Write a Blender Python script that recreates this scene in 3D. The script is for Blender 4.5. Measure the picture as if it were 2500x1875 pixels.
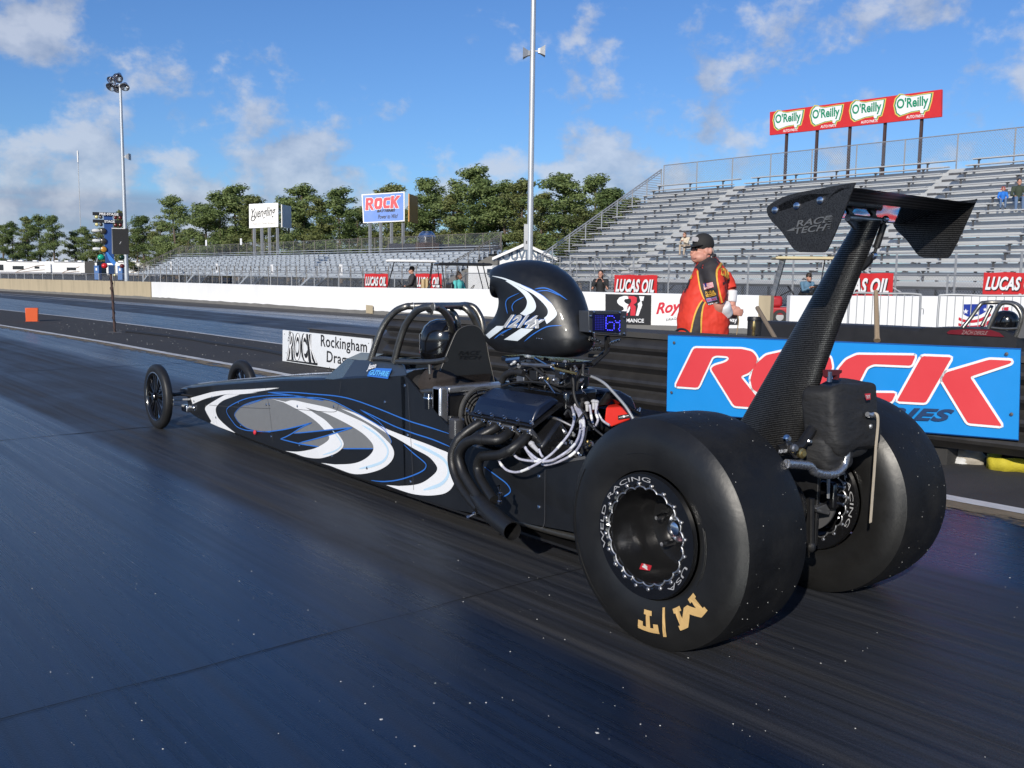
import bpy, bmesh, math, random
from mathutils import Vector as V, Matrix, noise as mnoise
for _o in list(bpy.data.objects): bpy.data.objects.remove(_o)
SC = bpy.context.scene
R = math.radians
random.seed(7)
# ------------------------------------------------------------------ camera
CAM = V((-3.2226, -2.2262, 1.3481)); YAW, PIT, ROL, FPX = 0.6969, -0.1137, 0.0126, 2300.1
FW = V((math.sin(YAW)*math.cos(PIT), math.cos(YAW)*math.cos(PIT), math.sin(PIT)))
_r = V((math.cos(YAW), -math.sin(YAW), 0)); _u = _r.cross(FW)
RT = _r*math.cos(ROL)+_u*math.sin(ROL); UP = _u*math.cos(ROL)-_r*math.sin(ROL)
cd = bpy.data.cameras.new('camera'); cam = bpy.data.objects.new('camera', cd); SC.collection.objects.link(cam)
cam.matrix_world = Matrix(((RT.x, UP.x, -FW.x, CAM.x), (RT.y, UP.y, -FW.y, CAM.y), (RT.z, UP.z, -FW.z, CAM.z), (0, 0, 0, 1)))
cd.sensor_fit = 'HORIZONTAL'; cd.sensor_width = 36; cd.lens = FPX/2500*36; cd.clip_start = 0.05; cd.clip_end = 6000
SC.camera = cam
# ------------------------------------------------------------------ sun and sky (light travels toward +X, a little +Y)
SUN_TO = V((-2.0, -1.2, 1.0)).normalized()
SUN_EL = math.asin(SUN_TO.z); SUN_AZ = math.atan2(SUN_TO.x, SUN_TO.y)
sl = bpy.data.lights.new('sun', 'SUN'); so = bpy.data.objects.new('sun', sl); SC.collection.objects.link(so)
sl.energy = 4.2; sl.angle = R(0.53); sl.color = (1.0, 0.93, 0.82)
so.rotation_euler = (-SUN_TO).to_track_quat('-Z', 'Y').to_euler(); so.location = (-40, -24, 20)
W = bpy.data.worlds.new('World'); SC.world = W; W.use_nodes = True
def build_sky():
    nt = W.node_tree; N = nt.nodes; L = nt.links; N.clear()
    def n(t, **k):
        a = N.new(t)
        for q, v in k.items(): setattr(a, q, v)
        return a
    def m(op, a, b=None, c=None):
        x = n('ShaderNodeMath', operation=op)
        for i, s in enumerate((a, b, c)):
            if s is None: continue
            if isinstance(s, (int, float)): x.inputs[i].default_value = s
            else: L.new(s, x.inputs[i])
        return x.outputs[0]
    out = n('ShaderNodeOutputWorld'); bg = n('ShaderNodeBackground'); bg.inputs[1].default_value = 0.085
    sky = n('ShaderNodeTexSky', sky_type='NISHITA', sun_disc=False, sun_elevation=SUN_EL, sun_rotation=SUN_AZ)
    sky.air_density = 1.0; sky.dust_density = 0.35; sky.ozone_density = 1.6
    tc = n('ShaderNodeTexCoord'); sp = n('ShaderNodeSeparateXYZ'); L.new(tc.outputs['Generated'], sp.inputs[0])
    X, Y, Z = sp.outputs
    zz = m('MAXIMUM', Z, 0.0)
    k = m('ADD', 1.75, 0.0)
    cb = n('ShaderNodeCombineXYZ'); L.new(m('MULTIPLY', X, k), cb.inputs[0]); L.new(m('MULTIPLY', Y, k), cb.inputs[1]); L.new(m('MULTIPLY', zz, 2.3), cb.inputs[2])
    def nz(scale, det, rough, off=0.0, dist=0.0):
        a = n('ShaderNodeTexNoise', noise_dimensions='4D'); a.inputs['W'].default_value = off
        a.inputs['Scale'].default_value = scale; a.inputs['Detail'].default_value = det; a.inputs['Roughness'].default_value = rough; a.inputs['Distortion'].default_value = dist
        L.new(cb.outputs[0], a.inputs['Vector']); return a.outputs['Fac']
    big = nz(2.6, 2, .5, 3.1); mid = nz(8.6, 9, .56, 1.7, .1); fine = nz(22.0, 6, .6, 5.0)
    el = n('ShaderNodeMapRange'); L.new(Z, el.inputs[0]); el.inputs[1].default_value = 0.03; el.inputs[2].default_value = 0.34; el.inputs[3].default_value = 0.085; el.inputs[4].default_value = -0.03
    d = m('ADD', m('ADD', m('MULTIPLY', big, .5), m('MULTIPLY', mid, .62)), el.outputs[0])
    d = m('ADD', m('SUBTRACT', d, .04), m('MULTIPLY', fine, .13))
    cov = n('ShaderNodeMapRange', interpolation_type='SMOOTHSTEP'); L.new(d, cov.inputs[0]); cov.inputs[1].default_value = .605; cov.inputs[2].default_value = .71; cov.inputs[3].default_value = 0; cov.inputs[4].default_value = .72
    # lit side / grey underside from a shifted copy of the same noise
    sh = n('ShaderNodeVectorMath', operation='ADD'); L.new(cb.outputs[0], sh.inputs[0]); sh.inputs[1].default_value = (-.03, -.02, .045)
    b = n('ShaderNodeTexNoise', noise_dimensions='4D'); b.inputs['W'].default_value = 1.7; b.inputs['Scale'].default_value = 8.6; b.inputs['Detail'].default_value = 8; b.inputs['Roughness'].default_value = .56; b.inputs['Distortion'].default_value = .1
    L.new(sh.outputs[0], b.inputs['Vector'])
    lit = m('MULTIPLY_ADD', m('SUBTRACT', mid, b.outputs['Fac']), 4.0, .5)
    rp = n('ShaderNodeMix', data_type='RGBA'); L.new(lit, rp.inputs['Factor'])
    rp.inputs['A'].default_value = (4.0, 4.7, 6.2, 1); rp.inputs['B'].default_value = (7.4, 7.8, 8.7, 1)
    tint = n('ShaderNodeMix', data_type='RGBA', blend_type='MULTIPLY'); tint.inputs['Factor'].default_value = 1; L.new(sky.outputs[0], tint.inputs['A']); tint.inputs['B'].default_value = (.58, .90, 1.40, 1)
    hz = n('ShaderNodeCombineXYZ'); L.new(m('MULTIPLY', X, 3.0), hz.inputs[0]); L.new(m('MULTIPLY', Y, 3.0), hz.inputs[1]); L.new(m('MULTIPLY', Z, 55.0), hz.inputs[2])
    hn = n('ShaderNodeTexNoise'); hn.inputs['Scale'].default_value = 1.0; hn.inputs['Detail'].default_value = 4; L.new(hz.outputs[0], hn.inputs['Vector'])
    def band(v, a, b, lo, hi):
        q = n('ShaderNodeMapRange', interpolation_type='SMOOTHSTEP'); L.new(v, q.inputs[0]); q.inputs[1].default_value = a; q.inputs[2].default_value = b; q.inputs[3].default_value = lo; q.inputs[4].default_value = hi; return q.outputs[0]
    bank = m('MULTIPLY', m('MULTIPLY', band(Z, .082, .070, 0, 1), band(X, .52, .30, 0, 1)), band(hn.outputs['Fac'], .30, .55, .35, .85))
    mx0 = n('ShaderNodeMix', data_type='RGBA'); L.new(bank, mx0.inputs['Factor']); L.new(tint.outputs['Result'], mx0.inputs['A']); mx0.inputs['B'].default_value = (3.1, 4.2, 6.2, 1)
    mx = n('ShaderNodeMix', data_type='RGBA'); L.new(cov.outputs[0], mx.inputs['Factor']); L.new(mx0.outputs['Result'], mx.inputs['A']); L.new(rp.outputs['Result'], mx.inputs['B'])
    L.new(mx.outputs['Result'], bg.inputs[0]); L.new(bg.outputs[0], out.inputs[0])
build_sky()
vs = SC.view_settings; vs.view_transform = 'Standard'; vs.look = 'None'; vs.gamma = 1; vs.exposure = 0.0; vs.use_curve_mapping = False
# ------------------------------------------------------------------ measuring helpers: a sight line of the survey photograph (2500 px wide) met with a real plane
def ray(x, y): return FW+RT*((x-1250)/FPX)-UP*((y-937.5)/FPX)
def ax(p, X): d = ray(*p); return CAM+d*((X-CAM.x)/d.x)
def ay(p, Y): d = ray(*p); return CAM+d*((Y-CAM.y)/d.y)
def az(p, Z=0.0): d = ray(*p); return CAM+d*((Z-CAM.z)/d.z)
def ad(p, D): return CAM+ray(*p)*D
def apl(p, P0, n): d = ray(*p); return CAM+d*((P0-CAM).dot(n)/d.dot(n))
def px2(x, y): return (x*1.13020, y*1.13020)
def zs(x, y): return (600+.2411*x, 820+.2411*y)
def zf(x, y): return (340+.14467*x, 860+.14467*y)
def r4(x, y): return (300+.4521*x, 700+.4521*y)
def z5(x, y): return (850+.452*x, 600+.452*y)
def z6(x, y): return (1050+.2653*x, 900+.2653*y)
def zc(x, y): return (900+.19286*x, 720+.19286*y)
def zt(x, y): return (1600+.4823*x, 400+.4823*y)
def zr(x, y): return (1900+.3374*x, 900+.3374*y)
def z7(x, y): return (1380+.3858*x, 980+.3858*y)
# ------------------------------------------------------------------ mesh helpers
BASE = {}
class MB:
    def __init__(s): s.v = []; s.f = []; s.m = []; s.k = 0
    def add(s, vs_, fs):
        o = len(s.v); s.v += [V(p) for p in vs_]
        for f in fs: s.f.append([i+o for i in f]); s.m.append(s.k)
        return s
    def box(s, c, d, M=None):
        c = V(c); q = []
        for i in (-1, 1):
            for j in (-1, 1):
                for k in (-1, 1):
                    p = V((i*d[0]/2, j*d[1]/2, k*d[2]/2)); q.append(c+(M @ p if M else p))
        return s.add(q, [(0, 1, 3, 2), (4, 6, 7, 5), (0, 4, 5, 1), (2, 3, 7, 6), (0, 2, 6, 4), (1, 5, 7, 3)])
    def bb(s, a, b): return s.box([(a[i]+b[i])/2 for i in range(3)], [abs(b[i]-a[i]) for i in range(3)])
    def bar(s, p, q, w, h, up=(0, 0, 1)):
        p = V(p); q = V(q); t = (q-p).normalized(); a = t.cross(V(up))
        if a.length < 1e-4: a = t.cross(V((1, 0, 0)))
        a.normalize(); b = a.cross(t)
        M = Matrix((a, t, b)).transposed()
        return s.box((p+q)/2, (w, (q-p).length, h), M)
    def tube(s, pts, r, n=8, cap=True):
        P = [V(p) for p in pts]; rr = r if isinstance(r, (list, tuple)) else [r]*len(P)
        T = []
        for i in range(len(P)):
            t = (P[min(i+1, len(P)-1)]-P[max(i-1, 0)]); T.append(t.normalized() if t.length > 1e-9 else V((0, 0, 1)))
        a = T[0].cross(V((0, 0, 1)))
        if a.length < .05: a = T[0].cross(V((1, 0, 0)))
        a.normalize(); q = []
        for i, p in enumerate(P):
            a = (a-T[i]*a.dot(T[i])).normalized(); b = T[i].cross(a)
            for j in range(n):
                th = 2*math.pi*j/n; q.append(p+(a*math.cos(th)+b*math.sin(th))*rr[i])
        fs = [(i*n+j, i*n+(j+1) % n, (i+1)*n+(j+1) % n, (i+1)*n+j) for i in range(len(P)-1) for j in range(n)]
        if cap: fs += [tuple(range(n))[::-1], tuple(range((len(P)-1)*n, len(P)*n))]
        return s.add(q, fs)
    def lathe(s, prof, c, axis, n=48, ref=(0, 0, 1), close=False):
        ax_ = V(axis).normalized(); a = V(ref) if abs(ax_.dot(V(ref))) < .98 else V((1, 0, 0)); a = (a-ax_*a.dot(ax_)).normalized(); b = ax_.cross(a); c = V(c); q = []
        for r, h in prof:
            for j in range(n):
                th = 2*math.pi*j/n; q.append(c+ax_*h+(a*math.cos(th)+b*math.sin(th))*r)
        m = len(prof); fs = []
        for i in range(m if close else m-1):
            for j in range(n): fs.append((i*n+j, ((i+1) % m)*n+j, ((i+1) % m)*n+(j+1) % n, i*n+(j+1) % n))
        return s.add(q, fs)
    def ell(s, c, d, M=None, nu=16, nv=10):
        c = V(c); q = []; fs = []
        for i in range(nv+1):
            ph = math.pi*i/nv
            for j in range(nu):
                th = 2*math.pi*j/nu; p = V((d[0]*math.sin(ph)*math.cos(th), d[1]*math.sin(ph)*math.sin(th), d[2]*math.cos(ph)))
                q.append(c+(M @ p if M else p))
        for i in range(nv):
            for j in range(nu): fs.append((i*nu+j, (i+1)*nu+j, (i+1)*nu+(j+1) % nu, i*nu+(j+1) % nu))
        return s.add(q, fs)
    def sheet(s, P): return s.add(P, [tuple(range(len(P)))])
    def prism(s, P, d):
        P = [V(p) for p in P]; d = V(d); n = len(P)
        return s.add(P+[p+d for p in P], [tuple(range(n))[::-1], tuple(range(n, 2*n))]+[(i, (i+1) % n, n+(i+1) % n, n+i) for i in range(n)])
    def rings(s, rg, cap0=True, cap1=True):
        n = len(rg[0]); q = [p for r_ in rg for p in r_]
        fs = [(i*n+j, i*n+(j+1) % n, (i+1)*n+(j+1) % n, (i+1)*n+j) for i in range(len(rg)-1) for j in range(n)]
        if cap0: fs.append(tuple(range(n))[::-1])
        if cap1: fs.append(tuple(range((len(rg)-1)*n, len(rg)*n)))
        return s.add(q, fs)
    def ribbon(s, pts, w, nrm, lift=0.0):
        P = [V(p) for p in pts]; nrm = V(nrm).normalized(); q = []
        for i, p in enumerate(P):
            t = (P[min(i+1, len(P)-1)]-P[max(i-1, 0)]).normalized(); a = nrm.cross(t).normalized()
            ww = w[i] if isinstance(w, (list, tuple)) else w
            q += [p+a*ww/2+nrm*lift, p-a*ww/2+nrm*lift]
        return s.add(q, [(2*i, 2*i+1, 2*i+3, 2*i+2) for i in range(len(P)-1)])
    def build(s, name, mat, parent=None, smooth=30, bev=0, sub=0):
        b = BASE.get(parent.name, V((0, 0, 0))) if parent else V((0, 0, 0))
        me = bpy.data.meshes.new(name); me.from_pydata([p-b for p in s.v], [], s.f)
        for mt in (mat if isinstance(mat, (list, tuple)) else [mat]): me.materials.append(mt)
        if isinstance(mat, (list, tuple)): me.polygons.foreach_set('material_index', s.m)
        bm = bmesh.new(); bm.from_mesh(me); bmesh.ops.recalc_face_normals(bm, faces=bm.faces); bm.to_mesh(me); bm.free()
        if smooth:
            me.polygons.foreach_set('use_smooth', [True]*len(me.polygons)); me.set_sharp_from_angle(angle=R(smooth))
        o = bpy.data.objects.new(name, me); SC.collection.objects.link(o)
        if parent: o.parent = parent; BASE[o.name] = b
        else: BASE[o.name] = V((0, 0, 0))
        if bev:
            md = o.modifiers.new('bevel', 'BEVEL'); md.width = bev; md.segments = 2; md.limit_method = 'ANGLE'; md.angle_limit = R(40)
        if sub:
            md = o.modifiers.new('subd', 'SUBSURF'); md.levels = sub; md.render_levels = sub
        return o
def thing(name, label, cat, loc=(0, 0, 0), group=None):
    o = bpy.data.objects.new(name, None); SC.collection.objects.link(o); o.location = loc; o.empty_display_size = .1
    o['label'] = label; o['category'] = cat
    if group: o['group'] = group
    BASE[o.name] = V(loc); return o
def tag(o, label, cat, group=None):
    o['label'] = label; o['category'] = cat
    if group: o['group'] = group
    return o
def struct(o, kind='structure'): o['kind'] = kind; return o
def dup(root, loc, rotz=0.0, label=None, group=None, scale=1.0):
    c = root.copy(); SC.collection.objects.link(c); c.location = loc; c.rotation_euler = (0, 0, rotz); c.scale = (scale,)*3 if not isinstance(scale, (tuple, list)) else scale
    if label: c['label'] = label
    if group: c['group'] = group
    for ch in list(root.children):
        d = ch.copy(); SC.collection.objects.link(d); d.parent = c
        for g in list(ch.children):
            e = g.copy(); SC.collection.objects.link(e); e.parent = d
    return c
def spl(P, n=6, closed=False):
    P = [V(p) for p in P]; m = len(P); o = []
    for i in range(m if closed else m-1):
        a, b, c, d = (P[(i-1) % m] if closed or i else P[0]), P[i], P[(i+1) % m], (P[(i+2) % m] if closed or i+2 < m else P[-1])
        for j in range(n):
            t = j/n; o.append(.5*((2*b)+(c-a)*t+(2*a-5*b+4*c-d)*t*t+(3*b-a-3*c+d)*t**3))
    if not closed: o.append(P[-1])
    return o
def spl2(P, n=5): return [(p.x, p.y) for p in spl([(a, b, 0) for a, b in P], n)]
def text(body, fn, mat, parent, name='lettering', shear=0, off=0.0, space=1.0, sub=0, lift=0.0):
    """letters as a real flat mesh: fn maps (0..1, 0..1) of the words' box to a point on the surface"""
    cu = bpy.data.curves.new('t', 'FONT'); cu.body = body; cu.shear = shear; cu.offset = off; cu.space_character = space; cu.resolution_u = 4
    ob = bpy.data.objects.new('t', cu); me = ob.to_mesh()
    vs_ = [v.co.copy() for v in me.vertices]; fs = [tuple(p.vertices) for p in me.polygons]
    x0 = min(v.x for v in vs_); x1 = max(v.x for v in vs_); y0 = min(v.y for v in vs_); y1 = max(v.y for v in vs_)
    mb = MB(); mb.add([fn((v.x-x0)/(x1-x0), (v.y-y0)/(y1-y0)) for v in vs_], fs)
    ob.to_mesh_clear(); bpy.data.objects.remove(ob); bpy.data.curves.remove(cu)
    return mb.build(name, mat, parent, smooth=0)
def quad(a, b, c, d, lift=0.0):
    """bottom-left, bottom-right, top-right, top-left"""
    a, b, c, d = V(a), V(b), V(c), V(d); n = (b-a).cross(d-a).normalized()*lift
    return lambda s, t: (a*(1-s)+b*s)*(1-t)+(d*(1-s)+c*s)*t+n
def evalmesh(o):
    dg = bpy.context.evaluated_depsgraph_get(); return o.evaluated_get(dg)
# ------------------------------------------------------------------ materials
MT = {}
def lin(c):
    if isinstance(c, str): c = [int(c[i:i+2], 16)/255 for i in (0, 2, 4)]; return tuple(x/12.92 if x < .04045 else ((x+.055)/1.055)**2.4 for x in c)
    return tuple(c)
def mat(name, col, rough=.5, metal=0.0, var=.12, scale=12.0, bump=0.0, bscale=60.0, coat=0.0, spec=.5, rvar=.08, emit=None, estr=0, stretch=(1, 1, 1), alpha=1.0, trans=0.0, dirt=0.0):
    m = bpy.data.materials.new(name); m.use_nodes = True; nt = m.node_tree; N = nt.nodes; L = nt.links
    b = N['Principled BSDF']; c = lin(col)
    b.inputs['Metallic'].default_value = metal; b.inputs['Specular IOR Level'].default_value = spec; b.inputs['Coat Weight'].default_value = coat; b.inputs['Coat Roughness'].default_value = .06
    tc = N.new('ShaderNodeTexCoord'); mp = N.new('ShaderNodeMapping'); mp.inputs['Scale'].default_value = stretch; L.new(tc.outputs['Object'], mp.inputs[0])
    nz = N.new('ShaderNodeTexNoise'); nz.inputs['Scale'].default_value = scale; nz.inputs['Detail'].default_value = 6; nz.inputs['Roughness'].default_value = .6; L.new(mp.outputs[0], nz.inputs['Vector'])
    mx = N.new('ShaderNodeMix'); mx.data_type = 'RGBA'; L.new(nz.outputs['Fac'], mx.inputs['Factor'])
    mx.inputs['A'].default_value = tuple(max(0, x*(1-var*1.6)) for x in c)+(1,); mx.inputs['B'].default_value = tuple(min(1, x*(1+var*1.6)) for x in c)+(1,)
    colo = mx.outputs['Result']
    if dirt:
        n2 = N.new('ShaderNodeTexNoise'); n2.inputs['Scale'].default_value = scale*.35; n2.inputs['Detail'].default_value = 8; n2.inputs['Roughness'].default_value = .7; L.new(mp.outputs[0], n2.inputs['Vector'])
        rp = N.new('ShaderNodeMapRange'); L.new(n2.outputs['Fac'], rp.inputs[0]); rp.inputs[1].default_value = .5; rp.inputs[2].default_value = .75; rp.inputs[3].default_value = 0; rp.inputs[4].default_value = dirt
        m2 = N.new('ShaderNodeMix'); m2.data_type = 'RGBA'; L.new(rp.outputs[0], m2.inputs['Factor']); L.new(colo, m2.inputs['A']); m2.inputs['B'].default_value = (.06, .055, .045, 1); colo = m2.outputs['Result']
    L.new(colo, b.inputs['Base Color'])
    rr = N.new('ShaderNodeMapRange'); L.new(nz.outputs['Fac'], rr.inputs[0]); rr.inputs[1].default_value = .25; rr.inputs[2].default_value = .75; rr.inputs[3].default_value = max(.02, rough-rvar); rr.inputs[4].default_value = min(1, rough+rvar); L.new(rr.outputs[0], b.inputs['Roughness'])
    if bump:
        n3 = N.new('ShaderNodeTexNoise'); n3.inputs['Scale'].default_value = bscale; n3.inputs['Detail'].default_value = 5; L.new(mp.outputs[0], n3.inputs['Vector'])
        bp = N.new('ShaderNodeBump'); bp.inputs['Strength'].default_value = bump; bp.inputs['Distance'].default_value = .01; L.new(n3.outputs['Fac'], bp.inputs['Height']); L.new(bp.outputs[0], b.inputs['Normal'])
    if emit: b.inputs['Emission Color'].default_value = lin(emit)+(1,); b.inputs['Emission Strength'].default_value = estr
    if trans: b.inputs['Transmission Weight'].default_value = trans
    b.inputs['Alpha'].default_value = alpha
    MT[name] = m; return m
def chain_mat(name, col, pitch, wire):
    m = mat(name, col, .45, .6, .1); nt = m.node_tree; N = nt.nodes; L = nt.links
    out = N['Material Output']; b = N['Principled BSDF']; tc = N.new('ShaderNodeTexCoord'); sp = N.new('ShaderNodeSeparateXYZ'); L.new(tc.outputs['Object'], sp.inputs[0])
    def M(op, a, c=None):
        x = N.new('ShaderNodeMath'); x.operation = op
        for i, s in enumerate((a, c)):
            if s is None: continue
            if isinstance(s, (int, float)): x.inputs[i].default_value = s
            else: L.new(s, x.inputs[i])
        return x.outputs[0]
    def band(op):
        u = M('DIVIDE', M(op, sp.outputs[1], M('MULTIPLY', sp.outputs[2], .8)), pitch)
        return M('LESS_THAN', M('ABSOLUTE', M('SUBTRACT', M('FRACT', u), .5)), wire/2)
    k = M('MAXIMUM', band('ADD'), band('SUBTRACT'))
    tr = N.new('ShaderNodeBsdfTransparent'); ms = N.new('ShaderNodeMixShader'); L.new(k, ms.inputs[0]); L.new(tr.outputs[0], ms.inputs[1]); L.new(b.outputs[0], ms.inputs[2]); L.new(ms.outputs[0], out.inputs[0])
    return m
def weave_mat(name, lo, hi, scale, rough, direction='DIAGONAL'):
    m = mat(name, lo, rough, 0, .1, coat=.55); nt = m.node_tree; N = nt.nodes; L = nt.links; b = N['Principled BSDF']
    tc = N.new('ShaderNodeTexCoord'); w = N.new('ShaderNodeTexWave'); w.wave_type = 'BANDS'; w.bands_direction = direction; w.inputs['Scale'].default_value = scale; w.inputs['Distortion'].default_value = .25; w.inputs['Detail'].default_value = 1
    L.new(tc.outputs['Object'], w.inputs['Vector'])
    w2 = N.new('ShaderNodeTexNoise'); w2.inputs['Scale'].default_value = 240; L.new(tc.outputs['Object'], w2.inputs['Vector'])
    mu = N.new('ShaderNodeMath'); mu.operation = 'MULTIPLY'; L.new(w.outputs['Fac'], mu.inputs[0]); L.new(w2.outputs['Fac'], mu.inputs[1])
    rp = N.new('ShaderNodeMapRange'); L.new(mu.outputs[0], rp.inputs[0]); rp.inputs[1].default_value = .2; rp.inputs[2].default_value = .5
    mx = N.new('ShaderNodeMix'); mx.data_type = 'RGBA'; L.new(rp.outputs[0], mx.inputs['Factor']); mx.inputs['A'].default_value = lin(lo)+(1,); mx.inputs['B'].default_value = lin(hi)+(1,)
    L.new(mx.outputs['Result'], b.inputs['Base Color']); b.inputs['Coat Roughness'].default_value = .3; b.inputs['Coat Weight'].default_value = .25
    sv = N.new('ShaderNodeMapRange'); L.new(rp.outputs[0], sv.inputs[0]); sv.inputs[3].default_value = .12; sv.inputs[4].default_value = 1.0; L.new(sv.outputs[0], b.inputs['Specular IOR Level'])
    return m
def lane_mat(name, rub0, rub1, refl_blu):
    """drag strip surface: streaks of rubber along Y, glossy where clean"""
    m = bpy.data.materials.new(name); m.use_nodes = True; nt = m.node_tree; N = nt.nodes; L = nt.links; b = N['Principled BSDF']
    tc = N.new('ShaderNodeTexCoord'); sp = N.new('ShaderNodeSeparateXYZ'); L.new(tc.outputs['Object'], sp.inputs[0])
    def nz(sx, sy, det, rough, off=0):
        mp = N.new('ShaderNodeMapping'); mp.inputs['Scale'].default_value = (sx, sy, 1); mp.inputs['Location'].default_value = (off, off*.3, 0); L.new(tc.outputs['Object'], mp.inputs[0])
        t = N.new('ShaderNodeTexNoise'); t.inputs['Scale'].default_value = 1; t.inputs['Detail'].default_value = det; t.inputs['Roughness'].default_value = rough; L.new(mp.outputs[0], t.inputs['Vector']); return t.outputs['Fac']
    def M(op, a, c=None, d=None):
        x = N.new('ShaderNodeMath'); x.operation = op
        for i, s in enumerate((a, c, d)):
            if s is None: continue
            if isinstance(s, (int, float)): x.inputs[i].default_value = s
            else: L.new(s, x.inputs[i])
        return x.outputs[0]
    def rng(v, a, c, lo=0, hi=1):
        x = N.new('ShaderNodeMapRange'); x.interpolation_type = 'SMOOTHSTEP'; L.new(v, x.inputs[0]); x.inputs[1].default_value = a; x.inputs[2].default_value = c; x.inputs[3].default_value = lo; x.inputs[4].default_value = hi; return x.outputs[0]
    s1 = nz(5.5, .10, 7, .68); s2 = nz(26, .35, 6, .7, 4); gr = nz(160, 160, 3, .6, 9); pt = nz(1.3, .5, 6, .6, 2); fl = nz(30, 9, 4, .7, 7)
    band = M('MULTIPLY', rng(sp.outputs[0], rub0-.12, rub0+.04), rng(sp.outputs[0], rub1+.35, rub1-.25))
    k = M('MINIMUM', M('MAXIMUM', M('ADD', M('MULTIPLY', band, .80), M('MULTIPLY_ADD', s1, 2.2, -1.10)), 0.0), 1.0)
    k = M('MULTIPLY', k, rng(pt, .25, .6, .55, 1.0))
    c1 = N.new('ShaderNodeMix'); c1.data_type = 'RGBA'; L.new(k, c1.inputs['Factor']); c1.inputs['A'].default_value = lin(refl_blu)+(1,); c1.inputs['B'].default_value = (.050, .0475, .046, 1)  # bluish base paints in reflected sky; the specular tint below adds to it
    dk = N.new('ShaderNodeMix'); dk.data_type = 'RGBA'; dk.blend_type = 'MULTIPLY'; dk.inputs['Factor'].default_value = 1; L.new(c1.outputs['Result'], dk.inputs['A'])
    g = N.new('ShaderNodeCombineColor'); v = M('MULTIPLY', rng(s2, .28, .70, .50, 1.30), rng(gr, .2, .8, .72, 1.28))
    for i in range(3): L.new(v, g.inputs[i])
    L.new(g.outputs[0], dk.inputs['B'])
    pale = N.new('ShaderNodeMix'); pale.data_type = 'RGBA'; L.new(M('MULTIPLY', M('MULTIPLY', rng(fl, .62, .74), rng(pt, .5, .66)), .55), pale.inputs['Factor']); L.new(dk.outputs['Result'], pale.inputs['A']); pale.inputs['B'].default_value = (.16, .155, .14, 1)
    L.new(pale.outputs['Result'], b.inputs['Base Color'])
    L.new(M('MINIMUM', M('ADD', M('MULTIPLY_ADD', k, .34, .24), M('MULTIPLY_ADD', s2, .28, -.10)), .85), b.inputs['Roughness'])
    L.new(M('MULTIPLY', M('SUBTRACT', 1.0, M('MULTIPLY', k, .82)), rng(s1, .30, .58, .45, 1.0)), b.inputs['Specular IOR Level'])
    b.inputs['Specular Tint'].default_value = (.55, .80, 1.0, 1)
    bp = N.new('ShaderNodeBump'); bp.inputs['Strength'].default_value = .35; bp.inputs['Distance'].default_value = .004; L.new(M('ADD', gr, M('MULTIPLY', s2, .8)), bp.inputs['Height']); L.new(bp.outputs[0], b.inputs['Normal'])
    MT[name] = m; return m
# ------------------------------------------------------------------ shared materials
white_paint = mat('white paint', 'e8e8e6', .5, 0, .04, 6, dirt=.10)
wall_white = mat('painted concrete', (.80, .80, .79), .75, 0, .04, 1.1, bump=.2, bscale=25, dirt=.10, stretch=(1, 1, .35))
wall_beige = mat('bare concrete', (.44, .365, .245), .85, 0, .10, 1.6, bump=.2, bscale=30, stretch=(1, 3, .4), dirt=.35)
alu = mat('weathered aluminium', (.56, .565, .56), .5, .35, .08, 3, stretch=(3, .3, 3), dirt=.08)
alu_b = mat('pale aluminium', (.57, .61, .65), .42, .35, .06, 3, stretch=(3, .3, 3))
steel = mat('galvanised steel', (.40, .41, .42), .5, .5, .10, 9)
steel_d = mat('dark steel', (.10, .10, .105), .55, .3, .2, 7)
pole_m = mat('pole zinc', (.50, .53, .56), .45, .45, .06, 2)
rust_m = mat('brown steel', (.075, .045, .04), .7, .2, .2, 6)
concrete_d = mat('dirty concrete', (.16, .155, .145), .9, 0, .2, 2)
red_banner = mat('red vinyl', (.62, .028, .03), .5, 0, .07, 2, bump=.6, bscale=4, dirt=.05)
ink_white = mat('white ink', (.82, .82, .82), .5, 0, .02)
ink_black = mat('black ink', (.015, .015, .017), .55, 0, .1)
ink_green = mat('green ink', (.015, .26, .13), .5, 0, .05)
ink_yellow = mat('yellow ink', (.75, .55, .12), .5, 0, .05)
ink_red = mat('red ink', (.62, .03, .05), .5, 0, .05)
sky_blue = mat('blue sign face', (.03, .30, .72), .35, 0, .05, 2)
navy = mat('navy paint', (.02, .05, .13), .4, 0, .1)
rubber = mat('tyre rubber', (.014, .014, .0145), .5, 0, .25, 18, rvar=.10)
black_gloss = mat('gloss black', (.006, .006, .007), .16, 0, .1, 20, coat=.7)
black_satin = mat('satin black', (.012, .012, .013), .42, 0, .15, 20)
black_matt = mat('matt black', (.016, .016, .017), .75, 0, .2, 20, bump=.15, bscale=90)
chrome = mat('polished metal', (.66, .66, .68), .16, 1, .05, 20)
glass_d = mat('dark glass', (.02, .024, .03), .08, 0, .1, 5, coat=.3)
orange = mat('orange plastic', (.75, .12, .03), .5, 0, .05)
skin = mat('skin', (.52, .27, .19), .5, 0, .10, 40)
skin_d = mat('brown skin', (.20, .095, .055), .5, 0, .10, 40)
hair_m = mat('dark hair', (.03, .02, .015), .6, 0, .3, 60, bump=.3, bscale=150)
hair_b = mat('brown hair', (.10, .055, .03), .6, 0, .3, 60, bump=.3, bscale=150)
hair_g = mat('grey hair', (.42, .36, .30), .6, 0, .2, 80, bump=.3, bscale=150)
denim = mat('blue denim', (.10, .16, .27), .85, 0, .15, 30, bump=.3)
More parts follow.
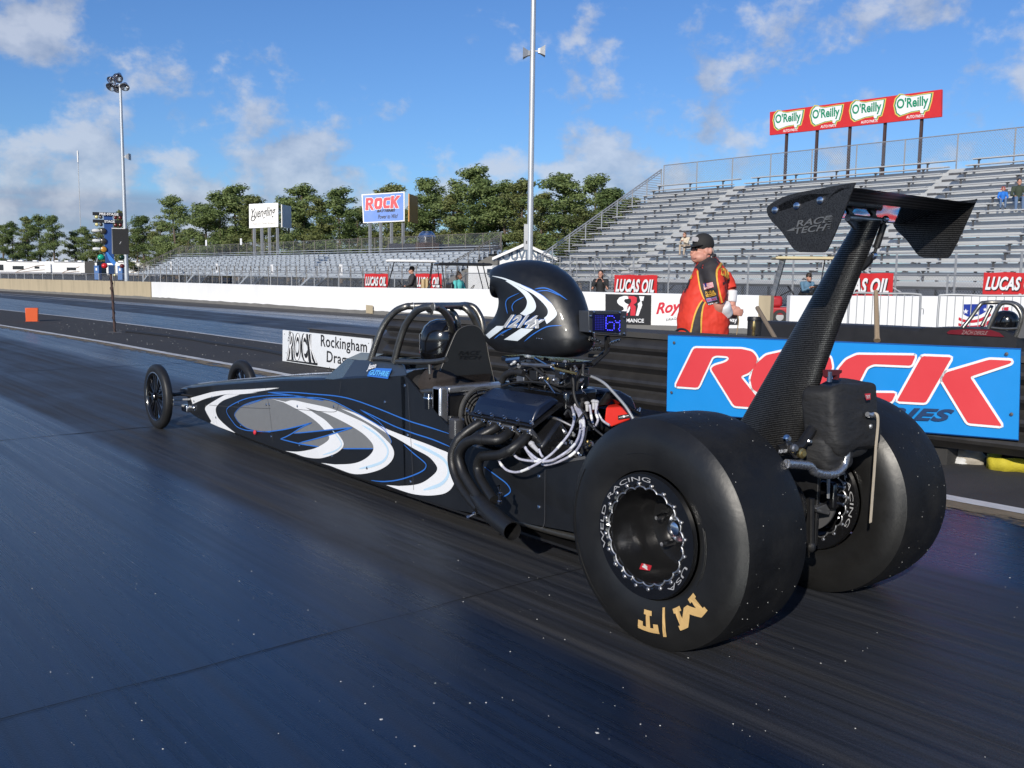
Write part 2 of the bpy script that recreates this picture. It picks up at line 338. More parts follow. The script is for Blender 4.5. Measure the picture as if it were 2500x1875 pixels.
# ------------------------------------------------------------------ ground, lanes, markings
def poly_at(P, y):
    for (xa, ya), (xb, yb) in zip(P, P[1:]):
        if ya <= y <= yb: return xa+(xb-xa)*(y-ya)/(yb-ya)
    return P[0][0] if y < P[0][1] else P[-1][0]
L1 = [(2.9, -30), (2.64, -6), (2.57, .4), (2.47, 10), (2.30, 17), (1.95, 23), (1.4, 33), (.4, 50), (-2, 90), (-9, 220)]
L2 = [(5.3, -30), (5.05, -6), (5.0, 0), (4.95, 9), (4.92, 14.3), (4.85, 20), (4.6, 26.5), (4.0, 33.3), (3.0, 50), (.6, 90), (-6, 220)]
L3 = [(15.5, -30), (13.6, -6), (13.1, 0), (12.6, 9), (11.8, 17.8), (11.1, 24.1), (9.9, 33.6), (8.3, 55), (5.0, 95), (-3, 220)]
WL = [(36, -6), (26, 5.6), (20.7, 9.5), (17.7, 11.75), (16.9, 12.25), (15.9, 13.3), (15.3, 15.5), (14.6, 21.1), (13.62, 26.9), (13.0, 45.0), (10.7, 66), (6.6, 108), (-3, 220)]
WP = [(x, y) for x, y in WL[::1]]
YS = [-30, -20, -12, -8, -6, -4, -2, 0, 2, 4, 6, 8, 10, 12, 14, 16, 18, 20, 22, 24, 27, 30, 34, 40, 46, 55, 66, 80, 95, 120, 160, 220]
gm = mat('old asphalt', (.060, .058, .056), .9, 0, .22, .8, bump=.4, bscale=90, dirt=.3)
g = MB(); g.sheet([(-2500, -2500, 0), (2500, -2500, 0), (2500, 2500, 0), (-2500, 2500, 0)]); struct(g.build('ground', gm))
def strip(A, B, z, name, m):
    mb = MB(); q = []
    for y in YS: q += [(A(y), y, z), (B(y), y, z)]
    mb.add(q, [(2*i, 2*i+1, 2*i+3, 2*i+2) for i in range(len(YS)-1)]); return struct(mb.build(name, m, smooth=0))
f1 = lambda y: poly_at(L1, y); f2 = lambda y: poly_at(L2, y); f3 = lambda y: poly_at(L3, y)
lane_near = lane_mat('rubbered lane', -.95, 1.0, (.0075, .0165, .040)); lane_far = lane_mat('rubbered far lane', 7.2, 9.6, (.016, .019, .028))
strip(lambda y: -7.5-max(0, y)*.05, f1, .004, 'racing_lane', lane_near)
strip(f2, lambda y: f3(y)+1.0, .004, 'racing_lane', lane_far)
isl = mat('island asphalt', (.036, .034, .034), .9, 0, .22, 3, bump=.5, bscale=120, dirt=.35)
strip(lambda y: f1(y)+.02, lambda y: f2(y)-.02, .008, 'island', isl)
line_w = mat('worn line paint', (.60, .60, .59), .7, 0, .12, 9, dirt=.75, stretch=(2, .6, 1))
strip(lambda y: f1(y)-.06+.012*math.sin(y*2.1), lambda y: f1(y)+.075+.01*math.sin(y*1.3), .0125, 'lane_line', line_w)
strip(lambda y: f2(y)-.05, lambda y: f2(y)+.06, .0125, 'lane_line', line_w)
strip(lambda y: f3(y)-.05, lambda y: f3(y)+.06, .0125, 'lane_line', line_w)
strip(lambda y: f3(y)+.95, lambda y: f3(y)+1.07, .0125, 'lane_line', line_w)
# sandy grit along the near side of the white line: a ragged, broken sheet
sandm = mat('tan grit', (.21, .165, .105), .95, 0, .35, 14, bump=.5, bscale=80, dirt=.5, stretch=(1, .45, 1))
def ragged(m):
    nt = m.node_tree; N = nt.nodes; L = nt.links; b = N['Principled BSDF']; tc = N.new('ShaderNodeTexCoord'); mp = N.new('ShaderNodeMapping'); mp.inputs['Scale'].default_value = (7, 2.2, 1); L.new(tc.outputs['Object'], mp.inputs[0])
    n = N.new('ShaderNodeTexNoise'); n.inputs['Scale'].default_value = 1; n.inputs['Detail'].default_value = 9; n.inputs['Roughness'].default_value = .72; L.new(mp.outputs[0], n.inputs['Vector'])
    at = N.new('ShaderNodeAttribute'); at.attribute_name = 'edge'; a = N.new('ShaderNodeMath'); a.operation = 'ADD'; L.new(n.outputs['Fac'], a.inputs[0]); L.new(at.outputs['Fac'], a.inputs[1])
    r_ = N.new('ShaderNodeMapRange'); L.new(a.outputs[0], r_.inputs[0]); r_.inputs[1].default_value = .62; r_.inputs[2].default_value = .72; L.new(r_.outputs[0], b.inputs['Alpha'])
ragged(sandm)
mb = MB(); q = []; ev = []; yy = [-6+i*.8 for i in range(38)]
for y in yy:
    for k in range(5): q.append((f1(y)-.05-.12*k, y, .0088)); ev.append((.34, .22, .08, -.08, -.3)[k]*(1 if y < 6 else .75)+(.05 if k else -.02))
mb.add(q, [(5*i+k, 5*i+5+k, 5*i+6+k, 5*i+1+k) for i in range(len(yy)-1) for k in range(4)]); o = mb.build('sand', sandm, smooth=0); struct(o, 'stuff')
at_ = o.data.attributes.new('edge', 'FLOAT', 'POINT'); at_.data.foreach_set('value', ev)
# joints across the lane
jm = mat('lane joint', (.006, .006, .007), .7, 0, .2)
for yj, y1, x0, x1, w in ((.823, .823, -7, 2.3, .005), (6.0, 6.02, -6, -.3, .016), (11.6, 11.6, -5, 2.2, .02)):
    mb = MB(); n = 40; q = []
    for i in range(n+1):
        x = x0+(x1-x0)*i/n; yy = yj+(y1-yj)*i/n+.012*math.sin(i*1.7)*random.random(); ww = w*(.4+random.random()); q += [(x, yy-ww/2, .0065), (x, yy+ww/2, .0065)]
    mb.add(q, [(2*i, 2*i+2, 2*i+3, 2*i+1) for i in range(n)]); struct(mb.build('lane_joint', jm, smooth=0))
# white grit scattered over the lane
grit = mat('white grit', (.62, .60, .55), .8, 0, .15)
mb = MB()
for i in range(430):
    if i < 230: d = ray(random.uniform(0, 2500), random.uniform(1010, 1875)); p = CAM+d*(-CAM.z/d.z)
    else: p = V((random.uniform(2.7, 4.8), random.uniform(5, 24), 0))
    if -7 < p.x < 2.3 or i >= 230:
        s = random.choice((.0015, .002, .002, .003)) * (1 if i < 230 else 3.5); h = s*.7
        if i % 57 == 0: s *= 2.2
        a = random.random()*6; c, sn = math.cos(a)*s, math.sin(a)*s
        z0 = .004 if i < 230 else .008
        mb.add([(p.x+c, p.y+sn, z0), (p.x-sn, p.y+c, z0), (p.x-c*1.3, p.y-sn*1.3, z0), (p.x+sn, p.y-c, z0), (p.x+c*.2, p.y, z0+h)], [(0, 1, 4), (1, 2, 4), (2, 3, 4), (3, 0, 4)])
struct(mb.build('scattered_grit', grit, smooth=0), 'stuff')
# ------------------------------------------------------------------ concrete walls along the far lane
def wall(name, P, H, m, label):
    t = thing(name, label, 'wall', (P[0][0], P[0][1], 0)); mb = MB(); rg = []
    for i, (x, y) in enumerate(P):
        a = V(P[min(i+1, len(P)-1)])-V(P[max(i-1, 0)]); a.normalize(); nx, ny = a.y, -a.x
        if nx < 0: nx, ny = -nx, -ny
        h = H[i]; rg.append([V((x-.04*nx, y-.04*ny, 0)), V((x, y, .12)), V((x, y, h-.015)), V((x+.015*nx, y+.015*ny, h)), V((x+.24*nx, y+.24*ny, h)), V((x+.25*nx, y+.25*ny, 0))])
    mb.rings(rg); o = mb.build('wall_body', m, t, smooth=20)
    mb = MB()     # grime kicked up along the foot of the wall
    for i in range(len(P)-1):
        a = V((*P[i], 0)); b = V((*P[i+1], 0)); d = (b-a); n_ = V((-d.y, d.x, 0)).normalized(); n_ = n_ if n_.x < 0 else -n_; k = max(2, int(d.length/.35))
        for j in range(k):
            p = a+d*(j/k); q = a+d*((j+1)/k); h0 = .055+.05*abs(mnoise.noise(p*1.3)); h1 = .055+.05*abs(mnoise.noise(q*1.3)); mb.add([p+n_*.05, q+n_*.05, q+n_*.012+V((0, 0, .06+h1)), p+n_*.012+V((0, 0, .06+h0))], [(0, 1, 2, 3)])
    mb.build('foot_grime', concrete_d, t, smooth=0); return t
P0 = V((15.3, 15.5, 0)); dW = (V((16.9, 12.25, 0))-V((14.9, 18.7, 0))).normalized(); nW = V((-dW.y, dW.x, 0)); nW = nW if nW.x < 0 else -nW
def onwall(p, l=.03): return apl(p, P0+nW*l, nW)
E_ = onwall((1853, 721), 0)
wA = wall('concrete_wall', [(13.0, 45.0), (10.7, 66), (6.6, 108), (-3, 220)], [.86, .80, .80, .8], wall_beige, 'bare tan concrete barrier wall, far stretch behind the starting lights')
wB = wall('concrete_wall', [(E_.x, E_.y), (15.3, 15.5), (14.6, 21.1), (13.62, 26.9), (13.02, 44.9)], [E_.z, .95, .95, .90, .86], wall_white, 'long white painted concrete barrier wall beyond the far lane')
wC = wall('concrete_wall', [(36, -6), (26, 5.6), (20.7, 9.5), (17.7, 11.75)], [1.0, 1.0, .98, .95], wall_white, 'white concrete barrier wall behind the steel crowd barriers')
mb = MB(); q_ = V((E_.x, E_.y, 0)); mb.prism([q_+dW*.002+nW*.004, q_+dW*.30+nW*.004, q_+dW*.30+nW*.004+V((0, 0, E_.z-.005)), q_+dW*.002+nW*.004+V((0, 0, E_.z-.005))], -nW*.25); mb.build('end_cap', wall_beige, wB)
def r1(x, y): return (1400+.22604*x, 640+.22604*y)
# drain opening in the white wall
q = [apl((850+.2712*a, 600+.2712*b), V((13.62, 26.9, 0))+V((-.02, 0, 0)), V((1, .12, 0))) for a, b in ((160, 532), (220, 538), (220, 612), (160, 606))]
mb = MB(); mb.prism(q, (.01, 0, 0)); mb.build('drain_opening', wall_beige, wB)
# ------------------------------------------------------------------ posters on the white wall
def poster(name, c, m, label):
    t = thing(name, label, 'banner', c[0]); mb = MB(); mb.prism(c, -nW*.02); mb.build('sheet', m, t, smooth=0); return t
c = [onwall(r1(*p)) for p in ((345, 668), (833, 678), (838, 355), (345, 343))]
t = poster('banner', c, ink_black, 'black banner with large white and red initials on the white wall')
Q = quad(*c, lift=.012)
def flat(pts, m, parent, name='emblem', lift=.0, Qf=None):
    mb = MB(); mb.sheet([(Qf or Q)(a, b) for a, b in pts]); return mb.build(name, m, parent, smooth=0)
flat([(.27, .80), (.32, .90), (.42, .95), (.53, .95), (.53, .86), (.44, .84), (.42, .78), (.45, .72), (.53, .66), (.56, .56), (.53, .42), (.46, .34), (.36, .30), (.18, .30), (.18, .42), (.36, .44), (.42, .50), (.40, .58), (.32, .64), (.27, .72)], ink_white, t)
flat([(.50, .95), (.64, .95), (.70, .90), (.70, .76), (.66, .70), (.63, .67), (.68, .60), (.67, .30), (.56, .30), (.57, .58), (.53, .62), (.50, .62), (.50, .30), (.44, .28), (.47, .45), (.58, .76), (.57, .85), (.52, .86)], ink_red, t)
flat([(.75, .95), (.86, .95), (.84, .80), (.80, .80), (.82, .66), (.74, .30), (.68, .30), (.73, .62), (.72, .70), (.78, .78)], ink_white, t)
text('PERFORMANCE', lambda s, u: Q(.06+.80*s, .07+.13*u), ink_white, t, off=.02)
tg = thing('painted_sign', 'red handwritten racing school lettering painted on white wall beside the man', 'wall sign', onwall(r1(880, 600)))
Q = quad(*[onwall(r1(*p), .012) for p in ((880, 630), (1500, 640), (1500, 380), (880, 375))])
text('Roy Hill', lambda s, u: Q(.02+.86*s, .12+.62*u+.28*s), ink_red, tg, shear=.3, off=.03)
text('DRAG RACING SCHOOL', lambda s, u: Q(.20+.75*s, -.02+.10*u+.28*s), ink_black, tg)
c = [onwall(r1(*p)) for p in ((1560, 672), (1782, 676), (1782, 570), (1560, 566))]
t = poster('banner', c, ink_black, 'small black banner with white lettering low on the white wall behind the man'); Q = quad(*c, lift=.012)
text('Raceway', lambda s, u: Q(.04+.90*s, .12+.62*u), ink_white, t, off=.02)
# ------------------------------------------------------------------ chain-link fence and its red banners
chain = chain_mat('chain link', (.42, .43, .44), .085, .15)
chain_f = chain_mat('chain link far', (.36, .36, .36), .14, .09)
def fence(name, x, y0, y1, z0, h0, h1, step, m, label, rail=True, pm=None):
    t = thing(name, label, 'fence', (x, y0, z0)); n = max(2, int((y1-y0)/step)); pm = pm or steel
    hh = lambda y: h0+(h1-h0)*(y-y0)/(y1-y0)
    mb = MB(); mb.add([(x, y0, z0+.02), (x, y1, z0+.02), (x, y1, hh(y1)), (x, y0, hh(y0))], [(0, 1, 2, 3)]); mb.build('chain_link', m, t, smooth=0)
    mb = MB(); mb.tube([(x, y0, h0), (x, y1, h1)], .024, 6)
    if rail: mb.build('top_rail', pm, t)
    for i in range(n+1):
        y = y0+(y1-y0)*i/n; mb = MB(); mb.tube([(x, y, z0), (x, y, hh(y)+.03)], .032, 6); mb.build('post', pm, t)
    return t
FX = 25.5
fence('chain_link_fence', FX, -4, 64, 0, 1.62, 1.38, 3.0, chain, 'chain link fence between the white wall and the large grandstand')
fence('chain_link_fence', FX, 66, 190, 0, 1.25, .62, 4.2, chain_f, 'distant chain link fence in front of the white motorhomes')
def r2b(x, y): return (1850+.29385*x, 620+.29385*y)
def r4b(x, y): return (850+.27125*x, 600+.27125*y)
bn = 'red sponsor banners on the chain link fence'
LB = [(r4b(150, 252), r4b(356, 252), 'smallest red banner with white lettering, farthest along the fence'), (r4b(608, 252), r4b(840, 251), 'red banner on the fence behind the cart with the beige rear seat'),
      (r4b(1700, 258), r4b(1970, 258), 'red banner mostly hidden behind the big black air scoop'), (r1(445, 140), r1(905, 138), 'red banner on the fence above the black initials banner'),
      (r2b(600, 158), r2b(1128, 160), 'red banner half hidden behind the carbon wing strut'), (r2b(1880, 156), r2b(2400, 152), 'red banner at the right edge of the photo above the stars and stripes panel')]
for a, b, lb in LB:
    A = ax(a, FX-.06); B = ax(b, FX-.06); wd = abs(A.y-B.y); hgt = wd*.50; zt_ = (A.z+B.z)/2; zb = max(.25, zt_-hgt)
    t = thing('banner', lb, 'banner', (FX-.06, A.y, zb), bn)
    n = 14; mb = MB(); q = []
    for i in range(n+1):
        for j in range(5):
            s = i/n; u = j/4; q.append((FX-.06-.02*math.sin(s*9+u*2)*random.random(), A.y+(B.y-A.y)*s, zb+(zt_-zb)*u-.012*math.sin(s*math.pi*4)*(1 if j == 4 else 0)))
    mb.add(q, [(i*5+j, (i+1)*5+j, (i+1)*5+j+1, i*5+j+1) for i in range(n) for j in range(4)]); mb.build('sheet', red_banner, t, smooth=40)
    Qb = lambda s, u, A=A, B=B, zb=zb, zt_=zt_: V((FX-.105, A.y+(B.y-A.y)*s, zb+(zt_-zb)*u))
    Qk = lambda s, u, Qb=Qb: Qb(.045+.91*s+.012, .40+.46*u-.025)+V((.012, 0, 0))
    text('LUCAS OIL', Qk, ink_black, t, shear=.28, off=.045, space=1.05)
    text('LUCAS OIL', lambda s, u, Qb=Qb: Qb(.045+.91*s, .40+.46*u), ink_white, t, shear=.28, off=.04, space=1.05)
    text('www.LucasOil.com', lambda s, u, Qb=Qb: Qb(.05+.88*s, .10+.20*u), ink_white, t, shear=.2, off=.025)
# ------------------------------------------------------------------ grandstands
def grandstand(label, x0, z0, y0, y1, n, rise, run, aisles, am, bays, rail_h, walk_z, top_fence, postm, fm, fill=.86):
    t = thing('grandstand', label, 'grandstand', (x0, (y0+y1)/2, 0))
    segs = []; c = y0
    for a in sorted(aisles)+[None]:
        e = y1 if a is None else a-.38
        segs.append((c, e)); c = None if a is None else a+.38
    for i in range(n):
        x = x0+run*i; z = z0+rise*i
        mb = MB()
        for a, b in segs:
            k = max(1, round((b-a)/5.6))
            for j in range(k):
                p = a+(b-a)*j/k+.008; q = a+(b-a)*(j+1)/k-.008; dz = 0; mb.bb((x-.13, p, z-.045+dz), (x+.13, q, z+dz))
        mb.build('bench', am, t, smooth=0)
        mb = MB(); fz = z-.43
        xr = x-.36
        mb.bb((xr, y0+.05, fz-.04), (x+.26, y1-.05, fz)); mb.bb((xr, y0+.05, fz-rise*fill), (xr+.03, y1-.05, fz-.041))
        mb.build('footboard', am, t, smooth=0)
        mb = MB(); k = int((y1-y0)/bays)
        for j in range(k+1):
            yy = y0+.2+(y1-y0-.4)*j/k+(.3 if i % 2 else 0)*.4
            if any(abs(yy-a) < .6 for a in aisles): continue
            mb.bb((x-.03, yy-.03, fz+.001), (x+.03, yy+.03, z-.05)); mb.bb((x-.10, yy-.035, z-.085), (x+.12, yy+.035, z-.047))
        o_ = mb.build('bench_bracket', steel_d, t, smooth=0); o_['kind'] = 'stuff'
    for a in aisles:
        mb = MB()
        for i in range(n-1):
            x = x0+run*i; z = z0+rise*i-.43; mb.bb((x-.05, a-.34, z+rise*.5-.03), (x+.16, a+.14, z+rise*.5))
        o_ = mb.build('aisle_tread', am, t, smooth=0); o_['kind'] = 'stuff'
        mb = MB()
        for i in range(n-1):
            x = x0+run*i; z = z0+rise*i-.43; mb.bb((x-.06, a-.1, z+.002), (x+.16, a+.34, z+rise*.5-.031))
        o_ = mb.build('aisle_riser', steel_d, t, smooth=0); o_['kind'] = 'stuff'
    k = int((y1-y0)/3.6)
    mb = MB(); xe = x0+run*(n-1)+.3
    for j in range(k+1):
        yy = y0+.3+(y1-y0-.6)*j/k
        for f in (.0, .35, .7, 1.0):
            xx = x0+.1+(xe-x0)*f; mb.bb((xx-.05, yy-.05, 0), (xx+.05, yy+.05, z0-.5+rise*(n-1)*f-.25))
        mb.bar((x0-.2, yy, z0-.43-rise*.7), (xe, yy, z0-.43-rise*.7+rise*(n-1)*(xe-x0+.2)/(run*(n-1))), .08, .14)
        if j % 2 == 0: mb.bar((x0+.1, yy, .2), (x0+(xe-x0)*.5, yy, z0-.8+rise*(n-1)*.45), .06, .06)
    o_ = mb.build('understructure', steel_d, t, smooth=0); o_['kind'] = 'stuff'
    # walkway and front railing
    mb = MB(); mb.bb((x0-1.7, y0, walk_z-.12), (x0-.37, y1, walk_z)); mb.build('walkway', am, t, smooth=0)
    k = int((y1-y0)/2.05)
    for j in range(k+1):
        yy = y0+(y1-y0)*j/k; mb = MB(); mb.tube([(x0-1.72, yy, 0), (x0-1.72, yy, walk_z+rail_h)], .042, 6); mb.build('rail_post', postm, t)
    mb = MB()
    for h in (rail_h-.02, rail_h*.5): mb.tube([(x0-1.72, y0, walk_z+h), (x0-1.72, y1, walk_z+h)], .018, 5)
    mb.build('front_rail', postm, t)
    # sloping end rails
    for s, yy in ((0, y0-.05), (1, y1+.05)):
        mb = MB(); xa, za, xb, zb = x0-.3, z0+.5, x0+run*(n-1)+.3, z0+rise*(n-1)+.62+.35
        mb.tube([(xa, yy, za), (xb, yy, zb)], .035, 6); mb.tube([(xa, yy, za-.14), (xb, yy, zb-.14)], .028, 6)
        for j in range(n//2+1):
            f = j/(n//2); xx = xa+(xb-xa)*f; mb.tube([(xx, yy, max(0, za-1.1+(zb-za)*f)), (xx, yy, za+(zb-za)*f)], .035, 6)
        mb.build('end_rail', postm, t)
        mb = MB(); mb.add([(xa, yy, za-1.0), (xb, yy, zb-1.0), (xb, yy, zb), (xa, yy, za)], [(0, 1, 2, 3)])
        mb.build('end_mesh', fm, t, smooth=0)
    xt = x0+run*(n-1)+.45; zt0 = z0+rise*(n-1)-.02
    mb = MB(); mb.add([(xt, y0, zt0), (xt, y1, zt0), (xt, y1, zt0+top_fence), (xt, y0, zt0+top_fence)], [(0, 1, 2, 3)]); mb.build('top_mesh', fm, t, smooth=0)
    k = int((y1-y0)/2.45)
    for j in range(k+1):
        yy = y0+(y1-y0)*j/k; mb = MB(); mb.tube([(xt, yy, zt0-.5), (xt, yy, zt0+top_fence)], .035, 6); mb.build('fence_post', postm, t)
    mb = MB(); mb.tube([(xt, y0, zt0+top_fence), (xt, y1, zt0+top_fence)], .026, 6); mb.build('top_rail', postm, t)
    return t
RX, RZ, RN, RRISE, RRUN = 30.1, 1.78, 16, .33, .61
chain_t = chain_mat('chain link top', (.40, .41, .42), .11, .13)
RY1 = 35.4
stand_r = grandstand('tall aluminium grandstand with sixteen bench rows rising at the right', RX, RZ, -4, RY1, RN, RRISE, RRUN, (29.2, 17.6, 6.0), alu, 2.3, 1.05, 1.30, 1.22, steel, chain_t)
post_b = mat('bronze grey post', (.21, .19, .165), .6, .3)
stand_l = grandstand('lower pale grandstand of ten bench rows beyond the lettered sections, at the left', 42, 1.62, 60, 133, 10, .255, .56, (), alu_b, 2.2, .95, 1.15, 1.12, post_b, chain_f, .97)
# entry stairs with handrails in front of the stands
def stairs(x, y, z1, dirn, w, n, label, m, parent=None):
    t = thing('entry_stairs', label, 'stairs', (x, y, 0), None)
    mb = MB()
    for i in range(n): h = z1*(i+1)/n; yy = y+dirn*(.28*i); mb.bb((x-w/2, yy-.15, h-.05), (x+w/2, yy+.15, h))
    mb.build('step', m, t, smooth=0)
    L = dirn*.28*n
    for s in (-w/2, w/2):
        mb = MB()
        for h in (.95, .55): mb.tube([(x+s, y-dirn*.2, h), (x+s, y+L, z1+h)], .024, 6)
        for f in (0, .5, 1): mb.tube([(x+s, y+L*f, max(0, z1*f-.1)), (x+s, y+L*f, z1*f+.95)], .024, 6)
        mb.bar((x+s, y-dirn*.2, .0), (x+s, y+L, z1-.06), .04, .16); mb.build('handrail', m, t)
    return t
stairs(RX-2.3, 33.0, 1.3, -1, 1.1, 8, 'grey metal stairs up to the left end of the tall grandstand', steel)
stairs(RX-2.3, 26.2, 1.3, 1, 1.1, 8, 'grey metal stairs behind the red banner above the initials', steel)
stairs(RX-2.3, 14.6, 1.3, 1, 1.1, 8, 'metal stairs with pale handrails to the right of the wing strut', alu)
for yy, lb in ((118, 'leftmost pale metal stairs at the low grandstand beside the light pole'), (103, 'pale metal stairs second from the left at the low grandstand'), (88.5, 'pale metal stairs near the middle of the low grandstand'), (75, 'pale metal stairs just left of the farthest red banner')):
    stairs(39.3, yy+4, 1.15, -1, 1.6, 8, lb, alu_b)
# section letter boards on the low stand
for p, ch, lb in ((px2(384.5, 542-2), 'N', 'white letter board marking the section farthest left'), (px2(367, 574), 'N', None), (px2(468, 579), 'M', 'white letter board on the front rail with an M'), (px2(587, 582), 'L', 'white letter board on the front rail with an L'), (px2(736, 583), 'K', 'white letter board on the front rail with a K')):
    if lb is None: continue
    c0 = ax(p, 40.1); w, h = .55, 1.0
    if ch == 'N': c0 = ax((417, 649), 40.1)
    t = thing('letter_board', lb, 'sign', c0, 'lettered section boards on the low grandstand'); mb = MB(); mb.bb((c0.x, c0.y-w/2, c0.z-h/2), (c0.x+.04, c0.y+w/2, c0.z+h/2)); mb.build('board', ink_white, t, smooth=0)
    text(ch, lambda s, u, c0=c0: c0+V((-.01, .2-.4*s, -.32+.64*u)), ink_black, t, off=.02)
for p, lb in (((503, 592), 'blank white plate on the top fence, left one'), ((588, 589), 'blank white plate on the top fence nearer the white billboard')):
    c0 = ax(p, 47.4); mb = MB(); mb.bb((c0.x, c0.y-.25, c0.z-.45), (c0.x+.03, c0.y+.25, c0.z+.35)); tag(mb.build('letter_board', ink_white, None, smooth=0), lb, 'sign', 'blank plates on the low grandstand top fence')
# ------------------------------------------------------------------ long red sponsor sign over the tall stand
SX = RX+RRUN*(RN-1)+.62
tl, bl, tr, br = [ax(p, SX) for p in (px2(1663, 242), px2(1662.5, 292), px2(2034, 193), px2(2033, 252))]
t = thing('sponsor_sign', 'long red sponsor sign with four green emblems raised above the tall grandstand', 'sign', bl)
mb = MB(); mb.prism([bl, br, tr, tl], (.12, 0, 0)); mb.build('sign_panel', red_banner, t, smooth=0)
Qs = quad(bl+V((-.012, 0, 0)), br+V((-.012, 0, 0)), tr+V((-.012, 0, 0)), tl+V((-.012, 0, 0)))
for i, c in enumerate((.125, .365, .605, .855)):
    hw = .098
    shp = [(-1, .62), (-.92, .86), (-.7, 1.0), (-.5, .98), (-.38, .92), (-.1, .88), (.55, .90), (1.0, .90), (.93, .60), (.80, .30), (.62, .28), (.58, .18), (.42, .20), (.40, .32), (-.1, .30), (-.45, .24), (-.7, .20), (-.9, .32)]
    for k, (sc, m, l) in enumerate(((1.08, ink_yellow, 0), (1.02, ink_green, .003), (.95, ink_white, .006))):
        mb = MB(); mb.sheet([Qs(c+hw*a*sc, .60+(b-.60)*sc*(1.0 if k else 1.03))+V((-l, 0, 0)) for a, b in shp]); mb.build('emblem', m, t, smooth=0)
    text("O'Reilly", lambda s, u, c=c: Qs(c-hw*.88+hw*1.70*s, .36+.50*u)+V((-.010, 0, 0)), ink_green, t, off=.03)
    text('AUTO PARTS', lambda s, u, c=c: Qs(c-hw*.35+hw*.95*s, .06+.11*u)+V((-.006, 0, 0)), ink_white, t, off=.02)
for p in ((1697, 290), (1763, 280), (1834, 270), (1910, 262), (1989, 255)):
    a = ax(px2(*p), SX+.08); mb = MB(); mb.bb((SX+.13, a.y-.06, RZ+RRISE*(RN-1)-1.0), (SX+.25, a.y+.06, bl.z+.9)); mb.build('post', rust_m, t, smooth=0)
# ------------------------------------------------------------------ light poles
def up_from(p, z): return V((p.x, p.y, z))
def pole(base, h, r0, r1_, label, lamps, speakers, box=None):
    t = thing('light_pole', label, 'light pole', base); mb = MB(); b = V(base)
    mb.tube([b, b+V((0, 0, h*.5)), b+V((0, 0, h))], [r0, (r0+r1_)/2, r1_], 14); mb.build('pole', pole_m, t)
    rr = V((RT.x, RT.y, 0)).normalized(); ff = V((FW.x, FW.y, 0)).normalized()
    for (sx, z, k) in speakers:
        c = b+rr*sx+V((0, 0, z)); mb = MB(); mb.rings([[c+rr*k*d+V((0, 0, 0))+ff*a+V((0, 0, e)) for a, e in ((-s, -s), (s, -s), (s, s), (-s, s))] for d, s in ((0, .10), (.10, .12), (.34, .24))]); mb.bar(b+V((0, 0, z)), c, .05, .05); mb.build('horn_speaker', steel, t, smooth=0)
    for dx, dz, dd in lamps:
        c = b+rr*dx+V((0, 0, h+dz))+ff*dd; d = (-ff*.7+rr*(dx*.3)-V((0, 0, .75))).normalized()
        mb = MB(); mb.lathe([(.05, -.28), (.16, -.2), (.2, -.05), (.33, .12), (.36, .18), (.3, .17), (.12, .0)], c, d, 16); mb.build('flood_lamp', chrome, t)
        mb = MB(); mb.bar(b+V((0, 0, h+dz*.8)), c, .05, .05); mb.build('lamp_arm', steel, t, smooth=0)
    if box:
        mb = MB(); c = b+rr*box[0]+V((0, 0, box[1])); M = Matrix((rr, ff, V((0, 0, 1)))).transposed(); mb.box(c, box[2], M); mb.build('control_box', steel, t, bev=.02)
        mb = MB(); mb.box(c-ff*.11-V((0, 0, .25)), (.06, .02, .14), M); mb.build('latch', steel_d, t, smooth=0)
    return t
b1 = ad(px2(1143, 640), 46); zt0 = lambda y, D, x=1148: (ad(px2(x, y), D)).z
pole((b1.x, b1.y, 0), 17.5, .15, .115, 'tall grey light pole with horn speakers and a control box, behind the air scoop', [], [(-.12, zt0(129, 46), -1), (.25, zt0(124, 46), 1)], (-.17, zt0(513, 46), (.26, .2, 1.25)))
b2 = ad(px2(275, 640), 72); h2 = ad(px2(268, 192), 72).z
pole((b2.x, b2.y, 0), h2, .17, .10, 'grey light pole carrying a cluster of flood lamps above the starting lights', [(-.55, .35, 0), (-.2, .5, .2), (.0, .55, -.2), (-.6, -.15, -.1), (-.3, -.2, .2), (.35, -.1, 0)], [(.2, ad(px2(278, 343), 72).z, 1)])
m1 = ad((200, 640), 300); mt = ad((198, 372), 300).z
tg = thing('antenna_mast', 'hair-thin distant radio mast against the sky at the left', 'mast', (m1.x, m1.y, 0)); mb = MB(); mb.tube([(m1.x, m1.y, 0), (m1.x, m1.y, mt)], .10, 6); mb.build('mast', steel, tg); mb = MB(); mb.tube([(m1.x, m1.y, mt-3.5), (m1.x, m1.y, mt)], .26, 6); mb.build('aerial', white_paint, tg)
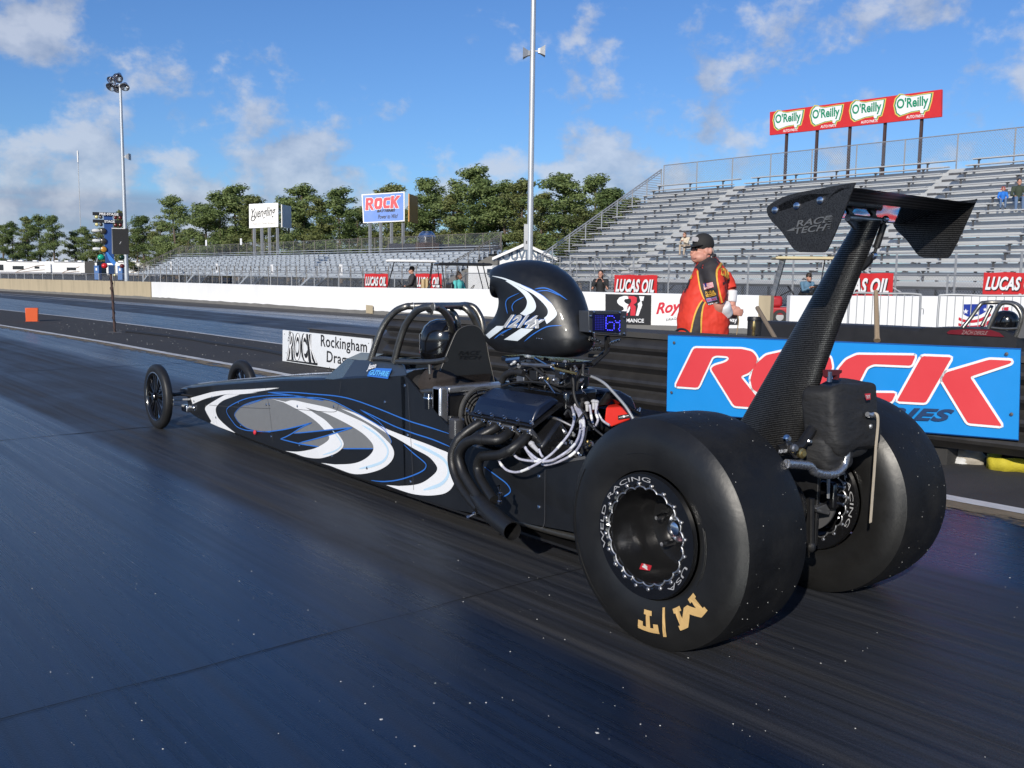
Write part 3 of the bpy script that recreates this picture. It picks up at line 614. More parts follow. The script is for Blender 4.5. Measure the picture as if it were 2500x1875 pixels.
# ------------------------------------------------------------------ billboards behind the low stand
def billboard(c, D, depth, label, face, side, legs):
    BLc, BRc, TRc, TLc = [ad(px2(*p), D) for p in c]; t = thing('billboard', label, 'billboard', up_from(BLc, 0)); ff = V((FW.x, FW.y, 0)).normalized()
    rr = (BRc-BLc); rr.z = 0; w = rr.length; rr.normalize(); nn = V((-rr.y, rr.x, 0)); nn = nn if nn.dot(ff) > 0 else -nn
    mb = MB(); mb.prism([BLc, BRc, TRc, TLc], nn*depth); mb.build('cabinet', steel_d, t, smooth=0)
    Qf = quad(BLc-nn*.02, BRc-nn*.02, TRc-nn*.02, TLc-nn*.02)
    mb = MB(); mb.prism([Qf(0, 0), Qf(1, 0), Qf(1, 1), Qf(0, 1)], nn*.015); mb.build('frame', ink_white, t, smooth=0)
    mb = MB(); mb.sheet([Qf(.025, .035)-nn*.01, Qf(.975, .035)-nn*.01, Qf(.975, .965)-nn*.01, Qf(.025, .965)-nn*.01]); mb.build('sign_face', face, t, smooth=0)
    # second face angled away behind
    A = BRc+nn*(depth+.3)+rr*w*.10; B = A+rr*w*.13+nn*w*.85; hz = TRc.z-BRc.z
    mb = MB(); mb.prism([A, B, B+V((0, 0, hz*.94)), A+V((0, 0, hz*.94))], -rr*.12); mb.build('rear_face', side, t, smooth=0)
    for f in (.16, .42, .68, .96):
        p = BLc+(BRc-BLc)*f+nn*depth*.5; mb = MB(); mb.bb((p.x-.14, p.y-.14, 0), (p.x+.14, p.y+.14, BLc.z+.1)); mb.build('leg', steel, t, smooth=0)
    return t, (lambda s, u: Qf(s, u)-nn*.02)
bill_w = mat('white sign face', (.78, .77, .73), .5, 0, .03, 1)
t, Qy = billboard([(538.5, 493), (601, 490), (601, 438), (538, 441)], 118, .3, 'white billboard with flowing black script behind the low grandstand', bill_w, bill_w, 4)
text('Yuengling', lambda s, u: Qy(.07+.84*s, .32+.52*u+.08*(s-.5)), ink_black, t, shear=.42, off=.012)
mb = MB(); P_ = [Qy(a, b) for a, b in spl2([(.22, .42), (.15, .30), (.07, .34), (.10, .46), (.2, .5)])]; mb.ribbon(P_, .12, -FW); mb.build('flourish', ink_black, t, smooth=0)
text("America's Oldest Brewery", lambda s, u: Qy(.12+.78*s, .10+.12*u), mat('grey ink', (.35, .33, .30), .6), t, shear=.4)
billblue = mat('blue billboard face', (.03, .17, .60), .4, 0, .04, .6)
orange_b = mat('orange board back', (.68, .34, .10), .6, 0, .06)
t, Qr = billboard([(784.5, 482), (874, 478), (874, 414), (781, 420)], 112, .3, 'blue billboard with big red word and black script behind the low grandstand', billblue, orange_b, 4)
ROCKL = {'R': [(0, 0), (.15, 1), (.80, 1), (.95, .90), (.98, .70), (.90, .52), (.72, .44), (1.02, 0), (.70, 0), (.48, .40), (.40, .40), (.34, 0)],
 'O': [(.06, .18), (.02, .36), (.10, .82), (.22, .97), (.38, 1), (.86, 1), (.98, .90), (1.0, .66), (.92, .2), (.80, .03), (.64, 0), (.20, 0)],
 'C': [(.06, .18), (.02, .36), (.10, .82), (.22, .97), (.38, 1), (1.0, 1), (.96, .74), (.50, .74), (.44, .68), (.36, .34), (.40, .26), (.88, .26), (.84, 0), (.20, 0), (.12, .04)],
 'K': [(0, 0), (.15, 1), (.48, 1), (.42, .62), (.80, 1), (1.22, .98), (.66, .56), (1.0, 0), (.62, 0), (.40, .40), (.34, 0)]}
def rock(Qf, boxes, mats, t, grow, l0, z):
    for k, (ch, x0, x1, y0, y1) in enumerate(boxes):
        P = ROCKL[ch]; cx = sum(p[0] for p in P)/len(P); cy = sum(p[1] for p in P)/len(P)
        for j, (m, gr) in enumerate(zip(mats, grow)):
            mb = MB(); q = []
            n = len(P)
            for i in range(n):
                a = V((*P[i-1], 0)); b = V((*P[i], 0)); c = V((*P[(i+1) % n], 0)); w = V((x1-x0, y1-y0, 0))
                a, b, c = [V((p.x*w.x*z, p.y*w.y, 0)) for p in (a, b, c)]
                n1 = V(((b-a).y, -(b-a).x, 0)).normalized(); n2 = V(((c-b).y, -(c-b).x, 0)).normalized(); nn = (n1+n2)
                nn = nn/max(.5, nn.length**2/2) if nn.length > 1e-6 else n1
                area = sum(P[q_-1][0]*P[q_][1]-P[q_][0]*P[q_-1][1] for q_ in range(n)); sgn = 1 if area > 0 else -1
                d = b+nn*gr*sgn; q.append(Qf(x0+d.x/z, y0+d.y)-V(l0)*(-(j+1)))
            mb.sheet(q); mb.build('lettering', m, t, smooth=0)
        for hole in ([[(.40, .62), (.43, .78), (.64, .78), (.66, .72), (.63, .62)]] if ch == 'R' else [[(.36, .30), (.44, .70), (.64, .72), (.67, .64), (.60, .30), (.54, .26), (.40, .26)]] if ch == 'O' else []):
            for j, (m, gr) in enumerate(((mats[0], .0), (mats[-1], None))[:1]):
                mb = MB(); mb.sheet([Qf(x0+(x1-x0)*a, y0+(y1-y0)*b)+V(l0)*(len(mats)+1) for a, b in hole]); mb.build('lettering', ink_white, t, smooth=0)
ffh = V((FW.x, FW.y, 0)).normalized()
rock(Qr, [('R', .07, .27, .44, .86), ('O', .28, .48, .46, .84), ('C', .49, .67, .47, .84), ('K', .66, .86, .46, .88)], (ink_white, ink_red), t, (.020, .002), -ffh*.012, 1.5)
text('BATTERIES', lambda s, u: Qr(.34+.44*s, .35+.085*u)-ffh*.05, ink_black, t, shear=.3, off=.04)
text('Power to Win!', lambda s, u: Qr(.36+.48*s, .12+.15*u)-ffh*.02, ink_black, t, shear=.35, off=.008)
# ------------------------------------------------------------------ souvenir hut between the stands, roof vent hut behind
bs = ad(px2(1130, 640), 58); t = thing('souvenir_hut', 'white gabled hut with large grey-blue lettering between the two grandstands', 'hut', (bs.x, bs.y, 0))
rr = V((RT.x, RT.y, 0)).normalized()
def hp(x, z, D): return ad(px2(x, z), D)
wl_, wr_ = hp(1079, 600, 57), hp(1188, 600, 57); zr_, ze = hp(1130, 533, 57).z, hp(1079, 556, 57).z; mid = (wl_+wr_)/2
P = [up_from(wl_, 0), up_from(wr_, 0), up_from(wr_, ze), up_from(mid, zr_), up_from(wl_, ze)]
mb = MB(); mb.prism(P, ffh*5); mb.build('wall', white_paint, t, smooth=0)
mb = MB(); e = rr*.45
mb.prism([up_from(wl_, ze-.18)-e-ffh*.4, up_from(mid, zr_+.04)-ffh*.4, up_from(wr_, ze-.18)+e-ffh*.4, up_from(wr_, ze-.02)+e-ffh*.4, up_from(mid, zr_+.22)-ffh*.4, up_from(wl_, ze-.02)-e-ffh*.4], ffh*5.8); mb.build('roof', white_paint, t, smooth=0)
a0, a1 = hp(1083, 562, 57), hp(1176, 550, 57)
text('SOUVENIRS', lambda s, u: V((wl_.x+(wr_.x-wl_.x)*(-.06+1.12*s), wl_.y+(wr_.y-wl_.y)*(-.06+1.12*s), a0.z+.62*u))-ffh*.03, mat('grey blue paint', (.10, .15, .22), .6), t, off=.03)
c0 = ad(px2(1075, 600), 54); mb = MB(); mb.bb((c0.x-1.2, c0.y-1, 0), (c0.x+1.3, c0.y+1.2, hp(1075, 574, 54).z)); mb.build('side_room', white_paint, t, smooth=0)
mb = MB(); wq = [hp(*p, 51.8) for p in ((1052, 594), (1062, 594), (1062, 581), (1052, 581))]; mb.prism(wq, ffh*.8); mb.build('window', glass_d, t, smooth=0)
c0 = ad(px2(925, 560), 100); t = thing('roof_vent_hut', 'dark low roof with a shiny metal ventilator behind the low grandstand', 'building', (c0.x, c0.y, 0))
zr_ = hp(925, 527, 100).z; a_, b_ = hp(830, 540, 100), hp(1085, 540, 100)
mb = MB(); mb.prism([up_from(a_, 0), up_from(b_, 0), up_from(b_, zr_-.9), up_from(a_, zr_-.9)], ffh*7); mb.build('wall', concrete_d, t, smooth=0)
shing = mat('dark shingle roof', (.05, .05, .052), .8, 0, .2, 6)
mb = MB(); mb.prism([up_from(a_, zr_-.95)-ffh*.5, up_from(b_, zr_-.95)-ffh*.5, up_from(b_, zr_)+ffh*3.5, up_from(a_, zr_)+ffh*3.5], V((0, 0, .12))); mb.build('roof', shing, t, smooth=0)
cv = hp(923, 512, 100); mb = MB(); mb.lathe([(.9, -.7), (.95, -.3), (1.0, .0), (.85, .35), (.5, .6), (.01, .65)], cv, (0, 0, 1), 16); mb.build('ventilator', chrome, t)
mb = MB(); mb.bb((cv.x-.9, cv.y-.9, zr_-.6), (cv.x+.9, cv.y+.9, cv.z-.6)); mb.build('vent_base', rust_m, t, smooth=0)
# ------------------------------------------------------------------ motorhomes and blue toilets far left
def motorhome(c, L, label, style, H=3.7):
    t = thing('motorhome', label, 'motorhome', (c.x, c.y, 0), 'white motorhomes parked beyond the fence'); B = V((c.x, c.y, 0)); w = 2.5
    def P(a, d, z): return B+rr*a+ffh*d+V((0, 0, z))
    def bx(a0, a1, d0, d1, z0, z1, name, m, bev=0):
        mb = MB(); mb.prism([P(a0, d0, z0), P(a1, d0, z0), P(a1, d0, z1), P(a0, d0, z1)], ffh*(d1-d0)); return mb.build(name, m, t, smooth=0, bev=bev)
    h = L/2
    bx(-h, h, 0, w, .45, H, 'body', white_paint, .12)
    stripe = mat('tan stripe', (.22, .15, .11), .5)
    greyp = mat('grey skirt', (.30, .30, .32), .5)
    bx(-h*.98, h*.98, -.03, .02, .5, .95, 'skirt', greyp)
    mb = MB(); mb.ribbon([P(a*h, -.04, z) for a, z in spl2([(-.25, .7), (-.1, 1.2), (.3, 1.9), (.62, 2.5), (.98, 2.75)])], .16, -ffh); mb.ribbon([P(a*h, -.04, z) for a, z in spl2([(-.2, .75), (.2, 1.05), (.6, 1.35), (.98, 1.55)])], .14, -ffh); mb.build('stripe', stripe, t, smooth=0)
    if style == 0: bx(-h*1.0, -h*.74, -.04, .0, 1.25, 2.75, 'cab_window', glass_d); wins = [(-.36, .10, 1.55, 2.45), (.55, .75, 1.8, 2.4)]
    else: wins = [(-.02, .40, 1.5, 2.2)]; bx(-h*.98, -h*.72, -.5, .0, .9, 3.0, 'slide_out', white_paint); bx(h*.6, h*.98, -.45, 0, .9, 2.9, 'slide_out', white_paint)
    for a0, a1, z0, z1 in wins: bx(a0*h, a1*h, -.05, .0, z0, z1, 'window', glass_d)
    mb = MB(); mb.tube([P(-h*.6, -.12, H-.12), P(h*.75, -.12, H-.12)], .09, 6); mb.build('awning_roll', greyp, t)
    for a in (-.55, -.1, .5): bx((a-.09)*h, (a+.09)*h, .8, 1.7, H, H+.28, 'roof_unit', white_paint, .06)
    for a in (-.62, .5):
        mb = MB(); mb.lathe([(.0, -.12), (.45, -.12), (.5, -.06), (.5, .1), (0, .1)], P(a*h, .1, .5), ffh, 16); mb.build('wheel', rubber, t)
    return t
motorhome(ad((52, 650), 246), 12.6, 'white motorhome at the left edge with a big cab window', 0)
motorhome(ad((164, 650), 240), 11.2, 'white motorhome with two slide-outs, right of the one with the cab window', 1)
motorhome(ad((330, 650), 215), 13.0, 'pale motorhome mostly hidden behind the starting lights and light pole', 1, 3.5)
c0 = ad((222, 650), 232); t = thing('black_trailer', 'black trailer end standing between the motorhomes and the starting lights', 'trailer', (c0.x, c0.y, 0)); mb = MB(); mb.prism([c0-rr*1.6+V((0, 0, .5-c0.z)), c0+rr*1.6+V((0, 0, .5-c0.z)), c0+rr*1.6+V((0, 0, 3.7-c0.z)), c0-rr*1.6+V((0, 0, 3.7-c0.z))], ffh*6); mb.build('body', black_satin, t, smooth=0, bev=.1); mb = MB(); mb.prism([c0+rr*1.0-ffh*.05+V((0, 0, 1.9-c0.z)), c0+rr*1.5-ffh*.05+V((0, 0, 1.9-c0.z)), c0+rr*1.5-ffh*.05+V((0, 0, 3.4-c0.z)), c0+rr*1.0-ffh*.05+V((0, 0, 3.4-c0.z))], ffh*.04); mb.build('panel', white_paint, t, smooth=0)
toil = mat('blue plastic', (.05, .15, .38), .5, 0, .08)
for px_, lb in ((238.5, 'blue portable toilet left of the starting lights pole'), (295.5, 'blue portable toilet right of the starting lights pole')):
    c0 = ad((px_, 650), 150); t = thing('portable_toilet', lb, 'toilet', (c0.x, c0.y, 0)); mb = MB(); mb.box((c0.x, c0.y, 1.05), (.78, 1.0, 2.1), Matrix.Rotation(-YAW, 3, 'Z')); mb.build('cabin', toil, t, bev=.05); mb = MB(); mb.box((c0.x, c0.y, 2.16), (.82, 1.04, .14), Matrix.Rotation(-YAW, 3, 'Z')); mb.build('roof', toil, t, bev=.05); mb = MB(); p = V((c0.x, c0.y, 1.65))-ffh*.52; mb.box(p, (.25, .03, .4), Matrix.Rotation(-YAW, 3, 'Z')); mb.build('door_label', ink_white, t, smooth=0)
# ------------------------------------------------------------------ pine trees
def leaf_mat(name, a, b, c):
    m = mat(name, a, .65, 0, .1, 1.0, spec=.3); nt = m.node_tree; N = nt.nodes; L = nt.links; bs = N['Principled BSDF']
    tc = N.new('ShaderNodeTexCoord'); oi = N.new('ShaderNodeObjectInfo')
    n1 = N.new('ShaderNodeTexNoise'); n1.inputs['Scale'].default_value = .55; n1.inputs['Detail'].default_value = 4; L.new(tc.outputs['Object'], n1.inputs['Vector'])
    n2 = N.new('ShaderNodeTexNoise'); n2.inputs['Scale'].default_value = 6; n2.inputs['Detail'].default_value = 3; L.new(tc.outputs['Object'], n2.inputs['Vector'])
    ad_ = N.new('ShaderNodeMath'); ad_.operation = 'ADD'; L.new(n1.outputs['Fac'], ad_.inputs[0]); L.new(n2.outputs['Fac'], ad_.inputs[1])
    a2 = N.new('ShaderNodeMath'); a2.operation = 'MULTIPLY_ADD'; L.new(oi.outputs['Random'], a2.inputs[0]); a2.inputs[1].default_value = .35; L.new(ad_.outputs[0], a2.inputs[2])
    cr = N.new('ShaderNodeValToRGB'); L.new(a2.outputs[0], cr.inputs[0]); cr.color_ramp.elements[0].position = .80; cr.color_ramp.elements[0].color = a+(1,); cr.color_ramp.elements[1].position = 1.5; cr.color_ramp.elements[1].color = c+(1,)
    e = cr.color_ramp.elements.new(1.12 if False else .999); e.color = b+(1,)
    cr.color_ramp.elements[0].position = .48; cr.color_ramp.elements[1].position = .64; cr.color_ramp.elements[2].position = .82
    mr = N.new('ShaderNodeMath'); mr.operation = 'MULTIPLY'; L.new(a2.outputs[0], mr.inputs[0]); mr.inputs[1].default_value = .62; L.new(mr.outputs[0], cr.inputs[0])
    L.new(cr.outputs[0], bs.inputs['Base Color']); tl = N.new('ShaderNodeBsdfTranslucent'); L.new(cr.outputs[0], tl.inputs[0]); ms = N.new('ShaderNodeMixShader'); ms.inputs[0].default_value = .3; L.new(bs.outputs[0], ms.inputs[1]); L.new(tl.outputs[0], ms.inputs[2]); L.new(ms.outputs[0], N['Material Output'].inputs[0]); return m
needle = leaf_mat('pine needles', (.070, .112, .038), (.145, .200, .066), (.225, .285, .105))
needle_b = leaf_mat('olive needles', (.085, .110, .040), (.175, .205, .070), (.26, .285, .11))
bark = mat('pine bark', (.13, .10, .075), .9, 0, .3, 4, bump=.4, stretch=(4, 4, .6))
def pine(seed, H=15.0, spread=3.3, base=.32, dens=1.0):
    rd = random.Random(seed); tr = MB(); cw = MB(); pts = [V((0, 0, 0))]
    for i in range(1, 9): pts.append(V((pts[-1].x+rd.uniform(-.12, .12), pts[-1].y+rd.uniform(-.12, .12), H*.96*i/8)))
    tr.tube(pts, [.24*(1-.85*i/8) for i in range(9)], 8)
    n = int(29*dens); cl = []
    for i in range(n):
        f = base+(1-base)*((i+rd.random()*.8)/n); f = min(f, .985); z = H*f*.97; k = min(7, int(f*8)); o = pts[k].lerp(pts[k+1], f*8-k) if k < 8 else pts[8]
        prof = (1-((f-base)/(1-base)-.32)**2*1.75) if f > base else .5
        L = spread*max(.22, prof)*rd.uniform(.5, 1.12); a = rd.random()*6.283+i*2.4; d = V((math.cos(a), math.sin(a), rd.uniform(.05, .75)))
        e = o+d*L; m_ = o+d*L*.5+V((0, 0, -.1)); tr.tube([o, m_, e], [.055, .04, .02], 5)
        for s in ((.3, .8), (.55, .9), (.8, 1.0), (1.0, .95)):
            if rd.random() < .88: cl.append((o+d*L*s[0]+V((rd.uniform(-.5, .5), rd.uniform(-.5, .5), rd.uniform(-.1, .4))), rd.uniform(.62, 1.12)*s[1]*(1.15-.3*f)))
    for i in range(5): cl.append((pts[8]+V((rd.uniform(-.5, .5), rd.uniform(-.5, .5), rd.uniform(-.9, .35))), rd.uniform(.45, .75)))
    for c, r in cl:
        for q in range(int(112*r*r+24)):
            u = V((rd.gauss(0, 1), rd.gauss(0, 1), rd.gauss(0, 1))).normalized(); rad = rd.random()**.45
            p = c+V((u.x*r*rad, u.y*r*rad, u.z*r*.82*rad)); nn = (u+V((rd.gauss(0, .55), rd.gauss(0, .55), rd.gauss(.25, .45)))).normalized(); ax1 = nn.cross(V((rd.uniform(-1, 1), rd.uniform(-1, 1), rd.uniform(-1, 1)))).normalized(); b_ = nn.cross(ax1); s = rd.uniform(.10, .22); w = s*rd.uniform(.35, .65)
            cw.add([p-b_*w-ax1*s*.5, p+ax1*s*.3-b_*w*.5, p+ax1*s, p+b_*w*.7+ax1*s*.2, p+b_*w*.6-ax1*s*.7], [(0, 1, 2, 3, 4)])
    return tr, cw
PROTO = []
for sd, sp_, bs_, dn in ((1, 2.9, .26, 1.0), (2, 2.5, .18, 1.05), (3, 3.3, .28, 1.1), (4, 2.0, .42, .75), (5, 3.1, .08, 1.35), (6, 2.7, .2, 1.05)):
    a, c = pine(sd, 15, sp_, bs_, dn); PROTO.append((a, c, {}))
def place_tree(k, pxs, ytop, X, label, wide=1.0, D=None, group='pines behind the grandstands'):
    p = ax((pxs, ytop), X) if D is None else ad((pxs, ytop), D); s = p.z/15.0
    a, c, st = PROTO[k % 6]; m_ = needle_b if (k//6+k) % 3 == 1 else needle
    t = thing('pine_tree', label, 'tree', (p.x, p.y, 0), group); t.scale = (s*wide*1.12, s*wide*1.12, s); t.rotation_euler = (0, 0, (pxs*.37) % 6.28)
    if 'o' not in st:
        st['o'] = (a.build('trunk', bark, None).data, c.build('crown', needle, None, smooth=0).data)
        for nm in list(SC.collection.objects):
            if nm.data in st['o']: bpy.data.objects.remove(nm)
    tr = bpy.data.objects.new('trunk', st['o'][0]); SC.collection.objects.link(tr); tr.parent = t
    cr = bpy.data.objects.new('crown', st['o'][1]); SC.collection.objects.link(cr); cr.parent = t
    cr.material_slots[0].link = 'OBJECT'; cr.material_slots[0].material = m_
    return t
S = .56510
TL_ = [(5, 972, 3, 'pine at the very left edge over the motorhome cab', 1.2, 300), (48, 958, 0, 'pine over the roof of the leftmost motorhome', 1.1, 300), (112, 936, 1, 'tall pine above the gap between the two near motorhomes', 1.1, 310), (165, 928, 0, 'tall pine left of the gap of sky at the far left', 1.2, 300), (232, 930, 3, 'slim ragged pine standing at the left of the sky gap', 1.15, 290),
 (318, 1000, 4, 'low pine at the right of the sky gap behind the starting lights', 1.3, 300), (365, 980, 2, 'pine just left of the starting lights', 1.2, 290), (425, 985, 4, 'pine straight behind the amber lamps', 1.3, 290), (515, 910, 1, 'dark pine peeking above the top lamp bar', 1.0, 260),
 (622, 932, 3, 'low pine right of the lamp pole at the left', 1.5, 210), (588, 990, 4, 'short bushy pine at the foot of the left light pole', 1.4, 215), (700, 950, 4, 'pine crowding under the tall one right of the left light pole', 1.3, 200), (755, 848, 5, 'tall lone pine between the left light pole and the white billboard', 1.35, 190), (690, 1020, 2, 'short pine low behind the sloped rail of the low grandstand', 1.5, 195),
 (815, 985, 4, 'short pine in the dip left of the white billboard group', 1.4, 180), (880, 880, 2, 'broad pine, left shoulder of the group left of the white billboard', 1.5, 170), (945, 830, 0, 'broad pine in the middle of the group left of the white billboard', 1.6, 165), (1020, 800, 5, 'tallest pine of the group left of the white billboard', 1.5, 165), (1095, 845, 1, 'pine right against the left edge of the white billboard', 1.5, 160),
 (1165, 960, 4, 'low pine behind the legs of the white billboard', 1.5, 150), (1240, 850, 2, 'pine touching the right edge of the white billboard', 1.3, 150), (1310, 798, 0, 'tall pine midway between the two billboards', 1.5, 148), (1375, 860, 4, 'lower pine between the two tall ones midway between billboards', 1.4, 145), (1470, 812, 5, 'tall pine left of the blue billboard', 1.45, 140), (1540, 900, 2, 'pine at the left edge of the blue billboard', 1.4, 138),
 (1610, 1000, 4, 'low pine under the blue billboard', 1.5, 135), (1690, 795, 1, 'pine showing above the blue billboard', 1.5, 135), (1745, 905, 4, 'pine behind the orange back of the blue billboard', 1.4, 130), (1835, 770, 3, 'spindly pine top right of the blue billboard', 1.3, 130), (1875, 840, 0, 'pine right of the blue billboard, lower crown', 1.5, 128),
 (1950, 835, 4, 'dense pine left of the tallest one', 1.4, 122), (2035, 722, 5, 'tallest pine of the whole row, left of the tall light pole', 1.45, 120), (2105, 780, 2, 'pine on the right shoulder of the tallest one', 1.4, 118), (2180, 785, 0, 'pine just left of the tall light pole', 1.5, 115)]
for zx, zy, k, lb, wd, D in TL_: place_tree(k, zx*S, zy*S, 0, lb, wd, D)
TR_ = [(45, 775, 1, 'pine just right of the tall light pole', 1.4, 112), (130, 832, 4, 'lower pine between the pole and the big pine by the tall grandstand', 1.4, 108), (225, 752, 2, 'large pine left of the tall grandstand rail', 1.6, 104), (365, 755, 0, 'pine whose top stands highest beside the tall grandstand rail', 1.35, 100), (450, 812, 3, 'pine half behind the sloped rail of the tall grandstand', 1.4, 98), (530, 850, 4, 'low pine showing through the mesh of the tall grandstand', 1.4, 98), (300, 900, 4, 'bushy low pine behind the foot of the sloped rail', 1.6, 95)]
for zx, zy, k, lb, wd, D in TR_: place_tree(k, 1250+zx*S, zy*S, 0, lb, wd, D)
# brush and far woods that read as one mass under the crowns
mb = MB(); rd = random.Random(5)
for i in range(9000):
    f = rd.random(); x = -80+1500*f; D = 330-215*min(1, max(0, (x-200)/1100)); p = ad((x, 640), D+rd.uniform(0, 14)); z = abs(rd.gauss(0, .45))*5.6*(1 if x < 1300 else .9); p = V((p.x, p.y, min(z, 7.5)))
    s = rd.uniform(.25, .6)*D/160; u = V((rd.gauss(0, 1), rd.gauss(0, 1), rd.gauss(0, 1)+.4)).normalized(); b_ = u.cross(V((0.3, 1, .2))).normalized()
    mb.add([p-b_*s*.6, p+u*s*.4-b_*s*.2, p+u*s, p+b_*s*.6+u*s*.2], [(0, 1, 2, 3)])
struct(mb.build('undergrowth', leaf_mat('brush', (.035, .042, .016), (.075, .075, .030), (.13, .11, .05)), smooth=0), 'stuff')
# ================================================================== the dragster
paint_blk = mat('black body paint', (.011, .012, .014), .38, 0, .12, 8, coat=.35, spec=.5)
paint_wht = mat('white body paint', (.80, .81, .83), .30, 0, .03, 5, coat=.3)
paint_gry = mat('silver grey paint', (.235, .24, .245), .38, .25, .05, 30)
paint_blu = mat('blue pinstripe', (.035, .16, .55), .35, 0, .05)
paint_ltb = mat('pale blue shading', (.50, .68, .83), .35, 0, .06, 3)
tube_m = mat('graphite tube', (.17, .165, .155), .36, .85, .12, 40)
cowl_m = mat('slate cowl', (.035, .045, .060), .35, 0, .1, 6, coat=.3)
carbon_z = weave_mat('carbon weave flat', (.004, .004, .0045), (.030, .030, .030), 42, .42, 'Z')
header_m = mat('black ceramic', (.014, .014, .0145), .42, .1, .2, 30, bump=.08, bscale=200)
DR = thing('dragster', 'black dragster with white and blue swoosh graphics and carbon rear wing, in the foreground lane', 'dragster', (0, 0, 0))
def side_x(y): return -(.29-(y-2.4)*.0273)
SN = V((-1, .0273, 0)).normalized(); SP0 = V((-.29, 2.4, 0))
def sd(p, l=.0): return apl(p, SP0+SN*l, SN)
# body shell, nose to cockpit
mb = MB(); rg = []
for y, zb, zt_ in ((5.74, .165, .360), (5.60, .14, .375), (5.1, .125, .445), (4.5, .11, .52), (3.9, .105, .595), (3.2, .105, .668), (2.6, .105, .738), (2.21, .11, .785)):
    h = -side_x(y); rg.append([(-h+.035, y, zb-.028), (-h, y, zb), (-h, y, zt_), (-h+.012, y, zt_+.012), (-h+.06, y, zt_+.028), (0, y, zt_+.038), (h-.06, y, zt_+.028), (h-.012, y, zt_+.012), (h, y, zt_), (h, y, zb), (h-.035, y, zb-.028), (0, y, zb-.03)])
mb.rings(rg, True, True); mb.build('body', paint_blk, DR, smooth=25)
mb = MB(); rg = []
for y, w, z0, z1 in ((5.735, 1.0, .285, .372), (5.86, .97, .285, .362), (5.98, .88, .286, .342), (6.08, .70, .288, .316), (6.13, .45, .29, .298)):
    h = .197*w; rg.append([(-h, y, z0), (-h, y, z0+(z1-z0)*.7), (-h*.8, y, z1), (0, y, z1+.012*w), (h*.8, y, z1), (h, y, z0+(z1-z0)*.7), (h, y, z0)])
mb.rings(rg); mb.build('nose', paint_blk, DR, smooth=50)
# white hood flash and seams
mb = MB(); q = []
for y in (5.70, 5.2, 4.6, 4.0, 3.45):
    zt_ = .36+(5.74-y)*.122; q.append((y, zt_))
ztop = lambda y: [a[1]+(b[1]-a[1])*(y-a[0])/(b[0]-a[0]) for a, b in zip(((2.21, .785), (2.6, .738), (3.2, .668), (3.9, .595), (4.5, .52), (5.1, .445), (5.6, .375), (5.74, .36)), ((2.6, .738), (3.2, .668), (3.9, .595), (4.5, .52), (5.1, .445), (5.6, .375), (5.74, .36), (6, .34))) if a[0] <= y <= b[0]][0]
def hood(x, y, l=.0035):
    h = -side_x(y); k = max(0, (abs(x)-0)/(h-.06)); return V((x, y, ztop(y)+.038-.010*min(1, k)+l))
ys = [5.7-i*.1 for i in range(24)]
P = [hood(-.115+.0*y, y) for y in ys]+[hood(.12, y) for y in ys[::-1]]
mb = MB(); qq = []
for y in ys: qq += [hood(-(-side_x(y)-.075)*(1-.75*max(0, (3.9-y))/.6 if y < 3.9 else 1), y), hood(0, y), hood((-side_x(y)-.075), y)]
mb.add(qq, [(3*i+j, 3*i+3+j, 3*i+4+j, 3*i+1+j) for i in range(len(ys)-1) for j in (0, 1)]); mb.build('hood_flash', paint_wht, DR, smooth=60)
# side panels behind the cockpit (left from measured outline, right mirrored)
pts = [sd(r4(1500, 487)), sd(r4(1525, 480)), sd(r4(1660, 640)), sd(r4(1790, 800)), V((side_x(1.68), 1.68, .475)), sd(z6(1050, 880)), sd(z6(1430, 820)), V((side_x(.45), .45, .56)), V((side_x(.40), .40, .22)), sd(z6(1300, 1500)), sd(z6(1040, 1450)), V((side_x(1.7), 1.7, .115)), V((side_x(2.215), 2.215, .11))]
for s in (-1, 1):
    mb = MB(); mb.prism([V((p.x*(-s), p.y, p.z)) for p in pts], V((-s*.012, 0, 0))); mb.build('side_panel', paint_blk, DR, smooth=20)
mb = MB(); mb.bb((-.29, .3, .095), (.29, 2.2, .107)); mb.build('belly_pan', black_satin, DR)
mb = MB(); mb.ribbon([sd(p, .004) for p in (z6(1100, 866), z6(1250, 848), z6(1430, 818))], .013, SN); mb.build('trim_edge', mat('braided trim', (.16, .16, .16), .4, .5, .5, 400), DR)
# graphics, each a flat painted shape on the side
GL = [0]
def gpoly(pts, m, name='swoosh', l=.0016):
    mb = MB(); P = [sd(p, l) for p in pts]; mb.sheet(P); return mb.build(name, m, DR, smooth=0)
def gline(pts, m, w=.008, l=.0042, n=6, taper=True):
    w *= .78
    P = spl([sd(p, l) for p in pts], n); k = len(P); ww = [w*(min(1, .35+6*min(i, k-1-i)/k) if taper else 1) for i in range(k)]
    mb = MB(); mb.ribbon(P, ww, SN); return mb.build('pinstripe', m, DR, smooth=0)
cv = lambda f, P, n=5: [f(*p) for p in spl2(P, n)]
gray = cv(zf, [(2212, 1335), (2050, 1330), (1930, 1312), (1800, 1268), (1680, 1180), (1620, 1095), (1608, 1050), (1650, 980), (1750, 900), (1900, 840), (2100, 790), (2212, 770)])+cv(zs, [(300, 625), (480, 625), (700, 640), (850, 660), (930, 690), (1050, 750), (1200, 830), (1350, 905), (1430, 985), (1468, 1050), (1470, 1090), (1400, 1135), (1290, 1142)])+[zs(985, 1142)]+cv(zs, [(740, 1122), (560, 1095), (350, 1045)])+[zs(670, 878)]+cv(zs, [(560, 908), (400, 946), (300, 962)])
gpoly(gray, paint_gry, 'grey_field')
gpoly([zs(350, 1045), zs(485, 985)]+cv(zs, [(700, 967), (900, 945), (1080, 928)])[1:]+cv(zs, [(1000, 955), (750, 1030), (535, 1085)]), paint_blk, 'black_spike', .0036)
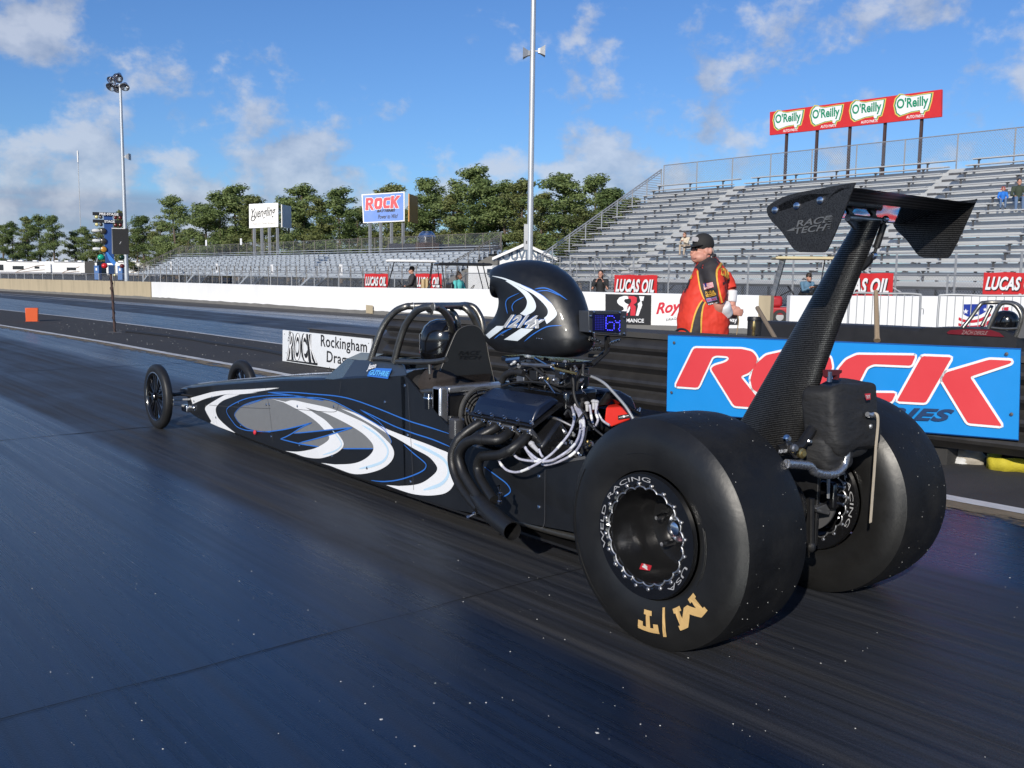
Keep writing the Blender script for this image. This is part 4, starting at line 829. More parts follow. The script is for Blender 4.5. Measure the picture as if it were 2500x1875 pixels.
gpoly(cv(zf, [(865, 770), (1050, 720), (1250, 668), (1500, 640), (1800, 628), (2212, 603)])+cv(zs, [(300, 526), (340, 527)])+cv(zs, [(200, 552), (60, 572)])+cv(zf, [(2000, 680), (1700, 708), (1500, 706), (1300, 738), (1100, 790), (900, 875)]), paint_wht)
gpoly(cv(zf, [(1700, 712), (1480, 712), (1370, 760), (1250, 830), (1140, 900), (1110, 950), (1130, 1010), (1170, 1085), (1215, 1160)])+[zf(1200, 1195)]+cv(zf, [(1350, 1262), (1500, 1318), (1622, 1364)])+cv(zf, [(1500, 1268), (1400, 1180), (1322, 1090), (1290, 980), (1315, 900), (1420, 812), (1600, 747)]), paint_wht, l=.0018)
gpoly([zs(260, 638)]+cv(zs, [(380, 672), (480, 722), (620, 800), (720, 872), (790, 945), (836, 1005), (842, 1045), (800, 1085), (720, 1130), (640, 1155), (520, 1172), (400, 1165)])+cv(zs, [(500, 1192), (600, 1226), (720, 1241), (800, 1230), (900, 1195), (965, 1150), (990, 1108), (984, 1066), (940, 1000), (880, 930), (800, 850), (700, 785), (600, 722), (500, 688)]), paint_wht, l=.0028)
gpoly(cv(zs, [(400, 668), (480, 652), (620, 680), (800, 718), (920, 755), (1050, 810), (1200, 880), (1320, 960), (1420, 1050), (1480, 1120), (1502, 1190), (1480, 1260), (1420, 1320), (1330, 1365), (1200, 1396), (1080, 1396), (950, 1352), (860, 1317), (760, 1286)])+cv(zs, [(900, 1302), (1050, 1297), (1150, 1275), (1230, 1230), (1285, 1170), (1290, 1110), (1250, 1050), (1180, 985), (1080, 920), (950, 850), (800, 780), (700, 752), (590, 720), (480, 690)]), paint_wht, l=.0030)
gpoly([zs(960, 735)]+cv(zs, [(1100, 778), (1200, 825), (1400, 930), (1600, 1010), (1800, 1082), (1950, 1142), (2060, 1190), (2120, 1260), (2140, 1350), (2125, 1450), (2085, 1540), (2020, 1592), (1920, 1613), (1800, 1615), (1650, 1590), (1420, 1510)])+cv(zs, [(1550, 1520), (1700, 1510), (1800, 1480), (1895, 1412), (1936, 1360), (1928, 1310), (1850, 1222), (1700, 1140), (1550, 1050), (1400, 970), (1250, 882), (1100, 800)]), paint_wht, l=.0030)
for P, w in (([(1180, 905), (1300, 980), (1400, 1080), (1440, 1170), (1400, 1260), (1300, 1310), (1150, 1345)], .020), ([(1700, 1090), (1850, 1160), (1990, 1240), (2050, 1330), (2040, 1430), (1960, 1510), (1800, 1560)], .024), ([(880, 960), (950, 1050), (965, 1110), (900, 1165), (780, 1205)], .012)):
    gline([zs(*p) for p in P], paint_ltb, w, .0042)
for P, w in (([(220, 570), (480, 573), (700, 590), (920, 610), (1100, 650), (1350, 740), (1640, 857), (1850, 922), (2060, 990)], .009), ([(220, 570), (420, 595), (600, 622), (790, 656)], .010), ([(0, 635), (200, 605), (420, 602), (600, 626), (790, 656)], .008), ([(0, 705), (110, 665), (220, 632), (480, 624), (700, 625), (850, 650), (950, 690), (1200, 822), (1390, 940), (1468, 1050), (1470, 1090)], .008),
             ([(1160, 748), (1290, 810), (1500, 912), (1700, 987), (1900, 1052), (2074, 1125)], .009), ([(1160, 748), (1260, 810), (1350, 872), (1430, 962)], .006), ([(1600, 1100), (1700, 1190), (1800, 1272), (1826, 1312), (1800, 1360), (1700, 1410), (1550, 1457), (1400, 1475), (1270, 1464)], .009),
             ([(200, 970), (249, 967), (400, 946), (560, 908), (670, 878)], .010), ([(670, 878), (560, 930), (440, 1005), (350, 1045)], .010), ([(350, 1045), (560, 1095), (740, 1122)], .010), ([(485, 987), (700, 967), (900, 945), (1080, 928)], .010), ([(1080, 928), (1000, 955), (750, 1030), (535, 1085)], .010), ([(985, 1142), (1130, 1142), (1290, 1142)], .009)):
    gline([zs(*p) for p in P], paint_blu, w, .0046)
for P, w in (([(2212, 720), (1950, 750), (1750, 800), (1600, 868), (1500, 932), (1474, 985), (1490, 1045), (1560, 1150), (1650, 1255), (1780, 1310), (1930, 1328), (2212, 1350)], .009), ([(2212, 768), (2100, 788), (1900, 838), (1750, 898), (1650, 978), (1606, 1050), (1620, 1096), (1680, 1182), (1800, 1270), (1930, 1314)], .006)):
    gline([zf(*p) for p in P], paint_blu, w, .0046)
gline([z6(*p) for p in ((500, 905), (630, 1000), (700, 1055), (737, 1110), (728, 1145), (670, 1183))], paint_blu, .009, .004)
# panel seams and fasteners
seam = mat('panel seam', (.09, .09, .095), .5, .2)
for P in ([zs(195, 480), zs(205, 560), zs(240, 760), zs(275, 1080)], [zs(1640, 480), zs(1655, 800), zs(1680, 1200), zs(1700, 1560)], [zs(965, 460), zs(945, 600)], [z6(1058, 880), z6(1056, 1200), z6(1050, 1430), z6(1010, 1468)], [zs(500, 740), zs(700, 760), zs(890, 770), zs(925, 740), zs(935, 690)], [zf(1180, 890), zf(1700, 930), zf(2212, 950)]):
    mb = MB(); mb.ribbon(spl([sd(p, .0052) for p in P], 4), .0028, SN); mb.build('panel_seam', seam, DR, smooth=0)
for p in [zs(*q) for q in ((1615, 505), (1412, 672), (1643, 1008), (1672, 1480), (1232, 1338), (875, 1218), (545, 1112), (260, 1022), (212, 695), (242, 695), (527, 712), (895, 715))]+[z6(*q) for q in ((1005, 992), (1003, 1276))]+[zf(*q) for q in ((940, 975), (1235, 760), (1680, 858), (1715, 1240), (1300, 1100), (930, 825))]:
    c = sd(p); mb = MB(); mb.lathe([(.010, 0), (.010, .004), (.006, .0065), (.0, .0065)], c, SN, 10); mb.build('fastener', chrome, DR)
# red tow tab
c = sd(zs(118, 975)); mb = MB(); mb.ell(c+SN*.02, (.012, .016, .018), None, 8, 6); mb.build('red_tab', ink_red, DR)
# cowl and windscreen round the cockpit
cw0, cw1, cw2 = sd(r4(1090, 498)), sd(r4(1180, 503)), V((side_x(2.2), 2.2, .788))
ct0, ct1, ct2, ct3 = ax(r4(1210, 388), -.2), ax(r4(1250, 395), -.2), ax(r4(1480, 403), -.205), ax(r4(1515, 425), -.235)
scr = mat('tinted screen', (.10, .14, .18), .12, 0, .05, 5, coat=.4, alpha=.72)
mx = lambda p: V((-p.x, p.y, p.z))
for f in (lambda p: p, mx):
    s = 1 if f(V((1, 0, 0))).x > 0 else -1
    mb = MB(); mb.prism([f(p) for p in (cw1, ct1, ct2, ct3, cw2)], (s*.008, 0, 0)); mb.build('cowl', cowl_m, DR, smooth=20)
    mb = MB(); mb.prism([f(p) for p in (cw0, ct0, ct1, cw1)], (s*.006, 0, 0)); mb.build('windscreen', scr, DR, smooth=20)
mb = MB(); mb.rings([[cw0+V((.004, .002, .0)), V((0, cw0.y+.22, cw0.z+.01)), mx(cw0)+V((-.004, .002, 0))], [ct0, V((0, ct0.y+.16, ct0.z+.02)), mx(ct0)]], False, False); mb.build('windscreen', scr, DR, smooth=60)
mb = MB(); mb.rings([[ct0, V((0, ct0.y+.16, ct0.z+.02)), mx(ct0)], [ct1+V((0, -.12, .004)), V((0, ct1.y-.02, ct1.z+.03)), mx(ct1)+V((0, -.12, .004))]], False, False); mb.build('cowl_top', mat('dusty cowl top', (.30, .32, .27), .5), DR, smooth=60)
# driver name decal
def cwl(p, l=.006):
    n = (cw2-cw1).cross(ct1-cw1).normalized(); n = n if n.x < 0 else -n; return apl(p, cw1+n*l, n)
Q = quad(*[cwl(zs(*p)) for p in ((1228, 408), (1450, 434), (1480, 332), (1240, 318))]); 
mb = MB(); mb.sheet([Q(0, 0), Q(.95, -.02), Q(1, 1), Q(.35, .98), Q(.06, .55)]); mb.build('decal', paint_blu, DR, smooth=0)
Q = quad(*[cwl(zs(*p), .0075) for p in ((1240, 400), (1442, 422), (1466, 345), (1262, 330))])
text('GUTHRIE', lambda s, u: Q(.03+.95*s+.015, .10+.72*u-.05), navy, DR, off=.05, shear=.1)
Q2 = quad(*[cwl(zs(*p), .0085) for p in ((1240, 400), (1442, 422), (1466, 345), (1262, 330))])
text('GUTHRIE', lambda s, u: Q2(.03+.95*s, .10+.72*u), mat('light blue ink', (.12, .46, .95), .4), DR, off=.03, shear=.1)
Q3 = quad(*[cwl(zs(*p), .009) for p in ((1215, 372), (1320, 345), (1330, 262), (1240, 275))])
text('Jason', lambda s, u: Q3(.05+.9*s, .1+.8*u), ink_white, DR, shear=.35, off=.025)
# ------------------------------------------------------------------ roll cage
cage = lambda pts, r=.021, nm='cage_tube', m=tube_m: (lambda b: b.build(nm, m, DR, smooth=60))(MB().tube(spl(pts, 7), r, 12))
A_ = lambda x, y, X: ax(zc(x, y), X)
# front hoop, foot on the left rail, across the top to the right rail
cage([A_(25, 830, -.215), A_(100, 600, -.2), A_(200, 370, -.17), A_(330, 215, -.14), A_(460, 152, -.11), A_(560, 142, -.07), A_(860, 138, .02), A_(1160, 145, .10), A_(1270, 205, .13), A_(1345, 320, .17), A_(1395, 430, .195), A_(1440, 600, .215), A_(1470, 800, .22)], .0205)
cage([A_(325, 850, -.235), A_(390, 600, -.235), A_(470, 380, -.23), A_(590, 220, -.225), A_(700, 162, -.22), A_(820, 150, -.20), A_(930, 190, -.14), A_(1010, 290, -.08), A_(1055, 430, -.02), A_(1070, 560, .02), A_(1072, 700, .03), A_(1072, 900, .035)], .0205)
cage([A_(820, 150, -.215), A_(960, 140, -.1), A_(1150, 135, .08), A_(1240, 130, .16), A_(1340, 165, .2), A_(1420, 290, .215), A_(1450, 420, .22), A_(1460, 560, .225), A_(1470, 900, .225)], .0195)
cage([A_(1020, 190, .0), A_(1090, 250, .02), A_(1130, 350, .03), A_(1140, 480, .04), A_(1140, 800, .04)], .018)
cage([A_(40, 805, -.21), A_(180, 808, -.215), A_(330, 822, -.235)], .013)
cage([A_(360, 842, -.24), A_(560, 850, -.25), A_(760, 848, -.255), A_(900, 835, -.255), A_(985, 815, -.25)], .0145)
cage([A_(770, 860, -.25), A_(775, 1000, -.25)], .010)
cage([A_(600, 1245, -.275), A_(740, 1225, -.27), A_(900, 1215, -.27)], .018)
for p, X in ((A_(557, 143, -.075), 0), (A_(820, 150, -.215), 0), (A_(1162, 145, .10), 0)):
    mb = MB(); mb.lathe([(.0232, -.003), (.0245, 0), (.0232, .003)], p, (1, -.25, 0), 14); mb.build('weld_seam', steel, DR)
# frame rails and uprights round engine bay
for s in (-1, 1):
    cage([(s*.245, 2.3, .16), (s*.27, 1.5, .15), (s*.27, .7, .17), (s*.24, .05, .32)], .019, 'frame_rail')
    cage([(s*.255, 2.25, .66), (s*.275, 1.75, .50), (s*.28, 1.2, .46), (s*.25, .3, .55), (s*.18, -.12, .60)], .019, 'frame_rail')
    cage([(s*.26, 1.78, .14), (s*.26, 1.82, .60)], .016, 'frame_rail'); cage([(s*.25, .62, .16), (s*.25, .55, .62)], .016, 'frame_rail')
# black shield plate behind the driver's head
pl_ = [ay(zc(*p), 2.10) for p in ((812, 1195), (1000, 720), (1085, 520), (1130, 450), (1200, 405), (1290, 385), (1370, 400), (1430, 450), (1480, 560), (1520, 780), (1595, 1115))]
o_ = [pl_[0]]+spl(pl_[1:-1], 4)+[pl_[-1]]
mb = MB(); mb.prism(o_, (0, .012, 0)); sh_ = mb.build('shield_plate', mat('black anodised plate', (.020, .021, .021), .5, .1, .12, 14), DR, smooth=20)
edge_m = mat('worn edge', (.22, .21, .19), .5, .5)
mb = MB(); mb.tube([p+V((0, -.001, 0)) for p in o_], .0022, 5); mb.build('bright_edge', edge_m, sh_)
Q = lambda l=-.003: quad(*[ay(zc(*p), 2.10+l) for p in ((1130, 815), (1445, 815), (1450, 700), (1140, 710))])
dkp = mat('engraving', (.006, .006, .006), .35, 0, .1, coat=.5)
q_ = Q(); text('RACE', lambda s, u: q_(0+.9*s, .52+.45*u), dkp, sh_, shear=.35, off=.01); text('TECH', lambda s, u: q_(.05+.9*s, 0+.42*u), dkp, sh_, shear=.35, off=.01)
for p in ((965, 1085), (995, 1088), (1027, 1082), (1425, 1053), (1455, 1054), (1485, 1050)):
    c = ay(zc(*p), 2.095); mb = MB(); mb.ell(c, (.0035, .003, .0035), None, 6, 4); mb.build('rivet', chrome, sh_)
# ------------------------------------------------------------------ front axle and front wheels
wheel_spk = mat('black polished spoke', (.010, .010, .011), .2, .2, .1, 20, coat=.6)
def front_wheel(x, s):
    w = thing('wheel', 'w', 'w', (0, 0, 0)); del w['label'], w['category']; w.parent = DR
    c = (x, 5.93, .28); a = (s, 0, 0)
    pf = [(.205, -.030), (.222, -.036), (.250, -.036), (.268, -.030), (.278, -.018), (.280, 0), (.278, .018), (.268, .030), (.250, .036), (.222, .036), (.205, .030)]
    MB().lathe(pf, c, a, 64, close=True).build('tyre', rubber, w, smooth=50)
    MB().lathe([(.212, -.034), (.212, .034), (.204, .036), (.196, .028), (.190, .012), (.190, -.012), (.196, -.03), (.206, -.034)], c, a, 64, close=True).build('rim', wheel_spk, w, smooth=50)
    MB().lathe([(.213, .0355), (.208, .0372), (.204, .0362)], c, a, 64).build('bright_lip', chrome, w, smooth=50)
    for k in range(9):
        for d in (-.13, .13):
            th = 2*math.pi*k/9; p = V((x+s*.018, 5.93+.038*math.cos(th+d*.3), .28+.038*math.sin(th+d*.3))); q = V((x+s*.008, 5.93+.197*math.cos(th+d), .28+.197*math.sin(th+d)))
            MB().bar(p, q, .011, .016, (1, 0, 0)).build('spoke', wheel_spk, w, smooth=0, bev=.003)
    MB().lathe([(0, .05), (.028, .05), (.034, .042), (.036, .02), (.05, .015), (.05, -.02), (0, -.02)], c, a, 24).build('hub', black_gloss, w)
    return w
front_wheel(-.383, -1); front_wheel(.383, 1)
for s in (-1, 1):
    hub = V((s*.345, 5.93, .28)); bd = V((s*.19, 5.62, 0))
    MB().tube([hub, V((s*.18, 5.85, .30))], .016, 8).build('axle_tube', black_satin, DR)
    MB().tube([V((s*.33, 5.9, .31)), V((s*.19, 5.62, .30))], .011, 8).build('radius_rod', black_satin, DR)
    MB().tube([V((s*.33, 5.88, .22)), V((s*.196, 5.60, .205))], .011, 8).build('radius_rod', steel, DR)
    MB().tube([V((s*.34, 5.9, .245)), V((s*.20, 5.66, .27))], .009, 8).build('tie_rod', steel, DR)
    MB().box((s*.335, 5.93, .28), (.05, .09, .12)).build('spindle', black_satin, DR, bev=.01)
    MB().ell((s*.2, 5.6, .205), (.018, .02, .02), None, 10, 8).build('rod_end', chrome, DR)
MB().box((-.215, 5.70, .19), (.07, .12, .06)).build('chassis_bracket', chrome, DR, bev=.01)
# ------------------------------------------------------------------ rear slicks
slick = mat('slick rubber', (.0085, .0085, .0088), .55, 0, .35, 9, rvar=.12, bump=.15, bscale=70, spec=.32, dirt=.22)
def add_tyre_marks(m):
    nt = m.node_tree; N = nt.nodes; L = nt.links; b = N['Principled BSDF']
    tc = N.new('ShaderNodeTexCoord'); v = N.new('ShaderNodeTexVoronoi'); v.inputs['Scale'].default_value = 26; L.new(tc.outputs['Object'], v.inputs['Vector'])
    r_ = N.new('ShaderNodeMapRange'); L.new(v.outputs['Distance'], r_.inputs[0]); r_.inputs[1].default_value = .055; r_.inputs[2].default_value = .035; r_.inputs[3].default_value = 0; r_.inputs[4].default_value = 1
    n = N.new('ShaderNodeTexNoise'); n.inputs['Scale'].default_value = 5; L.new(tc.outputs['Object'], n.inputs['Vector']); r2 = N.new('ShaderNodeMapRange'); L.new(n.outputs['Fac'], r2.inputs[0]); r2.inputs[1].default_value = .56; r2.inputs[2].default_value = .62
    mu = N.new('ShaderNodeMath'); mu.operation = 'MULTIPLY'; L.new(r_.outputs[0], mu.inputs[0]); L.new(r2.outputs[0], mu.inputs[1])
    old = b.inputs['Base Color'].links[0].from_socket; mx_ = N.new('ShaderNodeMix'); mx_.data_type = 'RGBA'; L.new(mu.outputs[0], mx_.inputs['Factor']); L.new(old, mx_.inputs['A']); mx_.inputs['B'].default_value = (.32, .32, .31, 1); L.new(mx_.outputs['Result'], b.inputs['Base Color'])
add_tyre_marks(slick)
slick_s = mat('slick sidewall', (.0120, .0118, .0115), .38, 0, .3, 7, rvar=.08, bump=.05, bscale=60)
rimblk = mat('black polished rim', (.012, .012, .013), .16, .35, .1, 20, coat=.7)
tan_ink = mat('tan tyre lettering', (.56, .36, .14), .7, 0, .10, 25)
def warp_text(body, cth, span, r0, r1, fx, m, par, c, s, shear=0, off=.02, space=1.0):
    """letters bent round the wheel, tops outward; clockwise seen from the left"""
    def fn(a, b):
        th = cth+span*(a-.5); r = r0+(r1-r0)*b; return V((fx(r), c.y-s*r*math.sin(th), c.z+r*math.cos(th)))
    return text(body, fn, m, par, shear=shear, off=off, space=space)
ring_ink = mat('grey ring ink', (.42, .42, .43), .4, .2, .1, 40)
dish = mat('grey anodised dish', (.055, .055, .057), .22, .8, .15, 14); edge_c = mat('machined edge', (.45, .45, .46), .36, .9, .1, 40)
def rear_wheel(xo, s):
    """xo: outer tread edge (signed); s=-1 left, +1 right"""
    w = thing('wheel', 'w', 'w', (0, 0, 0)); del w['label'], w['category']; w.parent = DR
    c = V((xo-s*.18, 0, .425)); a = V((s, 0, 0)); R0 = .4305
    half = [(.228, .150), (.236, .190), (.262, .199), (.30, .2035), (.345, .2015), (.380, .191), (.404, .178), (.4165, .168), (.4205, .1655), (.4220, .160), (.4275, .12), (.4300, .06), (.4305, 0)]
    pf = half+[(r, -h) for r, h in half[::-1][1:]]
    mb = MB(); mb.lathe(pf, c, a, 128, close=False)
    for i, p in enumerate(mb.v):
        if p.z < .0045: mb.v[i] = V((p.x+(p.x-c.x)*.03, p.y, .0045))
    nseg = 128; mb.m = [0 if 8 <= (k//nseg) < len(pf)-9 else 1 for k in range(len(mb.f))]
    mb.build('tyre', [slick, slick_s], w, smooth=28)
    # bead ring with scalloped inner edge, on the outer face
    for side, dep, nm in ((1, 1, 'bead_ring'), (-1, .5, 'bead_ring')):
        rg0, rg1, rg2, rg3 = [], [], [], []; n = 240
        for k in range(n):
            th = 2*math.pi*k/n; sc = .174+.0095*(abs(math.sin(th*10))**.7)-.003; e = lambda r, h: c+a*h*side+V((0, -s*r*math.sin(th), r*math.cos(th)))
            rg0.append(e(.231, .196)); rg1.append(e(.226, .212)); rg2.append(e(sc+.012, .214)); rg3.append(e(sc, .205))
        mb = MB(); q = rg0+rg1+rg2+rg3; mb.add(q, [(i*n+k, i*n+(k+1) % n, (i+1)*n+(k+1) % n, (i+1)*n+k) for i in range(3) for k in range(n)]); ring = mb.build(nm, rimblk, w, smooth=40)
        mb = MB(); mb.tube([p+a*side*.004 for p in rg3+[rg3[0]]], .0031, 6, False); mb.build('bright_edge', edge_c, ring)
        for k in range(20):
            th = math.pi*(k+.5)/10; p = c+a*side*.213+V((0, -s*.1905*math.sin(th), .1905*math.cos(th))); mb = MB(); mb.lathe([(.0075, 0), (.0075, .005), (.005, .0075), (.0025, .0075), (.002, .005)], p, a*side, 8); mb.build('ring_bolt', edge_c, ring)
        fx = lambda r: c.x+a.x*side*.2155
        if True:
            ss = s if side == 1 else s
            for b_, ct, spn in (('WELD', -91, 46), ('RACING', -26, 66), ('USA', 126, 36)):
                if side == 1 and s == -1: warp_text(b_, R(ct), R(spn), .2005, .2165, fx, ring_ink, ring, c, 1, off=.0)
                if side == -1 and s == 1: warp_text(b_, R({'WELD': -20, 'RACING': 84, 'USA': 190}[b_]), R(spn), .2005, .2165, fx, ring_ink, ring, c, 1, off=.0)
    MB().lathe([(.205, .200), (.188, .203), (.172, .198), (.168, .17), (.166, .03), (.150, -.005), (.10, -.012), (.07, .0), (.06, .01), (0, .01)], c, a, 72).build('rim_barrel', dish, w, smooth=40)
    MB().lathe([(.205, -.200), (.190, -.203), (.176, -.19), (.172, -.03), (.150, -.02), (.05, -.02)], c, a, 72).build('rim_barrel', rimblk, w, smooth=40)
    hub = MB().lathe([(.05, .01), (.05, .025), (.03, .03), (.028, .055), (.018, .06), (0, .06)], c, a, 24).build('hub', chrome, w)
    for k in range(5):
        th = 2*math.pi*k/5; p = c+a*.012+V((0, .085*math.sin(th), .085*math.cos(th))); MB().lathe([(.013, -.03), (.013, .03), (.008, .045), (0, .045)], p, a, 8).build('lug_nut', chrome, hub)
    return w, c, a
wl, cL, aL = rear_wheel(-.6987, -1); wr, cR, aR = rear_wheel(.6987, 1)
# tan slab letters on the left slick sidewall, drawn as outlines bent round the tyre
fxs = lambda r: cL.x-.0032-(.199+(r-.262)*.118 if r < .30 else .2035-(r-.30)*.0445 if r < .345 else .2015-(r-.345)*.30)
Mo = [(0, 0), (.30, 0), (.30, .22), (.22, .22), (.22, .55), (.42, .18), (.58, .18), (.78, .55), (.78, .22), (.70, .22), (.70, 0), (1, 0), (1, .22), (.94, .22), (.94, .78), (1, .78), (1, 1), (.74, 1), (.5, .56), (.26, 1), (0, 1), (0, .78), (.06, .78), (.06, .22), (0, .22)]
To = [(.28, 0), (.72, 0), (.72, .22), (.60, .22), (.60, .78), (.76, .78), (.76, .58), (1, .58), (1, 1), (0, 1), (0, .58), (.24, .58), (.24, .78), (.40, .78), (.40, .22), (.28, .22)]
So = [(0, 0), (.34, 0), (1, 1), (.66, 1)]
def tyre_letter(P, t0, t1, r0, r1):
    q = []
    for i in range(len(P)):
        a, b = P[i], P[(i+1) % len(P)]
        for k in range(4):
            f = k/4; x = a[0]+(b[0]-a[0])*f; y = a[1]+(b[1]-a[1])*f; th = R(t0+(t1-t0)*x); r = r0+(r1-r0)*y; q.append(V((fxs(r), -r*math.sin(th), cL.z+r*math.cos(th))))
    MB().sheet(q).build('lettering', tan_ink, wl, smooth=0)
tyre_letter(Mo, 124, 150, .270, .348); tyre_letter(So, 157.5, 165, .258, .362); tyre_letter(To, 167, 184, .272, .352)
# small red and white wheel sticker inside the left rim
bz = MB(); th = R(-128)
def bar_pt(th, h): return V((cL.x-h, cL.y-.1655*math.sin(th), cL.z+.1655*math.cos(th)))
q = [bar_pt(R(205+a), h) for a, h in ((-8, .12), (0, .085), (8, .12), (0, .155))]
MB().sheet(q).build('sticker', ink_red, wl, smooth=0); q2 = [bar_pt(R(205+a), h)*1.0+V((0, 0, .001)) for a, h in ((-6, .128), (-2, .110), (6, .112), (2, .135))]
MB().sheet(q2).build('sticker', ink_white, wl, smooth=0)

# grit picked up by the treads, and moulded ridges on the near sidewall
flake = mat('stuck grit', (.50, .49, .46), .8, 0, .2)
rg_ = random.Random(21)
for w_i, c_ in ((wl, cL), (wr, cR)):
    mb = MB()
    for i in range(46):
        th = rg_.uniform(-2.9, .4) if i % 3 else rg_.uniform(-2.2, -.6); x = c_.x+rg_.uniform(-.155, .155); r_ = .4308-abs((x-c_.x)/.16)**2*.006; n_ = V((0, math.sin(th), math.cos(th))); p = V((x, r_*n_.y, c_.z+r_*n_.z)); t_ = V((0, n_.z, -n_.y)); s_ = rg_.choice((.0008, .0010, .0012, .0020))
        if p.z > .03: mb.add([p+t_*s_, p+V((s_, 0, 0)), p-t_*s_, p-V((s_*1.4, 0, 0)), p+n_*s_], [(0, 1, 4), (1, 2, 4), (2, 3, 4), (3, 0, 4)])
    o_ = mb.build('stuck_grit', flake, w_i, smooth=0)
for r_, a0, a1 in ((.266, 72, 118), (.272, 74, 112), (.380, -150, -60), (.386, -140, -75), (.30, -20, 5)):
    mb = MB(); mb.tube([V((fxs(r_)+.0022, -r_*math.sin(R(a0+(a1-a0)*i/30)), cL.z+r_*math.cos(R(a0+(a1-a0)*i/30)))) for i in range(31)], .0011, 5); mb.build('moulded_ridge', slick_s, wl)
# ------------------------------------------------------------------ engine, headers, scoop
from mathutils.bvhtree import BVHTree
eng_blk = mat('engine black', (.010, .010, .011), .28, 0, .15, 25, coat=.4)
cover_m = mat('valve cover navy black', (.008, .014, .034), .30, .1, .06, 12, coat=.3)
cast = mat('cast alloy', (.30, .30, .31), .4, .9, .15, 30)
brass = mat('brass fitting', (.50, .38, .16), .3, .9, .1, 30)
hose_m = mat('black hose', (.015, .015, .016), .55, 0, .2, 60)
MB().bb((-.19, .98, .20), (.19, 1.62, .52)).build('engine_block', eng_blk, DR, bev=.02)
for s in (-1, 1):
    M = Matrix.Rotation(R(45*s), 3, 'Y')
    MB().box((s*.245, 1.27, .575), (.17, .56, .13), M).build('cylinder_head', eng_blk, DR, bev=.015)
    # tall valve cover: bottom flange wider than the top
    rg = []
    cA, cB, cC, cD = V((s*.362, 0, .662)), V((s*.332, 0, .732)), V((s*.212, 0, .782)), V((s*.185, 0, .760))
    mb = MB()
    for y in (1.045, 1.060, 1.085, 1.465, 1.49, 1.505):
        k = .88 if y in (1.045, 1.505) else .965 if y in (1.060, 1.49) else 1.0
        m0 = (cA+cB+cC+cD)/4
        rg.append([V((p.x, y, p.z)) if j in (0, 5) else V((m0.x+(p.x-m0.x)*k, y, m0.z+(p.z-m0.z)*k)) for j, p in enumerate((cA, cB+V((s*.012, 0, -.02)), cB+V((-s*.012, 0, .012)), cC+V((s*.015, 0, .003)), cC+V((-s*.01, 0, -.006)), cD))])
    mb.rings(rg); vc = mb.build('valve_cover', cover_m, DR, smooth=14, bev=.008)
    mb = MB(); mb.prism([V((s*.372, 1.03, .655)), V((s*.372, 1.52, .655)), V((s*.18, 1.52, .752)), V((s*.18, 1.03, .752))], V((-s*.006, 0, -.010))); mb.build('cover_flange', eng_blk, vc)
    for i in range(6):
        y = 1.04+.098*i; p = V((s*.362, y, .664)); mb = MB(); mb.lathe([(.009, 0), (.009, .012), (.005, .014), (.005, .024), (0, .024)], p, (s*.6, 0, .8), 8); mb.build('cover_bolt', chrome, vc)
# header tubes
def zx(x, y, X): return ax(z6(x, y), X)
hp_ = [[zx(485, 492, -.335), zx(440, 515, -.36), zx(330, 590, -.41), zx(245, 680, -.445), zx(205, 790, -.46), zx(215, 920, -.465), zx(270, 1060, -.475), zx(370, 1200, -.49), zx(450, 1290, -.505)],
       [zx(628, 525, -.335), zx(590, 550, -.36), zx(500, 600, -.40), zx(400, 650, -.43), zx(310, 715, -.445), zx(275, 810, -.45), zx(300, 920, -.455), zx(360, 1060, -.465), zx(470, 1220, -.49)],
       [zx(742, 570, -.335), zx(710, 610, -.37), zx(630, 655, -.42), zx(520, 655, -.45), zx(400, 655, -.475), zx(310, 700, -.49), zx(262, 800, -.495), zx(290, 930, -.495), zx(350, 1040, -.50), zx(450, 1190, -.51)],
       [zx(900, 600, -.335), zx(855, 660, -.37), zx(760, 735, -.42), zx(650, 790, -.445), zx(540, 800, -.45), zx(470, 815, -.445), zx(440, 900, -.44), zx(455, 990, -.45), zx(510, 1090, -.47), zx(590, 1210, -.50)]]
for k, P in enumerate(hp_):
    S_ = spl(P, 7); h_ = MB().tube(S_, .0240, 16).build('header_pipe', header_m, DR, smooth=60)
    c = S_[18+6*(k == 2)]; t_ = (S_[19+6*(k == 2)]-S_[17+6*(k == 2)]).normalized(); MB().lathe([(.0243, -.018), (.0258, -.017), (.0258, .017), (.0243, .018)], c, t_, 16).build('sleeve', header_m, h_)
    p = P[0]; MB().box(p+V((.005, 0, .005)), (.022, .085, .07), Matrix.Rotation(R(-45), 3, 'Y')).build('flange', cast, h_, bev=.006)
    for dy in (-.036, .036):
        MB().lathe([(.008, 0), (.008, .016), (.005, .018), (.005, .028), (0, .028)], p+V((-.01, dy, .004)), (-.75, 0, .5), 8).build('flange_bolt', chrome, h_)
tip = zx(757, 1497, -.59); cs = zx(420, 1170, -.495); tdir = (tip-zx(560, 1330, -.535)).normalized()
cp = spl([cs, zx(490, 1250, -.515), zx(560, 1330, -.535), zx(650, 1412, -.56), tip], 6)
rr_ = [.030+.013*min(1, i/9) for i in range(len(cp))]
mb = MB(); mb.tube(cp, rr_, 24, False); mb.lathe([(.043, 0), (.0405, 0), (.0405, -.16), (0, -.16)], tip, tdir, 24); col = mb.build('collector', header_m, DR, smooth=60)
MB().tube([tip-tdir*.03+V((-.0, 0, .040)), tip-tdir*.03+V((0, 0, .048))], .004, 6)
for p, d in ((zx(640, 1225, -.53), (-.2, -.2, 1)), (zx(405, 1340, -.54), (-.8, .2, -.3)), (zx(648, 1150, -.50), (-.3, 0, 1))):
    MB().lathe([(.012, -.008), (.012, .006), (.006, .008), (.006, .030), (.009, .031), (.009, .040), (0, .040)], p, d, 8).build('collector_bolt', chrome, col)
